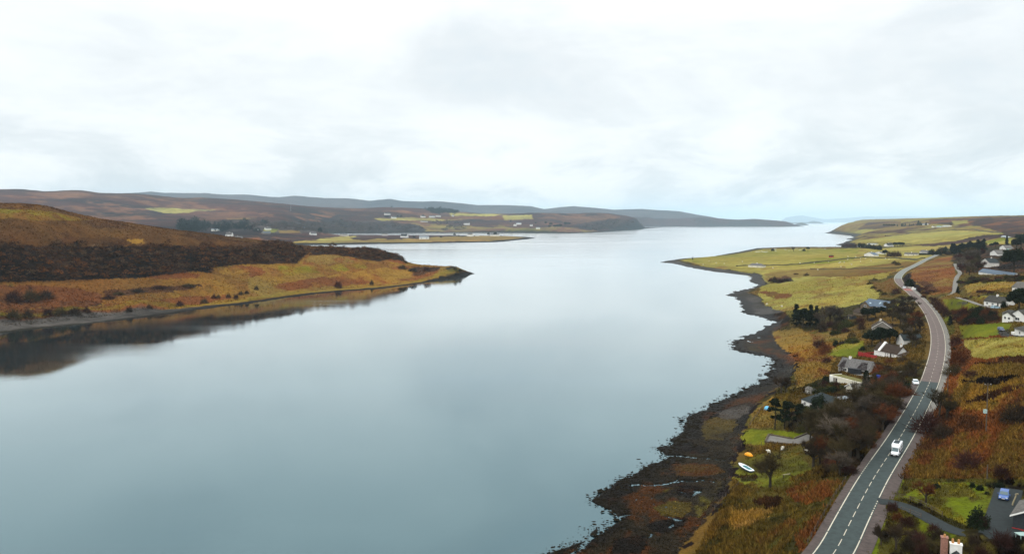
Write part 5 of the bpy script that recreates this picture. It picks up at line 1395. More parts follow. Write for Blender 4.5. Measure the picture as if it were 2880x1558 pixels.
for nm, lb, A, B, D, h, rise, kd, wl_, rf_, nw in FAR:
    if A[0] < 1850: h, rise = h * 1.25, rise * 1.25
    wins = {0: [], 1: [('f', .3, h * .3, .14 * h + .7, .3 * h + .3), ('f', .7, h * .3, .14 * h + .7, .3 * h + .3)], 2: [('f', .22, h * .25, h * .45, h * .45), ('f', .78, h * .25, h * .45, h * .45)]}[nw]
    house(nm, lb, A, B, D, h, rise, kd, wl_, rf_, wins, simple=True, chim=[(.5, .5, .9)] if nm == 'house' else [], cat=nm.replace('_', ' '))

# --- bottom right corner
r, L, ro = house('timber_house', 'dark slatted timber house with grey-brown roof and white bargeboards at the right edge', (2848, 1487), (2950, 1494), 9, 2.7, 2.1, 'gable_y', 'timber_wall', 'mid_roof', trim='trim', wins=[('f', .30, .9, .85, 1.0)], ov=.45, L=7.5, rz=math.radians(-41))
m_ = MB(); m_.box(-.1, -.12, -.6, L + .1, -.003, .35); m_.build('plinth', M['red_paint'], r)
m_ = MB(); m_.box(.4, -2.2, -.5, L, -.2, .05); m_.build('deck', M['pale_wood'], r)
ro2 = block(r, 1.6, 9.6, 8, 9, 3.3, 2.4, 'gable_y', 'timber_wall', 'mid_roof', pre='rear_', ov=.4, trim='trim')
m_ = MB(); c = 2.4 / 4.0
m_.slab([(2.6, 12, 3.3 + 1.0 * c + .25), (2.6, 10.8, 3.3 + 1.0 * c + .25), (3.9, 10.8, 3.3 + 2.3 * c + .25), (3.9, 12, 3.3 + 2.3 * c + .25)], .06); m_.build('skylight', M['skylight'], ro2)
pa = at(2849, 1422)
r = empty('timber_arch', pa, .3, .66); tag(r, 'tall cream curved timber leaning beside the dark house wall', 'timber')
m_ = MB()
m_.loft([[(.9 * math.sin(t_) ** 2 * 1.4 + w_, d_, 3.4 * t_ / 1.5) for w_, d_ in ((-.16, 0), (.16, 0), (.16, .3), (-.16, .3))] for t_ in np.linspace(0, 1.5, 8)]); m_.build('beam', M['pale_wood'], r)
m_ = MB(); m_.box(.9, 0, 3.2, 2.0, .3, 3.5); m_.build('crossbar', M['pale_wood'], r)

# house below the frame: only its chimneys and ridge show
pa = Vector(pt_d(2690, 1547, 118))
g = ground(pa.x, pa.y)
r = empty('house', (pa.x, pa.y, g), math.radians(-24)); tag(r, 'dark slate house at bottom edge with white and brick chimney stacks', 'house')
hr = pa.z - g
ro = block(r, -3.6, -9.0, 7.2, 9.0, hr - 3.2, 3.1, 'gable_y', 'white_wall', 'dark_slate', ov=.2)
c_ = MB(); c_.box(-.85, -.15, hr - 2.5, .75, .75, hr + .85); c_.box(-.92, -.22, hr + .85, .82, .82, hr + 1.0); co = c_.build('chimney', M['white_wall'], ro); co['label'] = 'white rendered chimney stack with two clay pots'
for k in (-.5, .3):
    q = MB(); q.tube((k, .3, hr + .98), (k, .3, hr + 1.65), .19, .15, 8); q.build('chimney_pot', M['pot'], co)
c_ = MB(); c_.box(-2.0, 1.2, hr - 4, -1.05, 2.1, hr + 1.2); c_.box(-2.07, 1.13, hr + 1.2, -.98, 2.17, hr + 1.32); co = c_.build('chimney', M['brick'], ro); co['label'] = 'red brick chimney stack'
q = MB(); q.tube((-1.5, 1.6, hr + 1.3), (-1.5, 1.6, hr + 1.75), .17, .14, 8); q.build('chimney_pot', M['pot'], co)


# ------------------------------------------------------------------ vehicles
def wheel(root, x, y, r0=.32, w=.22):
    m_ = MB(); m_.tube((x, y - w / 2, r0), (x, y + w / 2, r0), r0, r0, 14); t_ = m_.build('wheel', M['tyre'], root)
    q = MB(); q.tube((x, y - w / 2 - .01, r0), (x, y + w / 2 + .01, r0), r0 * .58, r0 * .58, 10); q.build('rim', M['flat_roof'], t_)


def car(label, loc, rz, paint, name='car', cat='car', L=4.2, Wd=1.78, Hh=1.48, group=None, estate=True):
    """nose towards +x"""
    r = empty(name, loc, rz); tag(r, label, cat, group)
    b_ = MB(); hw = Wd / 2
    def ring(x, w_, z0, z1, sh=.12):
        return [(x, -w_, z0), (x, -w_ - .02, (z0 + z1) / 2), (x, -w_ + sh * .5, z1 - .03), (x, -w_ + sh, z1), (x, w_ - sh, z1), (x, w_ - sh * .5, z1 - .03), (x, w_ + .02, (z0 + z1) / 2), (x, w_, z0)]
    xs = [(-.5, hw * .82, .38, .74), (-.49, hw * .9, .30, .92), (-.40, hw * .98, .22, .97), (-.1, hw, .2, .95), (.18, hw, .2, .93), (.36, hw * .97, .22, .84), (.46, hw * .9, .28, .74), (.5, hw * .8, .36, .60)]
    b_.loft([ring(a * L, w_, z0, z1) for a, w_, z0, z1 in xs])
    tail = -.46 if estate else -.40
    cab = [(tail, hw * .80, .90, .96), (tail + .06, hw * .80, .9, Hh - .06), (-.30, hw * .80, .9, Hh), (0.0, hw * .80, .9, Hh), (.06, hw * .8, .9, Hh - .04), (.25, hw * .84, .88, .95)]
    b_.loft([[(a * L, -hw * .93, z0), (a * L, -w_, z1), (a * L, w_, z1), (a * L, hw * .93, z0)] for a, w_, z0, z1 in cab])
    b_.build('body', M[paint], r)
    g_ = MB(); g_.slab([(.243 * L, -hw * .8, .985), (.243 * L, hw * .8, .985), (.075 * L, hw * .70, Hh - .06), (.075 * L, -hw * .70, Hh - .06)], .02); g_.build('windscreen', M['car_glass'], r)
    g_ = MB(); g_.slab([(tail * L - .02, hw * .75, .98), (tail * L - .02, -hw * .75, .98), ((tail + .055) * L - .03, -hw * .68, Hh - .08), ((tail + .055) * L - .03, hw * .68, Hh - .08)], .02); g_.build('rear_window', M['car_glass'], r)
    for s_ in (-1, 1):
        g_ = MB(); k = .02 * s_
        q = [((tail + .05) * L, s_ * hw * .925 + k, .98), (.20 * L, s_ * hw * .925 + k, .98), (.06 * L, s_ * hw * .815 + k, Hh - .09), ((tail + .08) * L, s_ * hw * .815 + k, Hh - .09)]
        g_.slab(q if s_ < 0 else q[::-1], .02); g_.build('side_window', M['car_glass'], r)
        h_ = MB(); h_.box(.455 * L, s_ * hw * .62 - .16, .58, .497 * L, s_ * hw * .62 + .16, .72); h_.build('headlight', M['lamp_glass'], r)
        m_ = MB(); m_.box(.14 * L, s_ * (hw + .1) - .1, .93, .17 * L, s_ * (hw + .1) + .1, 1.06); m_.build('wing_mirror', M[paint], r)
        for a in (-.30, .31): wheel(r, a * L, s_ * (hw - .1))
    pl = MB(); pl.box(.497 * L, -.26, .42, .508 * L, .26, .53); pl.build('number_plate', M['trim'], r)
    bp = MB(); bp.box(.47 * L, -hw * .7, .26, .503 * L, hw * .7, .40); bp.build('bumper_grille', M['black'], r)
    return r


def cam_heading(p, extra=0.0):
    return math.atan2(-p.y, -p.x) + extra


# camper van on the road, driving towards the viewer in its own left lane
s_v = s_at(ROAD, 1272)
pv_, hd = pos_at(ROAD, s_v, 1.42, .03)
r = empty('camper_van', pv_, hd + math.pi); r.scale = (.95, .88, .95)
tag(r, 'white camper van with dark roof panel driving along the dark tarmac road', 'camper van')
b_ = MB()
ringb = lambda x, w_, z0, z1: [(x, -w_, z0), (x, -w_, z1 - .12), (x, -w_ + .12, z1), (x, w_ - .12, z1), (x, w_, z1 - .12), (x, w_, z0)]
b_.loft([ringb(-3.1, 1.10, .45, 2.80), ringb(-3.0, 1.12, .42, 2.88), ringb(.9, 1.12, .42, 2.88)])
b_.loft([ringb(.88, 1.10, 1.95, 2.87), ringb(1.25, 1.08, 1.98, 2.84), ringb(1.75, 1.02, 2.02, 2.52), ringb(1.9, .9, 2.05, 2.25)])
b_.build('body', M['van_white'], r)
b_ = MB()
ringc = lambda x, w_, z0, z1: [(x, -w_, z0), (x, -w_, .95), (x, -w_ * .82, z1), (x, w_ * .82, z1), (x, w_, .95), (x, w_, z0)]
b_.loft([ringc(.89, 1.0, .35, 2.05), ringc(1.55, 1.0, .33, 2.03), ringc(1.75, 1.0, .33, 1.95), ringc(2.45, .98, .33, 1.22)])
b_.loft([[(x, -w_, z0), (x, -w_ + .02, z1 - .1), (x, -w_ + .15, z1), (x, w_ - .15, z1), (x, w_ - .02, z1 - .1), (x, w_, z0)] for x, w_, z0, z1 in ((2.42, .98, .35, 1.2), (2.9, .97, .38, 1.12), (3.15, .9, .45, .98), (3.25, .8, .5, .8))])
b_.build('cab', M['van_white'], r)
g_ = MB(); g_.slab([(2.47, -.80, 1.25), (2.47, .80, 1.25), (1.82, .74, 1.95), (1.82, -.74, 1.95)], .03); g_.build('windscreen', M['car_glass'], r)
g_ = MB(); g_.box(-2.7, -.80, 2.884, .55, .62, 2.93); g_.build('roof_panel', M['panel'], r)
g_ = MB(); g_.box(3.10, -.82, .22, 3.30, .82, .60); g_.build('bumper', M['black'], r)
g_ = MB(); g_.box(3.302, -.28, .38, 3.315, .28, .5); g_.build('number_plate', M['trim'], r)
g_ = MB(); g_.loft([[(3.12, y, z), (3.19, y, z), (3.19, y, z + .1), (3.12, y, z + .1)] for y, z in ((-.72, .88), (-.35, .80), (0, .78), (.35, .80), (.72, .88))]); g_.build('grille', M['black'], r)
for s_ in (-1, 1):
    g_ = MB(); g_.box(-2.9, s_ * 1.121 - .012, .5, .85, s_ * 1.121 + .012, 1.25); g_.build('side_shade_strip', M['navy_paint'], r)  # shaded flank of the van put in as a navy strip
    g_ = MB(); g_.box(-2.2, s_ * 1.125 - .015, 1.5, -.6, s_ * 1.125 + .015, 2.1); g_.build('side_window', M['glass'], r)
    g_ = MB(); g_.slab([(1.0, s_ * 1.02, 1.15), (2.2, s_ * 1.0, 1.15), (1.75, s_ * .88, 1.85), (1.0, s_ * .88, 1.85)][::s_ * -1], .02); g_.build('door_window', M['glass'], r)
    g_ = MB(); g_.box(2.98, s_ * .72 - .16, .82, 3.17, s_ * .72 + .16, .97); g_.build('headlight', M['lamp_glass'], r)
    g_ = MB(); g_.box(1.95, s_ * 1.2 - .12, 1.1, 2.1, s_ * 1.2 + .12, 1.5); g_.build('wing_mirror', M['black'], r)
    for a in (-1.9, 2.35): wheel(r, a, s_ * .92, .36, .24)

p_ = at(2824, 1400); dd = YARD[-1] - YARD[-12]
car('blue car parked on the dark driveway beside the dark timber house', p_ + Vector((0, 0, .05)), math.atan2(-dd[1], -dd[0]), 'blue_paint', L=4.5)
p_, hd = pos_at(LAYBY, 44, -.3, .03)
car('silver-white car parked in the layby beside the dark evergreen bush', at(2575, 1080) + Vector((0, 0, .05)), cam_heading(at(2575, 1080), .15), 'van_white')
car('pale blue-white van parked between hipped bungalow and its garage', at(2347, 1153) + Vector((0, 0, .03)), cam_heading(at(2347, 1153), -.1), 'pale_blue_paint', 'van', 'van', 4.6, 1.85, 1.8)
car('pale blue car parked in front of the charcoal-roofed cottage', at(2800, 868) + Vector((0, 0, .03)), math.radians(10), 'pale_blue_paint')
car('dark blue car parked on grey drive beside the hipped white bungalow', at(2815, 930) + Vector((0, 0, .03)), cam_heading(at(2815, 930), .3), 'navy_paint')
p_, hd = pos_at(ROAD, s_at(ROAD, 811), -1.4, .03)
car('white car on the red-brown road at the far bend', p_, hd, 'van_white')
p_ = at(2570, 815)
r = empty('hut', p_, .25, .7); tag(r, 'small white hut with raised end in dark scrub by the bend', 'hut')
m_ = MB(); m_.box(-1.8, -1.0, -1, 1.9, 1.0, 1.5); m_.box(-1.8, -.8, 1.5, -.5, .8, 3.0); m_.build('wall', M['trim'], r)
m_ = MB(); m_.slab([(-.5, -1.1, 1.55), (2.1, -1.1, 1.55), (2.1, 1.1, 1.75), (-.5, 1.1, 1.75)], .1); m_.build('roof', M['van_white'], r)

# ------------------------------------------------------------------ boats, shore furniture
def rowing_boat(p, rz, L=5.0, w=.85):
    r = empty('rowing_boat', p, rz); tag(r, 'white rowing boat with dark hull and teal inside, ashore by the bare tree', 'rowing boat')
    st = [(-.5, .62), (-.46, .8), (-.25, .97), (.0, 1.0), (.25, .82), (.42, .42), (.5, .05)]
    out = MB(); out.loft([[(a * L, -w * k, .62 + .12 * abs(a)), (a * L, -w * k * .8, .2), (a * L, 0, .0 + .25 * max(a, 0) ** 2 * 4), (a * L, w * k * .8, .2), (a * L, w * k, .62 + .12 * abs(a))] for a, k in st]); out.build('hull', M['boat_dark'], r)
    gn = MB()
    gn.loft([[(a * L, -w * k - .04, .66 + .12 * abs(a)), (a * L, -w * k - .04, .78 + .12 * abs(a)), (a * L, w * k + .04, .78 + .12 * abs(a)), (a * L, w * k + .04, .66 + .12 * abs(a))] for a, k in st]); gn.build('deck', M['boat_white'], r)
    cv = MB(); cv.loft([[(a * L, -w * k * .55, .75), (a * L, -w * k * .55, .845 + .02), (a * L, w * k * .55, .845 + .02), (a * L, w * k * .55, .75)] for a, k in ((-.38, 1), (0, 1.0), (.16, .9))]); cv.build('cover', M['boat_teal'], r)
    for a in (-.2, .02):
        t_ = MB(); t_.box(a * L - .1, -.62, .85, a * L + .1, .62, .9); t_.build('thwart', M['boat_dark'], r)


pa, pb = at(2116, 1328), at(2078, 1313)
rowing_boat((pa + pb) / 2 + Vector((0, 0, .05)), math.atan2(pb.y - pa.y, pb.x - pa.x), (pb - pa).length * .98, .95)
pa, pb = at(2094, 1281), at(2118, 1284)
p_ = (pa + pb) / 2
r = empty('kayak', p_ + Vector((0, 0, .1)), math.atan2(pb.y - pa.y, pb.x - pa.x)); tag(r, 'upturned orange kayak lying on the grass above the shore', 'kayak')
Lk = (pb - pa).length
m_ = MB(); m_.loft([[(a * Lk, .62 * k * math.cos(t_), .12 + .95 * k * max(-.15, math.sin(t_))) for t_ in np.linspace(-.5, math.pi + .5, 9)] for a, k in ((-.5, .08), (-.42, .5), (-.2, .9), (0, 1), (.2, .9), (.42, .5), (.5, .08))]); m_.build('hull', M['orange'], r, True)
m_ = MB(); m_.tube((-Lk * .42, 0, .62), (Lk * .42, 0, .62), .05, .05, 6); m_.build('keel', M['orange'], r)
p_ = at(2157, 1152)
r = empty('tub', p_); tag(r, 'upturned pale blue tub on grass left of the tall pines', 'tub')
m_ = MB(); m_.loft([[(.95 * k * math.cos(t_), .95 * k * math.sin(t_), z) for t_ in np.linspace(0, 2 * math.pi, 13)[:-1]] for k, z in ((1, -.2), (1, .5), (.85, 1.0), (.5, 1.3))]); m_.build('shell', M['sky_blue'], r, True)
m_ = MB(); m_.loft([[((.95 + k) * math.cos(t_), (.95 + k) * math.sin(t_), z) for t_ in np.linspace(0, 2 * math.pi, 13)[:-1]] for k, z in ((.12, -.1), (.12, .1), (.0, .12))]); m_.build('rim', M['sky_blue'], r)
p_ = at(2471, 1065)
r = empty('wheelie_bin', p_, .4); tag(r, 'blue wheelie bin standing on the concrete yard beside the creeper cottage', 'bin')
m_ = MB(); m_.loft([[(-.4, -.4, 0), (.4, -.4, 0), (.4, .4, 0), (-.4, .4, 0)], [(-.5, -.5, 1.3), (.5, -.5, 1.3), (.5, .5, 1.3), (-.5, .5, 1.3)]]); m_.build('body', M['bin_blue'], r)
m_ = MB(); m_.slab([(-.55, -.55, 1.36), (.55, -.55, 1.36), (.55, .6, 1.46), (-.55, .6, 1.46)], .08); m_.build('lid', M['bin_blue'], r)
p_ = at(2212, 1339)
r = empty('plank_bench', p_, .35); tag(r, 'weathered plank bench on the grass right of the lone bare tree', 'bench')
m_ = MB(); m_.box(-1.1, -.2, .5, 1.1, .2, .6); m_.build('seat', M['pale_wood'], r)
for x in (-.9, .9):
    m_ = MB(); m_.box(x - .06, -.15, -.2, x + .06, .15, .5); m_.build('leg', M['wood'], r)
p_ = at(2874, 1512)
r = empty('garden_table', p_, .1); tag(r, 'pale green slatted garden table beside the dark timber house', 'table')
for k in range(5):
    m_ = MB(); m_.box(-.9, -.75 + k * .31, .72, 1.0, -.75 + k * .31 + .26, .78); m_.build('slat', M['pale_green_paint'], r)
for x in (-.7, .8):
    for y in (-.6, .6):
        m_ = MB(); m_.box(x - .05, y - .05, -.3, x + .05, y + .05, .72); m_.build('leg', M['pale_green_paint'], r)
# gravel pad with a low kerb of sleepers
pad = [Vector(pt_z(a, b_, 3.0)) for a, b_ in PAD]
zp_ = 3.0
m_ = MB(); m_.hull([(q.x, q.y, zp_ - 2.2) for q in pad], [(q.x, q.y, zp_) for q in pad])
tag(m_.build('gravel_pad', M['concrete']), kind='structure')
r = empty('pad_kerb', (pad[0].x, pad[0].y, zp_)); tag(r, 'low timber kerb edging the gravel pad by the lawn', 'kerb')
for a, b_ in ((0, 1), (1, 2), (3, 4), (0, 7)):
    A_, B_ = pad[a] - pad[0], pad[b_] - pad[0]; A_.z = B_.z = 0
    m_ = MB(); d_ = (B_ - A_).normalized(); n_ = Vector((-d_.y, d_.x, 0)) * .22
    m_.hull([A_ - n_ + Vector((0, 0, -2)), B_ - n_ + Vector((0, 0, -2)), B_ + n_ + Vector((0, 0, -2)), A_ + n_ + Vector((0, 0, -2))], [A_ - n_ + Vector((0, 0, .35)), B_ - n_ + Vector((0, 0, .35)), B_ + n_ + Vector((0, 0, .35)), A_ + n_ + Vector((0, 0, .35))]); m_.build('sleeper', M['wood'], r)


# ------------------------------------------------------------------ fences, walls, poles
def fence(name, label, pix, step, h=1.05, rails=3, mat='wood', wire='wire', rw=.012, cat='fence'):
    P = [at(*q) for q in pix]
    pts = [P[0]]
    for a, b_ in zip(P[:-1], P[1:]):
        k = max(1, round((b_ - a).length / step))
        pts += [a.lerp(b_, i / k) for i in range(1, k + 1)]
    pts = [Vector((q.x, q.y, ground(q.x, q.y))) for q in pts]
    r = empty(name, pts[0]); tag(r, label, cat)
    rl = MB()
    for i, q in enumerate(pts):
        q = q - pts[0]
        m_ = MB(); m_.box(q.x - .06, q.y - .06, q.z - .4, q.x + .06, q.y + .06, q.z + h + .08 * math.sin(i * 7.3)); m_.build('post', M[mat], r)
        if i:
            for k in range(rails):
                z = Vector((0, 0, h * (k + 1) / rails - .08)); rl.tube(o_ + z, q + z, rw, rw, 4)
        o_ = q
    rl.build('rail' if rw > .03 else 'wire', M[wire], r)


fence('wire_fence', 'post and wire fence along the roadside bank above the meadow', [(2272, 1530), (2300, 1480), (2327, 1432), (2352, 1390), (2378, 1352)], 3.0, 1.1)
fence('wire_fence', 'sagging post and wire fence between meadow and shore', [(2010, 1432), (2032, 1405), (2050, 1385), (2072, 1370), (2084, 1352)], 3.0, 1.0)
fence('wire_fence', 'short post and wire fence along the edge of the bright shore lawn', [(2085, 1256), (2112, 1254), (2141, 1252), (2152, 1248)], 3.2, 1.2)
fence('rail_fence', 'dark rail fence along the upper side of the curving driveway', [(2528, 1400), (2560, 1408), (2590, 1420), (2620, 1436), (2650, 1452)], 2.4, 1.0, 2, 'wood', 'wood', .045)
fence('rail_fence', 'dark rail fence along the lower side of the curving driveway', [(2534, 1436), (2560, 1444), (2590, 1456)], 2.4, .9, 2, 'wood', 'wood', .045)
fence('wire_fence', 'post and wire fence on the bracken edge above the driveway entrance', [(2522, 1396), (2532, 1370), (2540, 1348)], 2.6, 1.0)
fence('wire_fence', 'pale post and wire fence on the grass between lawn and shore pines', [(2108, 1200), (2122, 1178), (2136, 1160), (2146, 1145)], 3.0, 1.1)


def wall_line(label, pix, w, h, mat='dyke', name='field_wall'):
    P = [at(*q) for q in pix]
    pts = [P[0]]
    for a, b_ in zip(P[:-1], P[1:]):
        k = max(1, round((b_ - a).length / 6)); pts += [a.lerp(b_, i / k) for i in range(1, k + 1)]
    m_ = MB(); rings = []
    for i, q in enumerate(pts):
        d_ = (pts[min(i + 1, len(pts) - 1)] - pts[max(i - 1, 0)]); d_.z = 0; d_.normalize(); n_ = Vector((-d_.y, d_.x, 0)) * w / 2
        z = ground(q.x, q.y); hh = h * random.uniform(.75, 1.2)
        rings.append([(q.x - n_.x, q.y - n_.y, z - .6), (q.x - n_.x * .7, q.y - n_.y * .7, z + hh), (q.x + n_.x * .7, q.y + n_.y * .7, z + hh), (q.x + n_.x, q.y + n_.y, z - .6)])
    m_.loft(rings)
    tag(m_.build(name, M[mat]), label, 'field wall')


wall_line('mossy field wall running across the green spit behind the lone house', [(2070, 749), (2150, 747), (2250, 744), (2330, 735), (2430, 724), (2520, 726), (2600, 727)], 3.0, 1.5)
wall_line('low dark bank across the dry fields left of the pale road', [(2280, 757), (2380, 757), (2460, 755), (2540, 751)], 2.4, .8)
wall_line('dark field wall along the top of the far green field', [(2490, 664), (2560, 656), (2640, 650), (2740, 646), (2820, 655)], 5, 1.8)
wall_line('thin dark ditch bank at the garden end beyond the blue-roofed house', [(2494, 851), (2530, 848), (2556, 850), (2572, 846)], 2.0, .9)


def pole(px, py, hpx, label, kind='utility_pole', arms=True, box=False, group=None):
    p_ = at(px, py); hh = span(p_, hpx)
    r = empty(kind, p_); tag(r, label, 'pole', group)
    m_ = MB(); m_.tube((0, 0, -.5), (0, 0, hh), .15, .10, 8); m_.build('shaft', M['wood'], r)
    if arms:
        m_ = MB(); m_.box(-.8, -.06, hh - .5, .8, .06, hh - .38); a = m_.build('crossarm', M['wood'], r)
        for x in (-.7, 0, .7):
            q = MB(); q.tube((x, 0, hh - .38), (x, 0, hh - .15), .05, .04, 6); q.build('insulator', M['trim'], a)
    if box:
        m_ = MB(); m_.box(-.75, -.35, hh * .38, -.1, .25, hh * .38 + .9); m_.build('transformer', M['pale_green_paint'], r)


pole(2665, 1103, 62, 'dark pole with a slight lean on the verge beyond the road junction')
pole(2773, 1213, 138, 'tall weathered pole with pale transformer box on the bracken slope', box=True)
pole(2776, 1345, 40, 'short bleached post at the top of the garden lawn', 'post', False)
pole(2230, 1254, 14, 'stout dark gatepost at the corner of the gravel pad', 'gatepost', False)
pole(2515, 1170, 22, 'thin pale marker post beside the wood left of the road', 'marker_post', False)
p_ = at(818, 594); hh = span(p_, 24)
r = empty('radio_mast', p_); tag(r, 'slim pale lattice mast on the moor skyline across the loch', 'mast')
m_ = MB()
for k in range(3):
    a = 2 * math.pi * k / 3; m_.tube((2.2 * math.cos(a), 2.2 * math.sin(a), -1), (.5 * math.cos(a), .5 * math.sin(a), hh), .35, .2, 4)
for i in range(9):
    z0, z1_ = hh * i / 9, hh * (i + 1) / 9; s0, s1 = 2.2 - 1.7 * i / 9, 2.2 - 1.7 * (i + 1) / 9
    for k in range(3):
        a, a2 = 2 * math.pi * k / 3, 2 * math.pi * (k + 1) / 3; m_.tube((s0 * math.cos(a), s0 * math.sin(a), z0), (s1 * math.cos(a2), s1 * math.sin(a2), z1_), .12, .12, 3)
m_.build('lattice', M['flat_roof'], r)
m_ = MB(); m_.tube((0, 0, hh - 3), (0, 0, hh + 3), .5, .3, 6); m_.build('antenna', M['trim'], r)
# dark raft of fish cages moored in the far loch
p_ = Vector(pt_z(1561, 668, 0))
r = empty('raft', p_, .02); tag(r, 'dark low raft moored on the loch off the peninsula tip', 'raft')
m_ = MB()
for k in range(5): m_.box(-13 + k * 5.3, -3, -.3, -8.6 + k * 5.3, 3, 1.0)
m_.build('pontoon', M['black'], r)
m_ = MB(); m_.box(3, -1.5, 1.003, 6, 1.5, 3.2); m_.build('cabin', M['timber_wall'], r)

# ------------------------------------------------------------------ plants
def tri_mesh(name, C0, D, Wv, mat, cols=None):
    """one thin triangle per row: centre, half-length vector, width vector"""
    v = np.stack([C0 - D - Wv, C0 - D + Wv, C0 + D], 1).reshape(-1, 3)
    f = np.arange(len(v)).reshape(-1, 3)
    return np_mesh(name, v, f, mat, None if cols is None else np.repeat(cols, 3, 0))


def unit(n_, g):
    a = g.normal(size=(n_, 3))
    return a / np.linalg.norm(a, axis=1)[:, None]


def leaf_clumps(g, cen, rad, per, size, flat=.8):
    """leaf-sized faces in clumps"""
    n_ = len(cen) * per
    c_ = np.repeat(cen, per, 0) + unit(n_, g) * (np.repeat(rad, per)[:, None] * g.uniform(.45, 1, (n_, 1)) ** .6) * np.array([1, 1, flat])
    d = unit(n_, g) * size * g.uniform(.6, 1.3, (n_, 1))
    w = np.cross(d, unit(n_, g)); w = w / (np.linalg.norm(w, axis=1)[:, None] + 1e-6) * size * .6
    return c_, d, w


def bare_tree(seed, spread=1.0, twigs=1.0, lean=0.0):
    """10 m bare tree: trunk and limbs in one mesh, branches and twigs in the other"""
    g = np.random.default_rng(seed)
    tr, br = MB(), MB()
    tw = []
    def seg(p_, d, ln, r0, lev):
        d = d / np.linalg.norm(d)
        q = p_ + d * ln
        (tr if lev < 2 else br).tube(p_, q, r0, r0 * .62, 6 if lev < 1 else (4 if lev < 2 else 3))
        if lev == 4: return
        kids = [5, 4, 4, 3][lev]
        for k in range(kids):
            f_ = g.uniform(.35, 1.0) if lev else g.uniform(.55, 1.0)
            nd = d * .75 + unit(1, g)[0] * np.array([1, 1, .55]) * (.85 if lev else .95) * spread + np.array([0, 0, .28])
            if lev >= 3:
                s_ = p_ + d * ln * f_
                for _ in range(int(7 * twigs)):
                    td = nd / np.linalg.norm(nd) + unit(1, g)[0] * .8; td /= np.linalg.norm(td)
                    l2 = g.uniform(.35, .8)
                    tw.append((s_ + td * l2 * .6 + unit(1, g)[0] * .15, td * l2, np.cross(td, unit(1, g)[0]) * .028))
            else:
                seg(p_ + d * ln * f_, nd, ln * g.uniform(.55, .8), r0 * .55, lev + 1)
    base = np.array([lean, 0, 1.0])
    seg(np.array([0, 0, -.3]), base, 3.0, .26, 0)
    T = np.array([[a, b_, c_] for a, b_, c_ in tw])
    v, f = list(br.v), [q for q in br.f]
    b0 = len(v)
    tris = np.stack([T[:, 0] - T[:, 1] - T[:, 2], T[:, 0] - T[:, 1] + T[:, 2], T[:, 0] + T[:, 1]], 1).reshape(-1, 3)
    me = bpy.data.meshes.new('branches')
    me.from_pydata([tuple(q) for q in v] + tris.tolist(), [], f + [(b0 + 3 * i, b0 + 3 * i + 1, b0 + 3 * i + 2) for i in range(len(T))])
    zs = np.concatenate([tris[:, 2], np.array([q[2] for q in v])]).max()
    return tr.mesh('trunk', M['bark']), me, zs


def conifer(seed, H_=10., R=2.4, n_=2600, top=.02, base=.08, mat='evergreen'):
    g = np.random.default_rng(seed)
    nb = 90
    hb = base + (1 - base) * np.sort(g.uniform(0, 1, nb)) ** .9
    ab = g.uniform(0, 2 * math.pi, nb)
    rb = R * (1 - hb + top) ** .8 * g.uniform(.7, 1.1, nb)
    k = g.integers(0, nb, n_)
    u = g.uniform(.1, 1, n_) ** .7
    c_ = np.stack([np.cos(ab[k]) * rb[k] * u, np.sin(ab[k]) * rb[k] * u, hb[k] * H_ - u * rb[k] * .18 + .3], 1) + g.normal(size=(n_, 3)) * np.array([.22, .22, .16])
    d = unit(n_, g) * .34; w = np.cross(d, unit(n_, g)); w = w / np.linalg.norm(w, axis=1)[:, None] * .18
    m_ = MB(); m_.tube((0, 0, -.3), (0, 0, H_ * .97), R * .09, .03, 7)
    return m_.mesh('trunk', M['bark']), tri_mesh('crown', c_, d, w, M[mat]), H_


def evergreen(seed, H_=8., R=4., trunk=.22, n_=46, per=85, size=.34):
    g = np.random.default_rng(seed)
    u = unit(n_, g); u[:, 2] = np.abs(u[:, 2]) * 1.25 - .25
    rr = g.uniform(.45, 1.0, (n_, 1)) ** .5
    zc, zr = H_ * (.5 + trunk * .5), H_ * (.5 - trunk * .5)
    cen = u * rr * np.array([R * .82, R * .82, zr * .86]) + np.array([0, 0, zc])
    c_, d, w = leaf_clumps(g, cen, g.uniform(.55, 1.15, n_) * R * .26, per, size)
    m_ = MB(); m_.tube((0, 0, -.3), (0, 0, H_ * .7), R * .07, R * .03, 7)
    for k in range(6):
        a = g.uniform(0, 6.28); m_.tube((0, 0, H_ * (.2 + .08 * k)), (R * .6 * math.cos(a), R * .6 * math.sin(a), H_ * (.45 + .07 * k)), R * .03, R * .012, 5)
    return m_.mesh('trunk', M['bark']), tri_mesh('crown', c_, d, w, M['evergreen']), H_


def pine(seed, H_=10.):
    g = np.random.default_rng(seed)
    cen = [(g.normal() * .5, g.normal() * .5, H_ * z) for z in (.96, .90, .86, .80)]
    for k in range(12):
        a, z = g.uniform(0, 6.28), g.uniform(.3, .92); rr = g.uniform(.8, 2.3) * (1.2 - z * .5); cen.append((rr * math.cos(a), rr * math.sin(a), H_ * z))
    cen = np.array(cen)
    c_, d, w = leaf_clumps(g, cen, g.uniform(.5, 1.1, len(cen)) * 1.05, 120, .3, .5)
    m_ = MB(); m_.tube((0, 0, -.3), (.15, .1, H_ * .93), .24, .07, 7)
    for q in cen[4:]: m_.tube((0, 0, q[2] - .5), q, .07, .03, 4)
    return m_.mesh('trunk', M['bark']), tri_mesh('crown', c_, d, w, M['evergreen']), H_


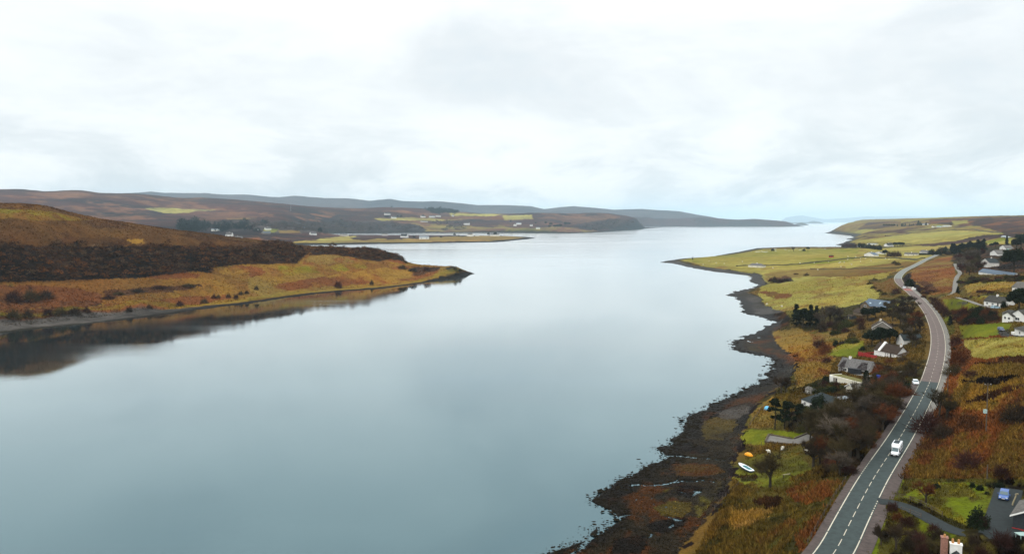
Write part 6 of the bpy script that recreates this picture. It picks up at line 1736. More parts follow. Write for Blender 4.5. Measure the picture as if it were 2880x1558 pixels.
def bush(seed, n_=1100, mat='twig', leafy=False):
    """twiggy dome, 2 m wide and 1.5 m high"""
    g = np.random.default_rng(seed)
    u = unit(n_, g); u[:, 2] = np.abs(u[:, 2])
    lump = 1 + .22 * np.sin(u[:, 0] * 5 + seed) * np.cos(u[:, 1] * 4.3 + seed * 2) + .12 * g.normal(size=n_)
    tip = u * np.array([1, 1, 1.45]) * lump[:, None] * g.uniform(.55, 1.0, (n_, 1))
    if leafy:
        d = unit(n_, g) * .13; w = np.cross(d, unit(n_, g)); w = w / np.linalg.norm(w, axis=1)[:, None] * .08
        return tri_mesh('leaves', tip, d, w, M[mat])
    d = tip * .16 + unit(n_, g) * .10; w = np.cross(d, unit(n_, g)); w = w / (np.linalg.norm(w, axis=1)[:, None] + 1e-6) * .022
    return tri_mesh('twigs', tip, d, w, M[mat])


TREES = [bare_tree(11, .9), bare_tree(12, 1.1), bare_tree(13, .8, 1.1), bare_tree(14, 1.0, .9, .12), bare_tree(15, 1.15, 1.2)]
BROAD = bare_tree(21, 1.35, 1.9)
CONS = [conifer(31), conifer(32, R=2.9), conifer(33, R=2.0)]
COPPER = conifer(34, mat='copper')
EVER = [evergreen(41), evergreen(42, R=4.4), evergreen(43, R=3.6)]
DOME = evergreen(44, 8, 4.3, .0, 90, 110, .3)
PINES = [pine(51), pine(52), pine(53)]
BUSH = {k: [bush(60 + i * 7 + hash_, mat=k) for i in range(3)] for k, hash_ in (('twig', 0), ('twig_olive', 1), ('twig_grey', 2), ('twig_rust', 3), ('twig_wine', 4))}
BUSH['evergreen'] = [bush(90 + i, 1000, 'evergreen', True) for i in range(3)]
BUSH['gorse'] = [bush(95 + i, 1000, 'gorse', True) for i in range(3)]
RT = random.Random(5)


def place_tree(tpl, px, py, hpx, label, group=None, name='tree', wf=1.0, crown='twig', cat='tree', crown_name='crown'):
    p_ = at(px, py)
    s_ = span(p_, hpx) / tpl[2]
    r = empty(name, p_ + Vector((0, 0, -.05)), RT.uniform(0, 6.28)); r.scale = (s_ * wf, s_ * wf, s_)
    tag(r, label, cat, group)
    link('trunk', tpl[0], r)
    me = tpl[1]
    if not me.materials: me.materials.append(M[crown])
    c_ = link(crown_name, me, r)
    if crown != 'keep' and me.materials[0] is not M[crown]:
        c_.material_slots[0].link = 'OBJECT'; c_.material_slots[0].material = M[crown]
    return r


def place_bush(kind, px, py, wpx, hpx, label, group=None, name='bush', cat='bush', dp=1.0):
    p_ = at(px, py)
    me = RT.choice(BUSH[kind])
    o = link(name, me)
    w_, h_ = span(p_, wpx) / 2, span(p_, hpx) / 1.5
    o.location = p_ + Vector((0, w_ * .5 * dp, -.1 * h_)); o.rotation_euler = (0, 0, RT.uniform(0, 6.28)) if abs(dp - 1) < .01 and w_ < h_ * 2.4 else (0, 0, RT.choice((0, math.pi)))
    o.scale = (w_, w_ * dp, h_)
    tag(o, label, cat, group)
    return o


def scatter(poly, n_, seed, gap=0.0):
    g = random.Random(seed)
    xs, ys = [q[0] for q in poly], [q[1] for q in poly]
    out = []
    for _ in range(4000):
        x, y = g.uniform(min(xs), max(xs)), g.uniform(min(ys), max(ys))
        if inside(poly, np.array([x]), np.array([y]))[0] and all(math.hypot(x - a, (y - b_) * 2) > gap for a, b_ in out): out.append((x, y))
        if len(out) == n_: break
    return sorted(out, key=lambda q: q[1])


# the wood between the road and the shore gardens
g_ = 'bare trees in the roadside wood'
for i, (x, y) in enumerate(scatter([(2296, 1240), (2350, 1200), (2420, 1172), (2500, 1140), (2530, 1150), (2490, 1205), (2450, 1270), (2395, 1330), (2330, 1345), (2284, 1315)], 36, 3, 15)):
    place_tree(TREES[i % 5], x, y, RT.uniform(74, 112), 'bare grey-brown tree crowded into the dark roadside wood left of the camper van', g_, wf=1.15, crown=('twig', 'twig_grey', 'twig_olive', 'twig', 'twig_olive', 'twig_rust', 'twig_olive', 'twig', 'twig_grey')[i % 9])
g_ = 'undergrowth in the roadside wood'
for i, (x, y) in enumerate(scatter([(2300, 1200), (2360, 1130), (2470, 1095), (2560, 1085), (2520, 1170), (2470, 1250), (2400, 1335), (2320, 1345), (2285, 1290)], 52, 4, 12)):
    place_bush(('twig', 'twig_wine', 'twig_rust', 'twig_olive', 'twig')[i % 5], x, y, RT.uniform(30, 52), RT.uniform(18, 34), 'brown leafless shrub under the trees of the roadside wood', g_)
place_tree(BROAD, 2166, 1370, 112, 'lone broad bare tree standing on the meadow beside the rowing boat', crown='twig_olive', wf=1.0)
place_tree(TREES[1], 2576, 1056, 50, 'small round bare tree on the verge above the silver-white parked car', crown='twig_olive', wf=1.3)
place_tree(TREES[3], 2640, 1170, 82, 'leaning bare olive tree overhanging the right edge of the road', crown='twig_olive', wf=1.1)
place_tree(TREES[0], 2662, 1180, 66, 'bare olive tree on the hillside just right of the leaning roadside tree', crown='twig_olive', wf=1.2)
place_tree(TREES[4], 2604, 1412, 62, 'orange-brown bare tree on the garden lawn above the driveway', crown='twig_rust', wf=1.15)
place_tree(TREES[2], 2478, 1535, 74, 'thin bare tree at the roadside below the driveway entrance', crown='twig', wf=.9)
place_tree(TREES[0], 2520, 1545, 80, 'bare tree over the bottom edge left of the white chimney', crown='twig', wf=1.1)
for x, y, h, t_, lb in ((2179.5, 1207, 88, 0, 'tallest shore pine, leftmost of the clump above the bright lawn'), (2206, 1206, 79, 1, 'second pine from the left in the clump above the bright lawn'), (2219, 1196, 70, 2, 'slim middle pine in the clump above the bright lawn'), (2243, 1199, 64, 0, 'shorter pine at the right side of the clump above the bright lawn'), (2254, 1190, 56, 1, 'smallest pine at the back right of the clump above the bright lawn')):
    place_tree(PINES[t_], x, y, h, lb, 'pines by the shore lawn', 'pine_tree', crown='keep', wf=1.0)
g_ = 'bare trees behind the shore pines'
for x, y, h in ((2268, 1210, 66), (2288, 1218, 78), (2306, 1225, 70), (2278, 1236, 60), (2320, 1238, 72)):
    place_tree(RT.choice(TREES), x, y, h, 'bare tree between shore pines and roadside wood', g_, wf=1.05, crown='twig_olive')
for x, y, h, lb in ((2197, 1106, 56, 'bare tree on the shingle bank, left of two'), (2210, 1104, 50, 'bare tree on the shingle bank, right of two')):
    place_tree(TREES[int(h) % 5], x, y, h, lb, 'bare trees on the shore bank', crown='twig')
place_tree(CONS[1], 2435, 1112, 68, 'dark green conifer beside the flat-roofed cream building', name='conifer', crown='keep')
place_tree(COPPER, 2441, 1134, 54, 'copper-brown conifer just in front of the dark green conifer', name='conifer', crown='keep', wf=1.25)
for x, y, w_, h, k, lb in (
        (2308, 1152, 46, 40, 'evergreen', 'big dark evergreen shrub hiding the front of the hipped bungalow'), (2276, 1163, 30, 22, 'gorse', 'olive shrub at the left front corner of the hipped bungalow'), (2330, 1166, 36, 26, 'gorse', 'olive shrub in front of the hipped bungalow drive'), (2292, 1172, 40, 24, 'evergreen', 'dark low shrub below the hipped bungalow'),
        (2258, 1160, 26, 24, 'evergreen', 'dark evergreen shrub at the shore side of the hipped bungalow'), (2290, 1106, 26, 18, 'gorse', 'yellow-green shrub behind the hipped roof, left'), (2318, 1106, 34, 20, 'gorse', 'yellow-green shrub behind the hipped roof, by the chimney'), (2345, 1104, 30, 18, 'evergreen', 'dark shrub behind the pale-roofed garage'),
        (2325, 1075, 22, 20, 'evergreen', 'dark shrub at the left end of the flat-roofed cream building'), (2540, 1112, 48, 42, 'evergreen', 'round dark evergreen bush beside the layby'), (2556, 1100, 22, 24, 'evergreen', 'small dark bush right against the layby car'),
        (2326, 995, 40, 32, 'twig_rust', 'rust-red round bush at the edge of the cottage lawn'), (2312, 978, 38, 26, 'twig_wine', 'dark red bush behind the rust-red round bush'), (2352, 972, 16, 16, 'evergreen', 'small pointed evergreen above the cottage lawn'), (2298, 972, 22, 14, 'twig_wine', 'low brown bush at the seaward end of the cottage lawn'), (2330, 1020, 30, 16, 'twig_wine', 'purple-brown low bush left of the creeper cottage'), (2402, 965, 38, 18, 'gorse', 'dark green bush at the top of the cottage lawn'), (2428, 985, 14, 12, 'evergreen', 'small black-green bush on the lawn by the red fence'),
        (2583, 894, 17, 19, 'evergreen', 'upright dark bush on the verge of the red-brown road'), (2706, 1026, 62, 46, 'twig_rust', 'large brown thicket bush on the verge opposite the croft'), (2694, 972, 36, 32, 'twig_wine', 'purple-brown bush at the corner of the dry field'), (2684, 985, 12, 8, 'evergreen', 'tiny dark bush on the green verge'), (2690, 1055, 60, 30, 'twig_olive', 'olive-brown thicket above the leaning dark pole'), (2740, 1062, 50, 20, 'twig_wine', 'dark brown low thicket in the dry slope'),
        (2620, 1222, 92, 68, 'twig_wine', 'huge dark thicket leaning over the right edge of the road'), (2660, 1232, 60, 44, 'twig', 'dark brown thicket right of the huge roadside thicket'), (2735, 1322, 80, 54, 'twig_wine', 'dark domed thicket above the garden lawn'), (2825, 1346, 52, 40, 'twig_wine', 'dark thicket right of the short bleached post'), (2860, 1190, 70, 56, 'twig', 'dark brown thicket at the right edge of the bracken slope'),
        (2636, 1374, 26, 15, 'evergreen', 'small round evergreen bush at the top left of the garden lawn'), (2515, 1440, 36, 30, 'twig_wine', 'maroon bush in the corner below the driveway entrance'), (2556, 1484, 46, 34, 'twig_wine', 'dark red-brown bush on the lower lawn'), (2530, 1466, 34, 24, 'twig_rust', 'rust bush left of the dark red-brown bush'), (2758, 1486, 54, 58, 'evergreen', 'dense dark evergreen bush on the lawn by the drive corner'), (2770, 1488, 40, 40, 'twig_wine', 'brown bush growing into the dense dark evergreen'),
        (2828, 1545, 64, 54, 'twig_wine', 'dark brown bush below the pale green table'), (2815, 1372, 30, 16, 'evergreen', 'dark low shrub behind the blue car'), (2738, 1370, 16, 14, 'evergreen', 'small dark shrub left at the top of the garden bed'), (2760, 1378, 22, 14, 'evergreen', 'dark shrub in the middle of the garden bed'), (2785, 1368, 20, 10, 'gorse', 'olive low shrub at the right of the garden bed'), (2778, 1390, 14, 8, 'evergreen', 'smallest dark shrub below the garden bed'),
        (2826, 866, 17, 20, 'evergreen', 'clipped round evergreen right of the charcoal-roofed cottage'), (2525, 826, 30, 18, 'twig_wine', 'dark thicket at the left of the road bend'), (2560, 806, 26, 22, 'evergreen', 'black-green thicket left of the white hut'), (2600, 818, 34, 12, 'twig_wine', 'low dark thicket right of the white hut'), (2606, 828, 30, 9, 'twig_wine', 'low dark thicket under the white hut'), (2628, 822, 50, 8, 'twig_wine', 'long dark low thicket in the bracken patch')):
    place_bush(k, x, y, w_, h, lb)
g_ = 'bushes of the bottom edge thicket'
for i, (x, y) in enumerate(((2560, 1545), (2590, 1530), (2620, 1545), (2645, 1520), (2600, 1560), (2660, 1555), (2575, 1515), (2630, 1500), (2720, 1555), (2745, 1540), (2770, 1570))):
    place_bush(('twig', 'twig_wine', 'twig_olive')[i % 3], x, y, RT.uniform(36, 56), RT.uniform(24, 40), 'tangled brown bush in the thicket along the bottom edge', g_)
g_ = 'evergreens behind the croft'
for x, y, h, lb in ((2452, 975, 46, 'left'), (2476, 972, 54, 'middle'), (2502, 970, 48, 'right')):
    place_tree(EVER[h % 3], x, y, h, 'dense black-green evergreen behind the croft roof, %s of three' % lb, g_, 'evergreen_tree', 1.05, 'keep')
g_ = 'dark evergreens by the brown-roofed bungalow'
for x, y, h in ((2440, 900, 34), (2462, 894, 30), (2480, 888, 26), (2430, 890, 26)):
    place_tree(EVER[h % 3], x, y, h, 'dark evergreen in the clump between brown-roofed bungalow and blue-roofed house', g_, 'evergreen_tree', 1.1, 'keep')
for x, y, h, lb in ((2239, 918, 60, 'leftmost'), (2258, 922, 55, 'second from left'), (2279, 920, 60, 'third from left'), (2296, 912, 50, 'rightmost')):
    place_tree(CONS[h % 3] if h != 55 else EVER[2], x, y, h, 'dark shore conifer, %s of four in a row' % lb, 'conifers above the shingle beach', 'conifer', 1.25, 'keep')
g_ = 'tall bare trees beside the shore conifers'
for x, y, h in ((2318, 912, 58), (2334, 912, 64), (2348, 910, 60), (2306, 920, 50), (2362, 906, 44)):
    place_tree(RT.choice(TREES), x, y, h, 'tall thin bare tree right of the dark shore conifers', g_, wf=.8, crown='twig_grey')
g_ = 'bare bushes in the shore gardens'
for i, (x, y) in enumerate(scatter([(2300, 930), (2340, 910), (2400, 895), (2440, 905), (2430, 940), (2390, 950), (2340, 940)], 16, 8, 14)):
    place_bush(('twig', 'twig_wine', 'gorse', 'twig_olive')[i % 4], x, y, RT.uniform(22, 34), RT.uniform(12, 22), 'brown garden bush left of the brown-roofed bungalow', g_)
g_ = 'bare trees between bungalow and road'
for i, (x, y) in enumerate(scatter([(2525, 905), (2562, 885), (2592, 930), (2596, 985), (2570, 985), (2545, 960)], 17, 9, 14)):
    place_tree(TREES[i % 5], x, y, RT.uniform(30, 46), 'bare brown tree in the roadside belt left of the red-brown road', g_, wf=1.25, crown=('twig', 'twig_olive', 'twig_grey', 'twig_rust', 'twig_olive')[i % 5])
g_ = 'bare trees behind the brown-roofed bungalow'
for i, (x, y) in enumerate(scatter([(2490, 880), (2525, 856), (2552, 852), (2572, 872), (2556, 890), (2510, 905)], 15, 10, 14)):
    place_tree(TREES[i % 5], x, y, RT.uniform(22, 32), 'small bare tree on the slope right of the blue-roofed house', g_, wf=1.4, crown=('twig_olive', 'twig')[i % 2])
for x, y, h, lb in ((2568, 918, 26, 'dark pointed conifer among the bare trees by the red-brown road'), (2672, 915, 26, 'dark pointed conifer at the left end of the hedge belt'), (2694, 826, 20, 'dark small conifer where the grey track meets the lane')):
    place_tree(CONS[1], x, y, h, lb, None, 'conifer', 1.4, 'keep')
g_ = 'shrubs between the red fence and the road'
for i, (x, y) in enumerate(scatter([(2470, 1030), (2530, 1012), (2590, 1005), (2585, 1050), (2540, 1075), (2480, 1090), (2455, 1070)], 20, 12, 14)):
    place_bush(('twig', 'twig_rust', 'twig_olive', 'twig_olive')[i % 4], x, y, RT.uniform(26, 44), RT.uniform(12, 22), 'brown leafless shrub between croft and layby', g_)
g_ = 'shrubs below the flat-roofed building'
for i, (x, y) in enumerate(scatter([(2290, 1085), (2330, 1080), (2390, 1092), (2380, 1105), (2300, 1098)], 12, 13, 12)):
    place_bush(('twig_wine', 'gorse', 'twig')[i % 3], x, y, RT.uniform(16, 28), RT.uniform(8, 15), 'low brown shrub in the garden under the flat-roofed building', g_)
g_ = 'clumps of the dark roadside hedge'
for x, y in ((2634, 856), (2642, 866), (2650, 874), (2658, 882), (2666, 890)):
    place_bush('twig_wine', x, y, 30, 22, 'dark brown clump of the hedge along the right of the road', g_)
g_ = 'bushes of the red-brown hedge belt'
for i, (x, y) in enumerate(scatter([(2682, 885), (2720, 875), (2800, 878), (2806, 905), (2760, 912), (2700, 912)], 24, 14, 12)):
    place_bush(('twig_rust', 'twig_wine', 'twig', 'evergreen')[i % 4], x, y, RT.uniform(24, 36), RT.uniform(12, 20), 'red-brown bush in the hedge belt between the two bright lawns', g_)
place_tree(DOME, 2866, 870, 62, 'huge domed black-green evergreen at the right edge', None, 'evergreen_tree', 1.0, 'keep')
place_tree(EVER[1], 2851, 770, 72, 'tall wide dark evergreen right of the tall white house', None, 'evergreen_tree', .9, 'keep')
place_tree(CONS[2], 2831, 694, 30, 'slim dark conifer beside the turquoise-roofed house', None, 'conifer', 1.0, 'keep')
g_ = 'dark trees above the village'
for x, y, h in ((2858, 702, 30), (2872, 700, 34), (2866, 680, 22), (2880, 684, 26), (2876, 745, 40), (2800, 696, 16), (2788, 698, 14)):
    place_tree(EVER[h % 3], x, y, h, 'dark evergreen around the upper village houses', g_, 'evergreen_tree', 1.0, 'keep')
g_ = 'conifers of the dark shelter belt'
for i in range(17):
    place_tree(CONS[i % 3], 2677 + i * 5.6, 716 - i * .75, RT.uniform(22, 31), 'dark conifer in the shelter belt behind the road crest', g_, 'conifer', 1.5, 'keep')
g_ = 'bare trees beside the village track'
for i, (x, y) in enumerate(scatter([(2682, 735), (2720, 722), (2760, 730), (2752, 762), (2745, 778), (2708, 778), (2700, 750)], 20, 15, 11)):
    place_tree(TREES[i % 5], x, y, RT.uniform(28, 42), 'bare brown tree between village track and tall white house', g_, wf=1.25, crown=('twig', 'twig_grey', 'twig_wine', 'twig_olive')[i % 4])
g_ = 'shrubs below the long blue-roofed building'
for i, (x, y) in enumerate(scatter([(2700, 795), (2740, 786), (2840, 778), (2880, 780), (2880, 792), (2780, 796), (2720, 806)], 22, 16, 9)):
    place_bush(('twig_wine', 'gorse', 'twig', 'twig_olive')[i % 4], x, y, RT.uniform(18, 30), RT.uniform(7, 13), 'low brown shrub in the strip below the long blue-roofed building', g_)
g_ = 'bushes across the village lawns'
for x, y, w_, h in ((2755, 823, 16, 9), (2770, 824, 26, 11), (2788, 825, 20, 9), (2733, 838, 12, 8), (2718, 842, 18, 6), (2755, 836, 10, 7), (2600, 838, 18, 10), (2620, 842, 14, 8)):
    place_bush('twig_wine', x, y, w_, h, 'small dark bush on the grass above the charcoal-roofed cottage', g_)
g_ = 'shrubs at the road crest'
for i, (x, y) in enumerate(((2632, 716), (2642, 717), (2652, 714), (2662, 716), (2670, 718), (2622, 714), (2646, 708), (2660, 706))):
    place_bush(('twig', 'evergreen')[i % 2], x, y, 18, 13, 'dark shrub closing off the far end of the road', g_)
g_ = 'dark hedge by the far bay'
for i in range(16):
    place_tree(CONS[i % 3], 2414 + i * 4.3, 696 + i * .55, RT.uniform(10, 15), 'dark conifer in the hedge by the far bay cottages', g_, 'conifer', 1.7, 'keep')
g_ = 'rounded evergreen clump'
for x in (2517, 2524, 2531, 2538):
    place_tree(EVER[int(x) % 3], x, 695, 14, 'rounded black-green tree in the clump right of the large white house', g_, 'evergreen_tree', 1.0, 'keep')
place_tree(EVER[0], 2489, 721, 19, 'round green tree between pale cottage and maroon bushes', None, 'evergreen_tree', .9, 'keep')
g_ = 'maroon bushes by the far houses'
for x in (2502, 2512, 2522, 2530): place_bush('twig_wine', x, 722, 16, 17, 'maroon leafless bush in the row beside the long cream house', g_)
for x, w_ in ((2590, 16), (2602, 18), (2616, 16), (2630, 14)): place_bush('evergreen', x, 717, w_, 6, 'low dark hedge clump in front of the house at the road end', 'hedge at the road end')
g_ = 'dark scrub on the bay rocks'
for i in range(8): place_bush('twig_wine', 2372 + i * 5.2, 695 - (i % 3), 12, 8, 'dark scrub bush on the rocky corner of the far bay', g_)
g_ = 'conifers on the far ridge'
for i in range(15):
    x = 2527 + i * 5.6 + RT.uniform(-4, 4)
    place_tree(CONS[i % 3], x, 637.5 - i * .25, RT.uniform(4, 10) + (6 if i == 10 else 0), 'dark conifer in the belt along the far ridge', g_, 'conifer', 1.5, 'keep')
for i in range(5): place_tree(EVER[i % 3], 2486 + i * 7, 638, 8, 'grey-green tree left of the conifer belt on the far ridge', 'trees left of the ridge belt', 'tree', 1.0, 'keep')
place_tree(EVER[2], 2272, 706, 12, 'round dark tree on the seaward edge of the spit', None, 'evergreen_tree', 1.1, 'keep')
place_bush('evergreen', 2262, 706, 10, 6, 'low dark bush left of the round tree on the spit')
place_bush('evergreen', 2174, 706, 10, 7, 'dark bush on the seaward bank of the spit')
place_tree(TREES[3], 2232, 708, 16, 'wind-bent bare grey tree alone on the spit', None, crown='twig_grey', wf=1.1)
place_tree(CONS[2], 1948, 731, 9, 'single small dark tree near the spit point', None, 'conifer', 1.2, 'keep')
g_ = 'bushes in the gully by the shore'
for i, (x, y, w_, h) in enumerate(((2180, 796, 24, 20), (2196, 794, 20, 10), (2212, 792, 26, 9), (2168, 792, 14, 9), (2270, 776, 16, 8), (2240, 772, 16, 4))):
    place_bush(('twig', 'twig_wine')[i % 2], x, y, w_, h, 'brown bush in the gully between the two green fields', g_)
g_ = 'scrub by the pale road bend'
for i, (x, y) in enumerate(((2462, 790), (2448, 800), (2458, 812), (2475, 822), (2490, 830), (2518, 742), (2528, 746))):
    place_bush('twig_olive', x, y, 18, 9, 'olive scrub bush in the dry corner left of the road bend', g_)

# bushes along the left headland
g_ = 'bushes on the headland shore'
for i, (x, y, w_, h) in enumerate(((418, 868, 16, 13), (503, 862, 24, 18), (573, 854, 24, 16), (361, 878, 22, 16), (600, 840, 16, 14), (613, 840, 14, 13), (641, 838, 16, 13), (663, 841, 16, 15), (676, 830, 15, 13), (693, 827, 14, 11), (950, 810, 24, 22), (1045, 802, 13, 15), (720, 816, 14, 13), (130, 889, 34, 24), (165, 888, 40, 26), (205, 886, 40, 24), (240, 880, 26, 18), (30, 898, 44, 30), (72, 896, 34, 28), (30, 850, 50, 34), (80, 846, 54, 34), (120, 842, 50, 28), (300, 842, 40, 14), (330, 830, 34, 10), (380, 822, 46, 10), (440, 812, 50, 9), (520, 806, 50, 9), (1160, 765, 30, 14), (1200, 762, 26, 13), (1130, 757, 30, 12))):
    place_bush(('twig', 'twig_wine', 'twig_olive')[i % 3], x, y, w_, h, 'brown leafless bush on the grassy shore slope of the headland', g_)
g_ = 'bushes on the headland brow'
for i, (x, y) in enumerate(((1062, 703), (1080, 708), (1090, 712), (1104, 716), (1112, 722), (1122, 726), (1132, 732), (1140, 737), (1280, 756), (1292, 760))):
    place_bush('twig', x, y + 3, 14, 8, 'dark bush on the falling brow of the headland', g_)
# trees over the water
place_tree(EVER[0], 900, 660, 20, 'lone dark conifer standing clear of the bare wood across the loch', None, 'conifer', .7, 'keep')
g_ = 'peninsula trees'
for x, y, h in ((1278, 666, 10), (1374, 665, 10), (1393, 664, 11), (1165, 672, 8), (1240, 670, 6), (1290, 667, 6)):
    place_tree(EVER[int(x) % 3], x, y, h, 'dark tree among the white houses of the peninsula', g_, 'tree', .9, 'keep')
g_ = 'conifers above the far shore'
for x, y, h in ((1535, 632, 9), (1549, 636, 10), (1545, 641, 8), (1560, 642, 10), (1568, 642, 11), (1575, 642, 12), (1590, 636, 12), (1600, 635, 10), (1506, 632, 7), (1436, 628, 8), (1084, 614, 8), (1092, 614, 9), (1118, 613, 8), (1128, 613, 8), (1190, 610, 7), (1102, 585, 5), (1518, 643, 5)):
    place_tree(EVER[int(x) % 3], x, y, h, 'small dark conifer beside a white house across the loch', g_, 'conifer', 1.0, 'keep')


# ------------------------------------------------------------------ sheep
def sheep_mesh():
    me = bpy.data.meshes.new('sheep_bones')
    v = [(0, 0, .62), (.38, 0, .66), (-.38, 0, .64), (.56, 0, .78), (.74, 0, .80), (.86, 0, .70), (.34, .14, .36), (.34, .15, .03), (.34, -.14, .36), (.34, -.15, .03), (-.34, .14, .36), (-.36, .15, .03), (-.34, -.14, .36), (-.36, -.15, .03)]
    e = [(0, 1), (0, 2), (1, 3), (3, 4), (4, 5), (1, 6), (6, 7), (1, 8), (8, 9), (2, 10), (10, 11), (2, 12), (12, 13)]
    me.from_pydata(v, e, [])
    o = bpy.data.objects.new('sheep_bones', me); C.objects.link(o)
    md = o.modifiers.new('s', 'SKIN'); o.modifiers.new('d', 'SUBSURF').levels = 1
    rad = [.33, .29, .30, .17, .13, .08, .09, .05, .09, .05, .10, .05, .10, .05]
    for i, sv in enumerate(me.skin_vertices[0].data): sv.radius = (rad[i], rad[i]); sv.use_root = i == 0
    dg = bpy.context.evaluated_depsgraph_get()
    out = bpy.data.meshes.new_from_object(o.evaluated_get(dg))
    bpy.data.objects.remove(o)
    out.name = 'sheep'; out.materials.clear(); out.materials.append(M['wool'])
    return out


SH = sheep_mesh()
for i, (x, y) in enumerate(((1994, 736), (2015, 741), (2037, 743), (2088, 737), (1978, 746), (2174, 755), (2360, 741), (2375, 739), (2395, 745), (2330, 738), (2384, 731), (2156, 858), (2199, 864), (2290, 741), (2250, 741), (2364, 739), (2385, 723), (2407, 724), (2420, 729), (2434, 728), (2490, 729), (2500, 731), (2420, 737), (2365, 752), (2300, 760), (2450, 735))):
    p_ = at(x, y)
    o = link('sheep', SH); o.location = p_ + Vector((0, 0, .02)); o.rotation_euler = (0, 0, RT.uniform(0, 6.28)); o.scale = (1.5,) * 3
    tag(o, 'white sheep grazing in the green fields by the spit', 'sheep', 'sheep in the far fields')
for x, y, lb in ((2163, 1275, 'cream sheep behind the lone bare tree, left of three near the pad'), (2200, 1266, 'cream sheep on the grass below the gravel pad'), (2270, 1275, 'cream sheep at the edge of the roadside wood')):
    p_ = at(x, y)
    o = link('sheep', SH); o.location = p_ + Vector((0, 0, .02)); o.rotation_euler = (0, 0, RT.uniform(0, 6.28)); o.scale = (1.15,) * 3
    tag(o, lb, 'sheep')


# ------------------------------------------------------------------ uncountable ground cover
def cover(name, V, m_, n_, hgt, wid, lift, colr, per, label, seed, thin=True, dens=None):
    """many small faces standing on the land, each with the colour of the cover it grows in"""
    g = np.random.default_rng(seed)
    x, y, z, sd, col = V
    idx = np.where(m_)[0]
    pr = None
    if dens is not None: pr = dens[idx] / dens[idx].sum()
    k = np.repeat(g.choice(idx, n_, p=pr), per)
    nn = len(k)
    s_ = np.clip(y[k] / 200, .7, 12)
    hh = hgt * g.uniform(.5, 1.4, nn); 
    p_ = np.stack([x[k] + g.normal(size=nn) * wid * 1.2, y[k] + g.normal(size=nn) * wid * 1.2, z[k] - .05], 1)
    tilt = g.normal(size=(nn, 3)) * np.array([.45, .45, 0]); up = np.array([0, 0, 1.0]) + tilt
    up /= np.linalg.norm(up, axis=1)[:, None]
    a = g.uniform(0, 6.28, nn); w_ = np.stack([np.cos(a), np.sin(a), np.zeros(nn)], 1) * (wid * g.uniform(.5, 1.2, nn))[:, None]
    c_ = p_ + up * (hh * .5 + lift)[:, None]
    cols = colr(col[k], g, nn)
    me = tri_mesh(name, c_, up * (hh * .5)[:, None], w_, M['veg'], np.concatenate([np.clip(cols, .003, .9), np.ones((nn, 1))], 1))
    tag(link(name, me), label, name.replace('_', ' '), kind='stuff')


def masses(name, V, polys, n_, size, base_cols, label, seed, per=34, flat=.9, wob=1.0):
    """a wood that reads as one mass: rounded clumps of small faces on the land inside outlines"""
    g = np.random.default_rng(seed)
    x, y, z, sd, col = V
    px, py = project(x, y, z)
    m_ = np.zeros(len(x), bool)
    for q in polys: m_ |= inside(q, px + fbm(px, py, 40, 5, 7, .7) * 70, py + fbm(px, py, 40, 5, 8, .7) * 26 * wob)
    idx = np.where(m_ & (sd > 4))[0]
    if len(idx) == 0: return
    w = y[idx] ** 2; k = g.choice(idx, n_, p=w / w.sum())
    r_ = size * g.gamma(5.0, .18, n_)
    cen = np.stack([x[k] + g.normal(size=n_) * size * .5, y[k] + g.normal(size=n_) * size * .5, z[k] + r_ * .5], 1)
    kk = np.repeat(np.arange(n_), per); nn = len(kk)
    u = unit(nn, g); u[:, 2] = np.abs(u[:, 2]) - .15
    c_ = cen[kk] + u * r_[kk][:, None] * np.array([1, 1, flat]) * g.uniform(.6, 1.05, (nn, 1))
    d = u * (r_[kk] * .22)[:, None] + unit(nn, g) * (r_[kk] * .14)[:, None]
    wv_ = np.cross(d, unit(nn, g)); wv_ = wv_ / (np.linalg.norm(wv_, axis=1)[:, None] + 1e-6) * (r_[kk] * .10)[:, None]
    bc = np.array(base_cols)[g.integers(0, len(base_cols), n_)] * g.uniform(.6, 1.45, (n_, 1))
    cols = bc[kk] * g.uniform(.7, 1.3, (nn, 1))
    me = tri_mesh(name, c_, d, wv_, M['veg'], np.concatenate([np.clip(cols, .003, .9), np.ones((nn, 1))], 1))
    tag(link(name, me), label, name.replace('_', ' '), kind='stuff')


xr, yr, zr_, sdr, colr_ = V_R
pxr, pyr = project(xr, yr, zr_)
shore_m = inside(SHOREZ, pxr, pyr)
onroad = np.zeros(len(xr), bool)
for line, hw, soft in FLAT:
    lo, hi = line[:, :2].min(0) - hw, line[:, :2].max(0) + hw
    q_ = np.where((xr > lo[0]) & (xr < hi[0]) & (yr > lo[1]) & (yr < hi[1]))[0]
    d_, _ = nearest_on(line, xr[q_], yr[q_]); onroad[q_[d_ < (4.95 if line is ROAD else hw + .2)]] = True
onroad |= inside(PAD, pxr, pyr)
vis = (pxr > 1500) & (pxr < 3350) & (pyr < 1680) & (pyr > 600)
meadow = vis & ~shore_m & ~onroad & (sdr > 6) & (zr_ > 1.2)
lawnish = colr_[:, 1] > colr_[:, 0] * .98
vary = lambda c_, g, n_: c_ * g.uniform(.6, 1.8, (n_, 1)) * np.array([1.05, 1.0, .9])
cover('rough_grass', V_R, meadow & (yr < 330) & ~lawnish, 54000, .5, .09, 0, vary, 2, 'rough dead grass and bracken over the near meadow and hillside', 1)
cover('tussock_grass', V_R, meadow & (yr >= 300) & (yr < 800) & ~lawnish, 16000, .7, .35, 0, vary, 2, 'tussocky grass over the middle fields', 2)
hill_m = meadow & (yr < 420) & (colr_[:, 0] > colr_[:, 1] * 1.45)
cover('bracken', V_R, hill_m, 34000, .8, .22, 0, lambda c_, g, n_: c_ * g.uniform(.6, 2.0, (n_, 1)), 3, 'red-brown dead bracken on the slopes beside the road', 3)
xl, yl, zl, sdl, coll = V_L
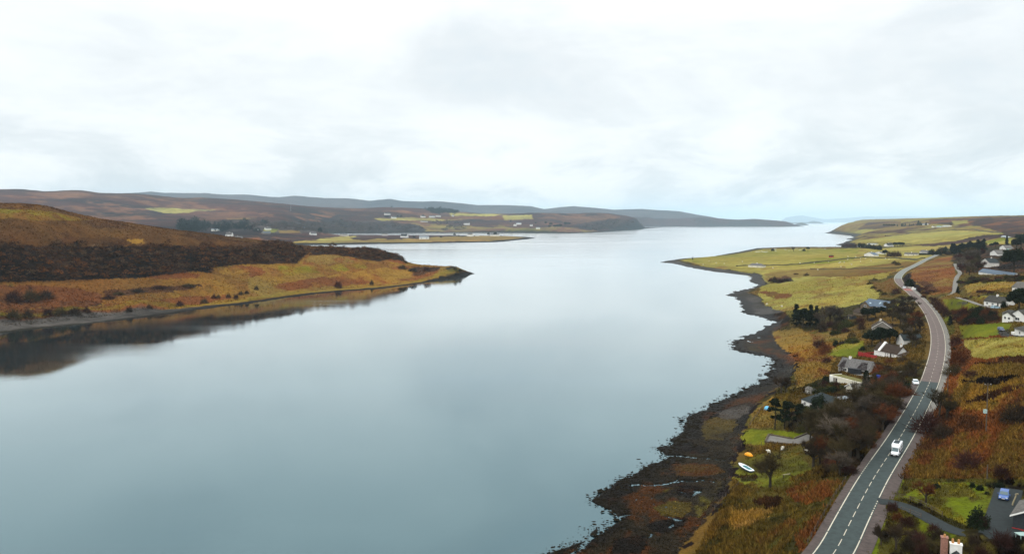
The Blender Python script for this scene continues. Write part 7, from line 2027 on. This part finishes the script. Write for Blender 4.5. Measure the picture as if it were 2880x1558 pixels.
cover('heath', V_L, sdl > 20, 60000, .9, .55, 0, vary, 2, 'heath and dead grass covering the headland', 4)
masses('scrub_wood', V_L, SCRUB, 13000, 2.1, [alb(112, 77, 48), alb(88, 60, 38), alb(130, 82, 46), alb(116, 90, 66), alb(66, 48, 33)], 'leafless brown scrub wood along the headland slope', 5, wob=1.7)
masses('heather_tufts', V_L, [[(-300, 600), (400, 650), (900, 700), (1240, 750), (1200, 790), (700, 845), (0, 915), (-300, 930)]], 1500, 1.1, [alb(84, 56, 34), alb(100, 66, 34), alb(60, 42, 26)], 'low brown heather tufts dotted over the headland slopes', 15, 20)
masses('bare_woodland', V_M, [m4([(900, 380), (1300, 360), (1900, 370), (2576, 380), (2576, 480), (2000, 490), (1640, 440), (1300, 440), (900, 430)]), m5([(0, 380), (400, 390), (700, 380), (1100, 390), (1290, 460), (1200, 488), (0, 490)]), m5([(1480, 430), (1700, 410), (1720, 470), (1500, 470)]), m5([(1400, 370), (1720, 360), (1740, 400), (1400, 400)]), m6([(1000, 420), (1400, 340), (1780, 400), (1500, 460), (1100, 470)])], 5200, 7, [alb(104, 92, 88), alb(88, 76, 70), alb(96, 80, 66)], 'grey leafless woodland on the slopes across the loch', 6, 26)
masses('conifer_wood', V_M, [m4([(400, 470), (450, 390), (700, 380), (850, 430), (820, 470), (700, 480), (500, 485)]), m4([(920, 490), (930, 390), (1030, 385), (1040, 480)]), m4([(1060, 440), (1130, 370), (1230, 370), (1250, 450)]), m4([(1320, 480), (1340, 460), (1420, 460), (1430, 490)]), m4([(1430, 420), (1440, 370), (1500, 370), (1510, 420)]), m5([(1250, 225), (1350, 222), (1600, 240), (1590, 275), (1440, 285), (1340, 260)])], 1500, 9, [alb(34, 50, 46), alb(26, 40, 36)], 'dark conifer woods on the moor across the loch', 7, 40, 1.5)

# weed-covered stones along the near waterline
g = np.random.default_rng(9)
cm_ = np.where(vis & (sdr > -14) & (sdr < 12) & (yr < 480))[0]
w = np.exp(-((sdr[cm_] - 1.0) / 3.2) ** 2) * yr[cm_] ** 1.0
k = g.choice(cm_, 9000, p=w / w.sum())
sz = g.gamma(1.4, .115, len(k)) * np.clip(yr[k] / 220, .8, 1.1)
ico = np.array([(0, 0, .7), (.9, 0, .1), (.3, .85, .15), (-.75, .5, .05), (-.7, -.55, .12), (.3, -.9, .1)])
tri = np.array([(0, 1, 2), (0, 2, 3), (0, 3, 4), (0, 4, 5), (0, 5, 1)])
jit = 1 + .35 * g.normal(size=(len(k), 6, 3))
vv = ico[None] * jit * sz[:, None, None] * np.array([1.3, 1.3, .5])
ang = g.uniform(0, 6.28, len(k)); ca, sa = np.cos(ang)[:, None], np.sin(ang)[:, None]
vv = np.stack([vv[..., 0] * ca - vv[..., 1] * sa, vv[..., 0] * sa + vv[..., 1] * ca, vv[..., 2]], -1)
vv = vv + np.stack([xr[k] + g.normal(size=len(k)) * 1.2, yr[k] + g.normal(size=len(k)) * 1.2, np.maximum(zr_[k], -.12)], 1)[:, None]
ff = (tri[None] + (np.arange(len(k)) * 6)[:, None, None]).reshape(-1, 3)
tag(link('shore_stones', np_mesh('shore_stones', vv.reshape(-1, 3), ff, M['kelp_rock'])), 'black weed-covered stones along the near waterline', 'stones', kind='stuff')

cover('seaweed', V_R, vis & shore_m & (sdr > 1) & (zr_ > .02) & (yr < 420), 24000, .14, .22, 0, lambda c_, g, n_: c_ * g.choice([.4, .7, 1.0, 1.5, 2.4, 7.0], (n_, 1), p=[.2, .25, .25, .17, .1, .03]) * np.array([1.1, 1.0, .8]), 3, 'dark and ochre seaweed, light stones and painted glints strewn over the tidal flat', 21)  # the few palest faces are wet glints and light stones put in as colour
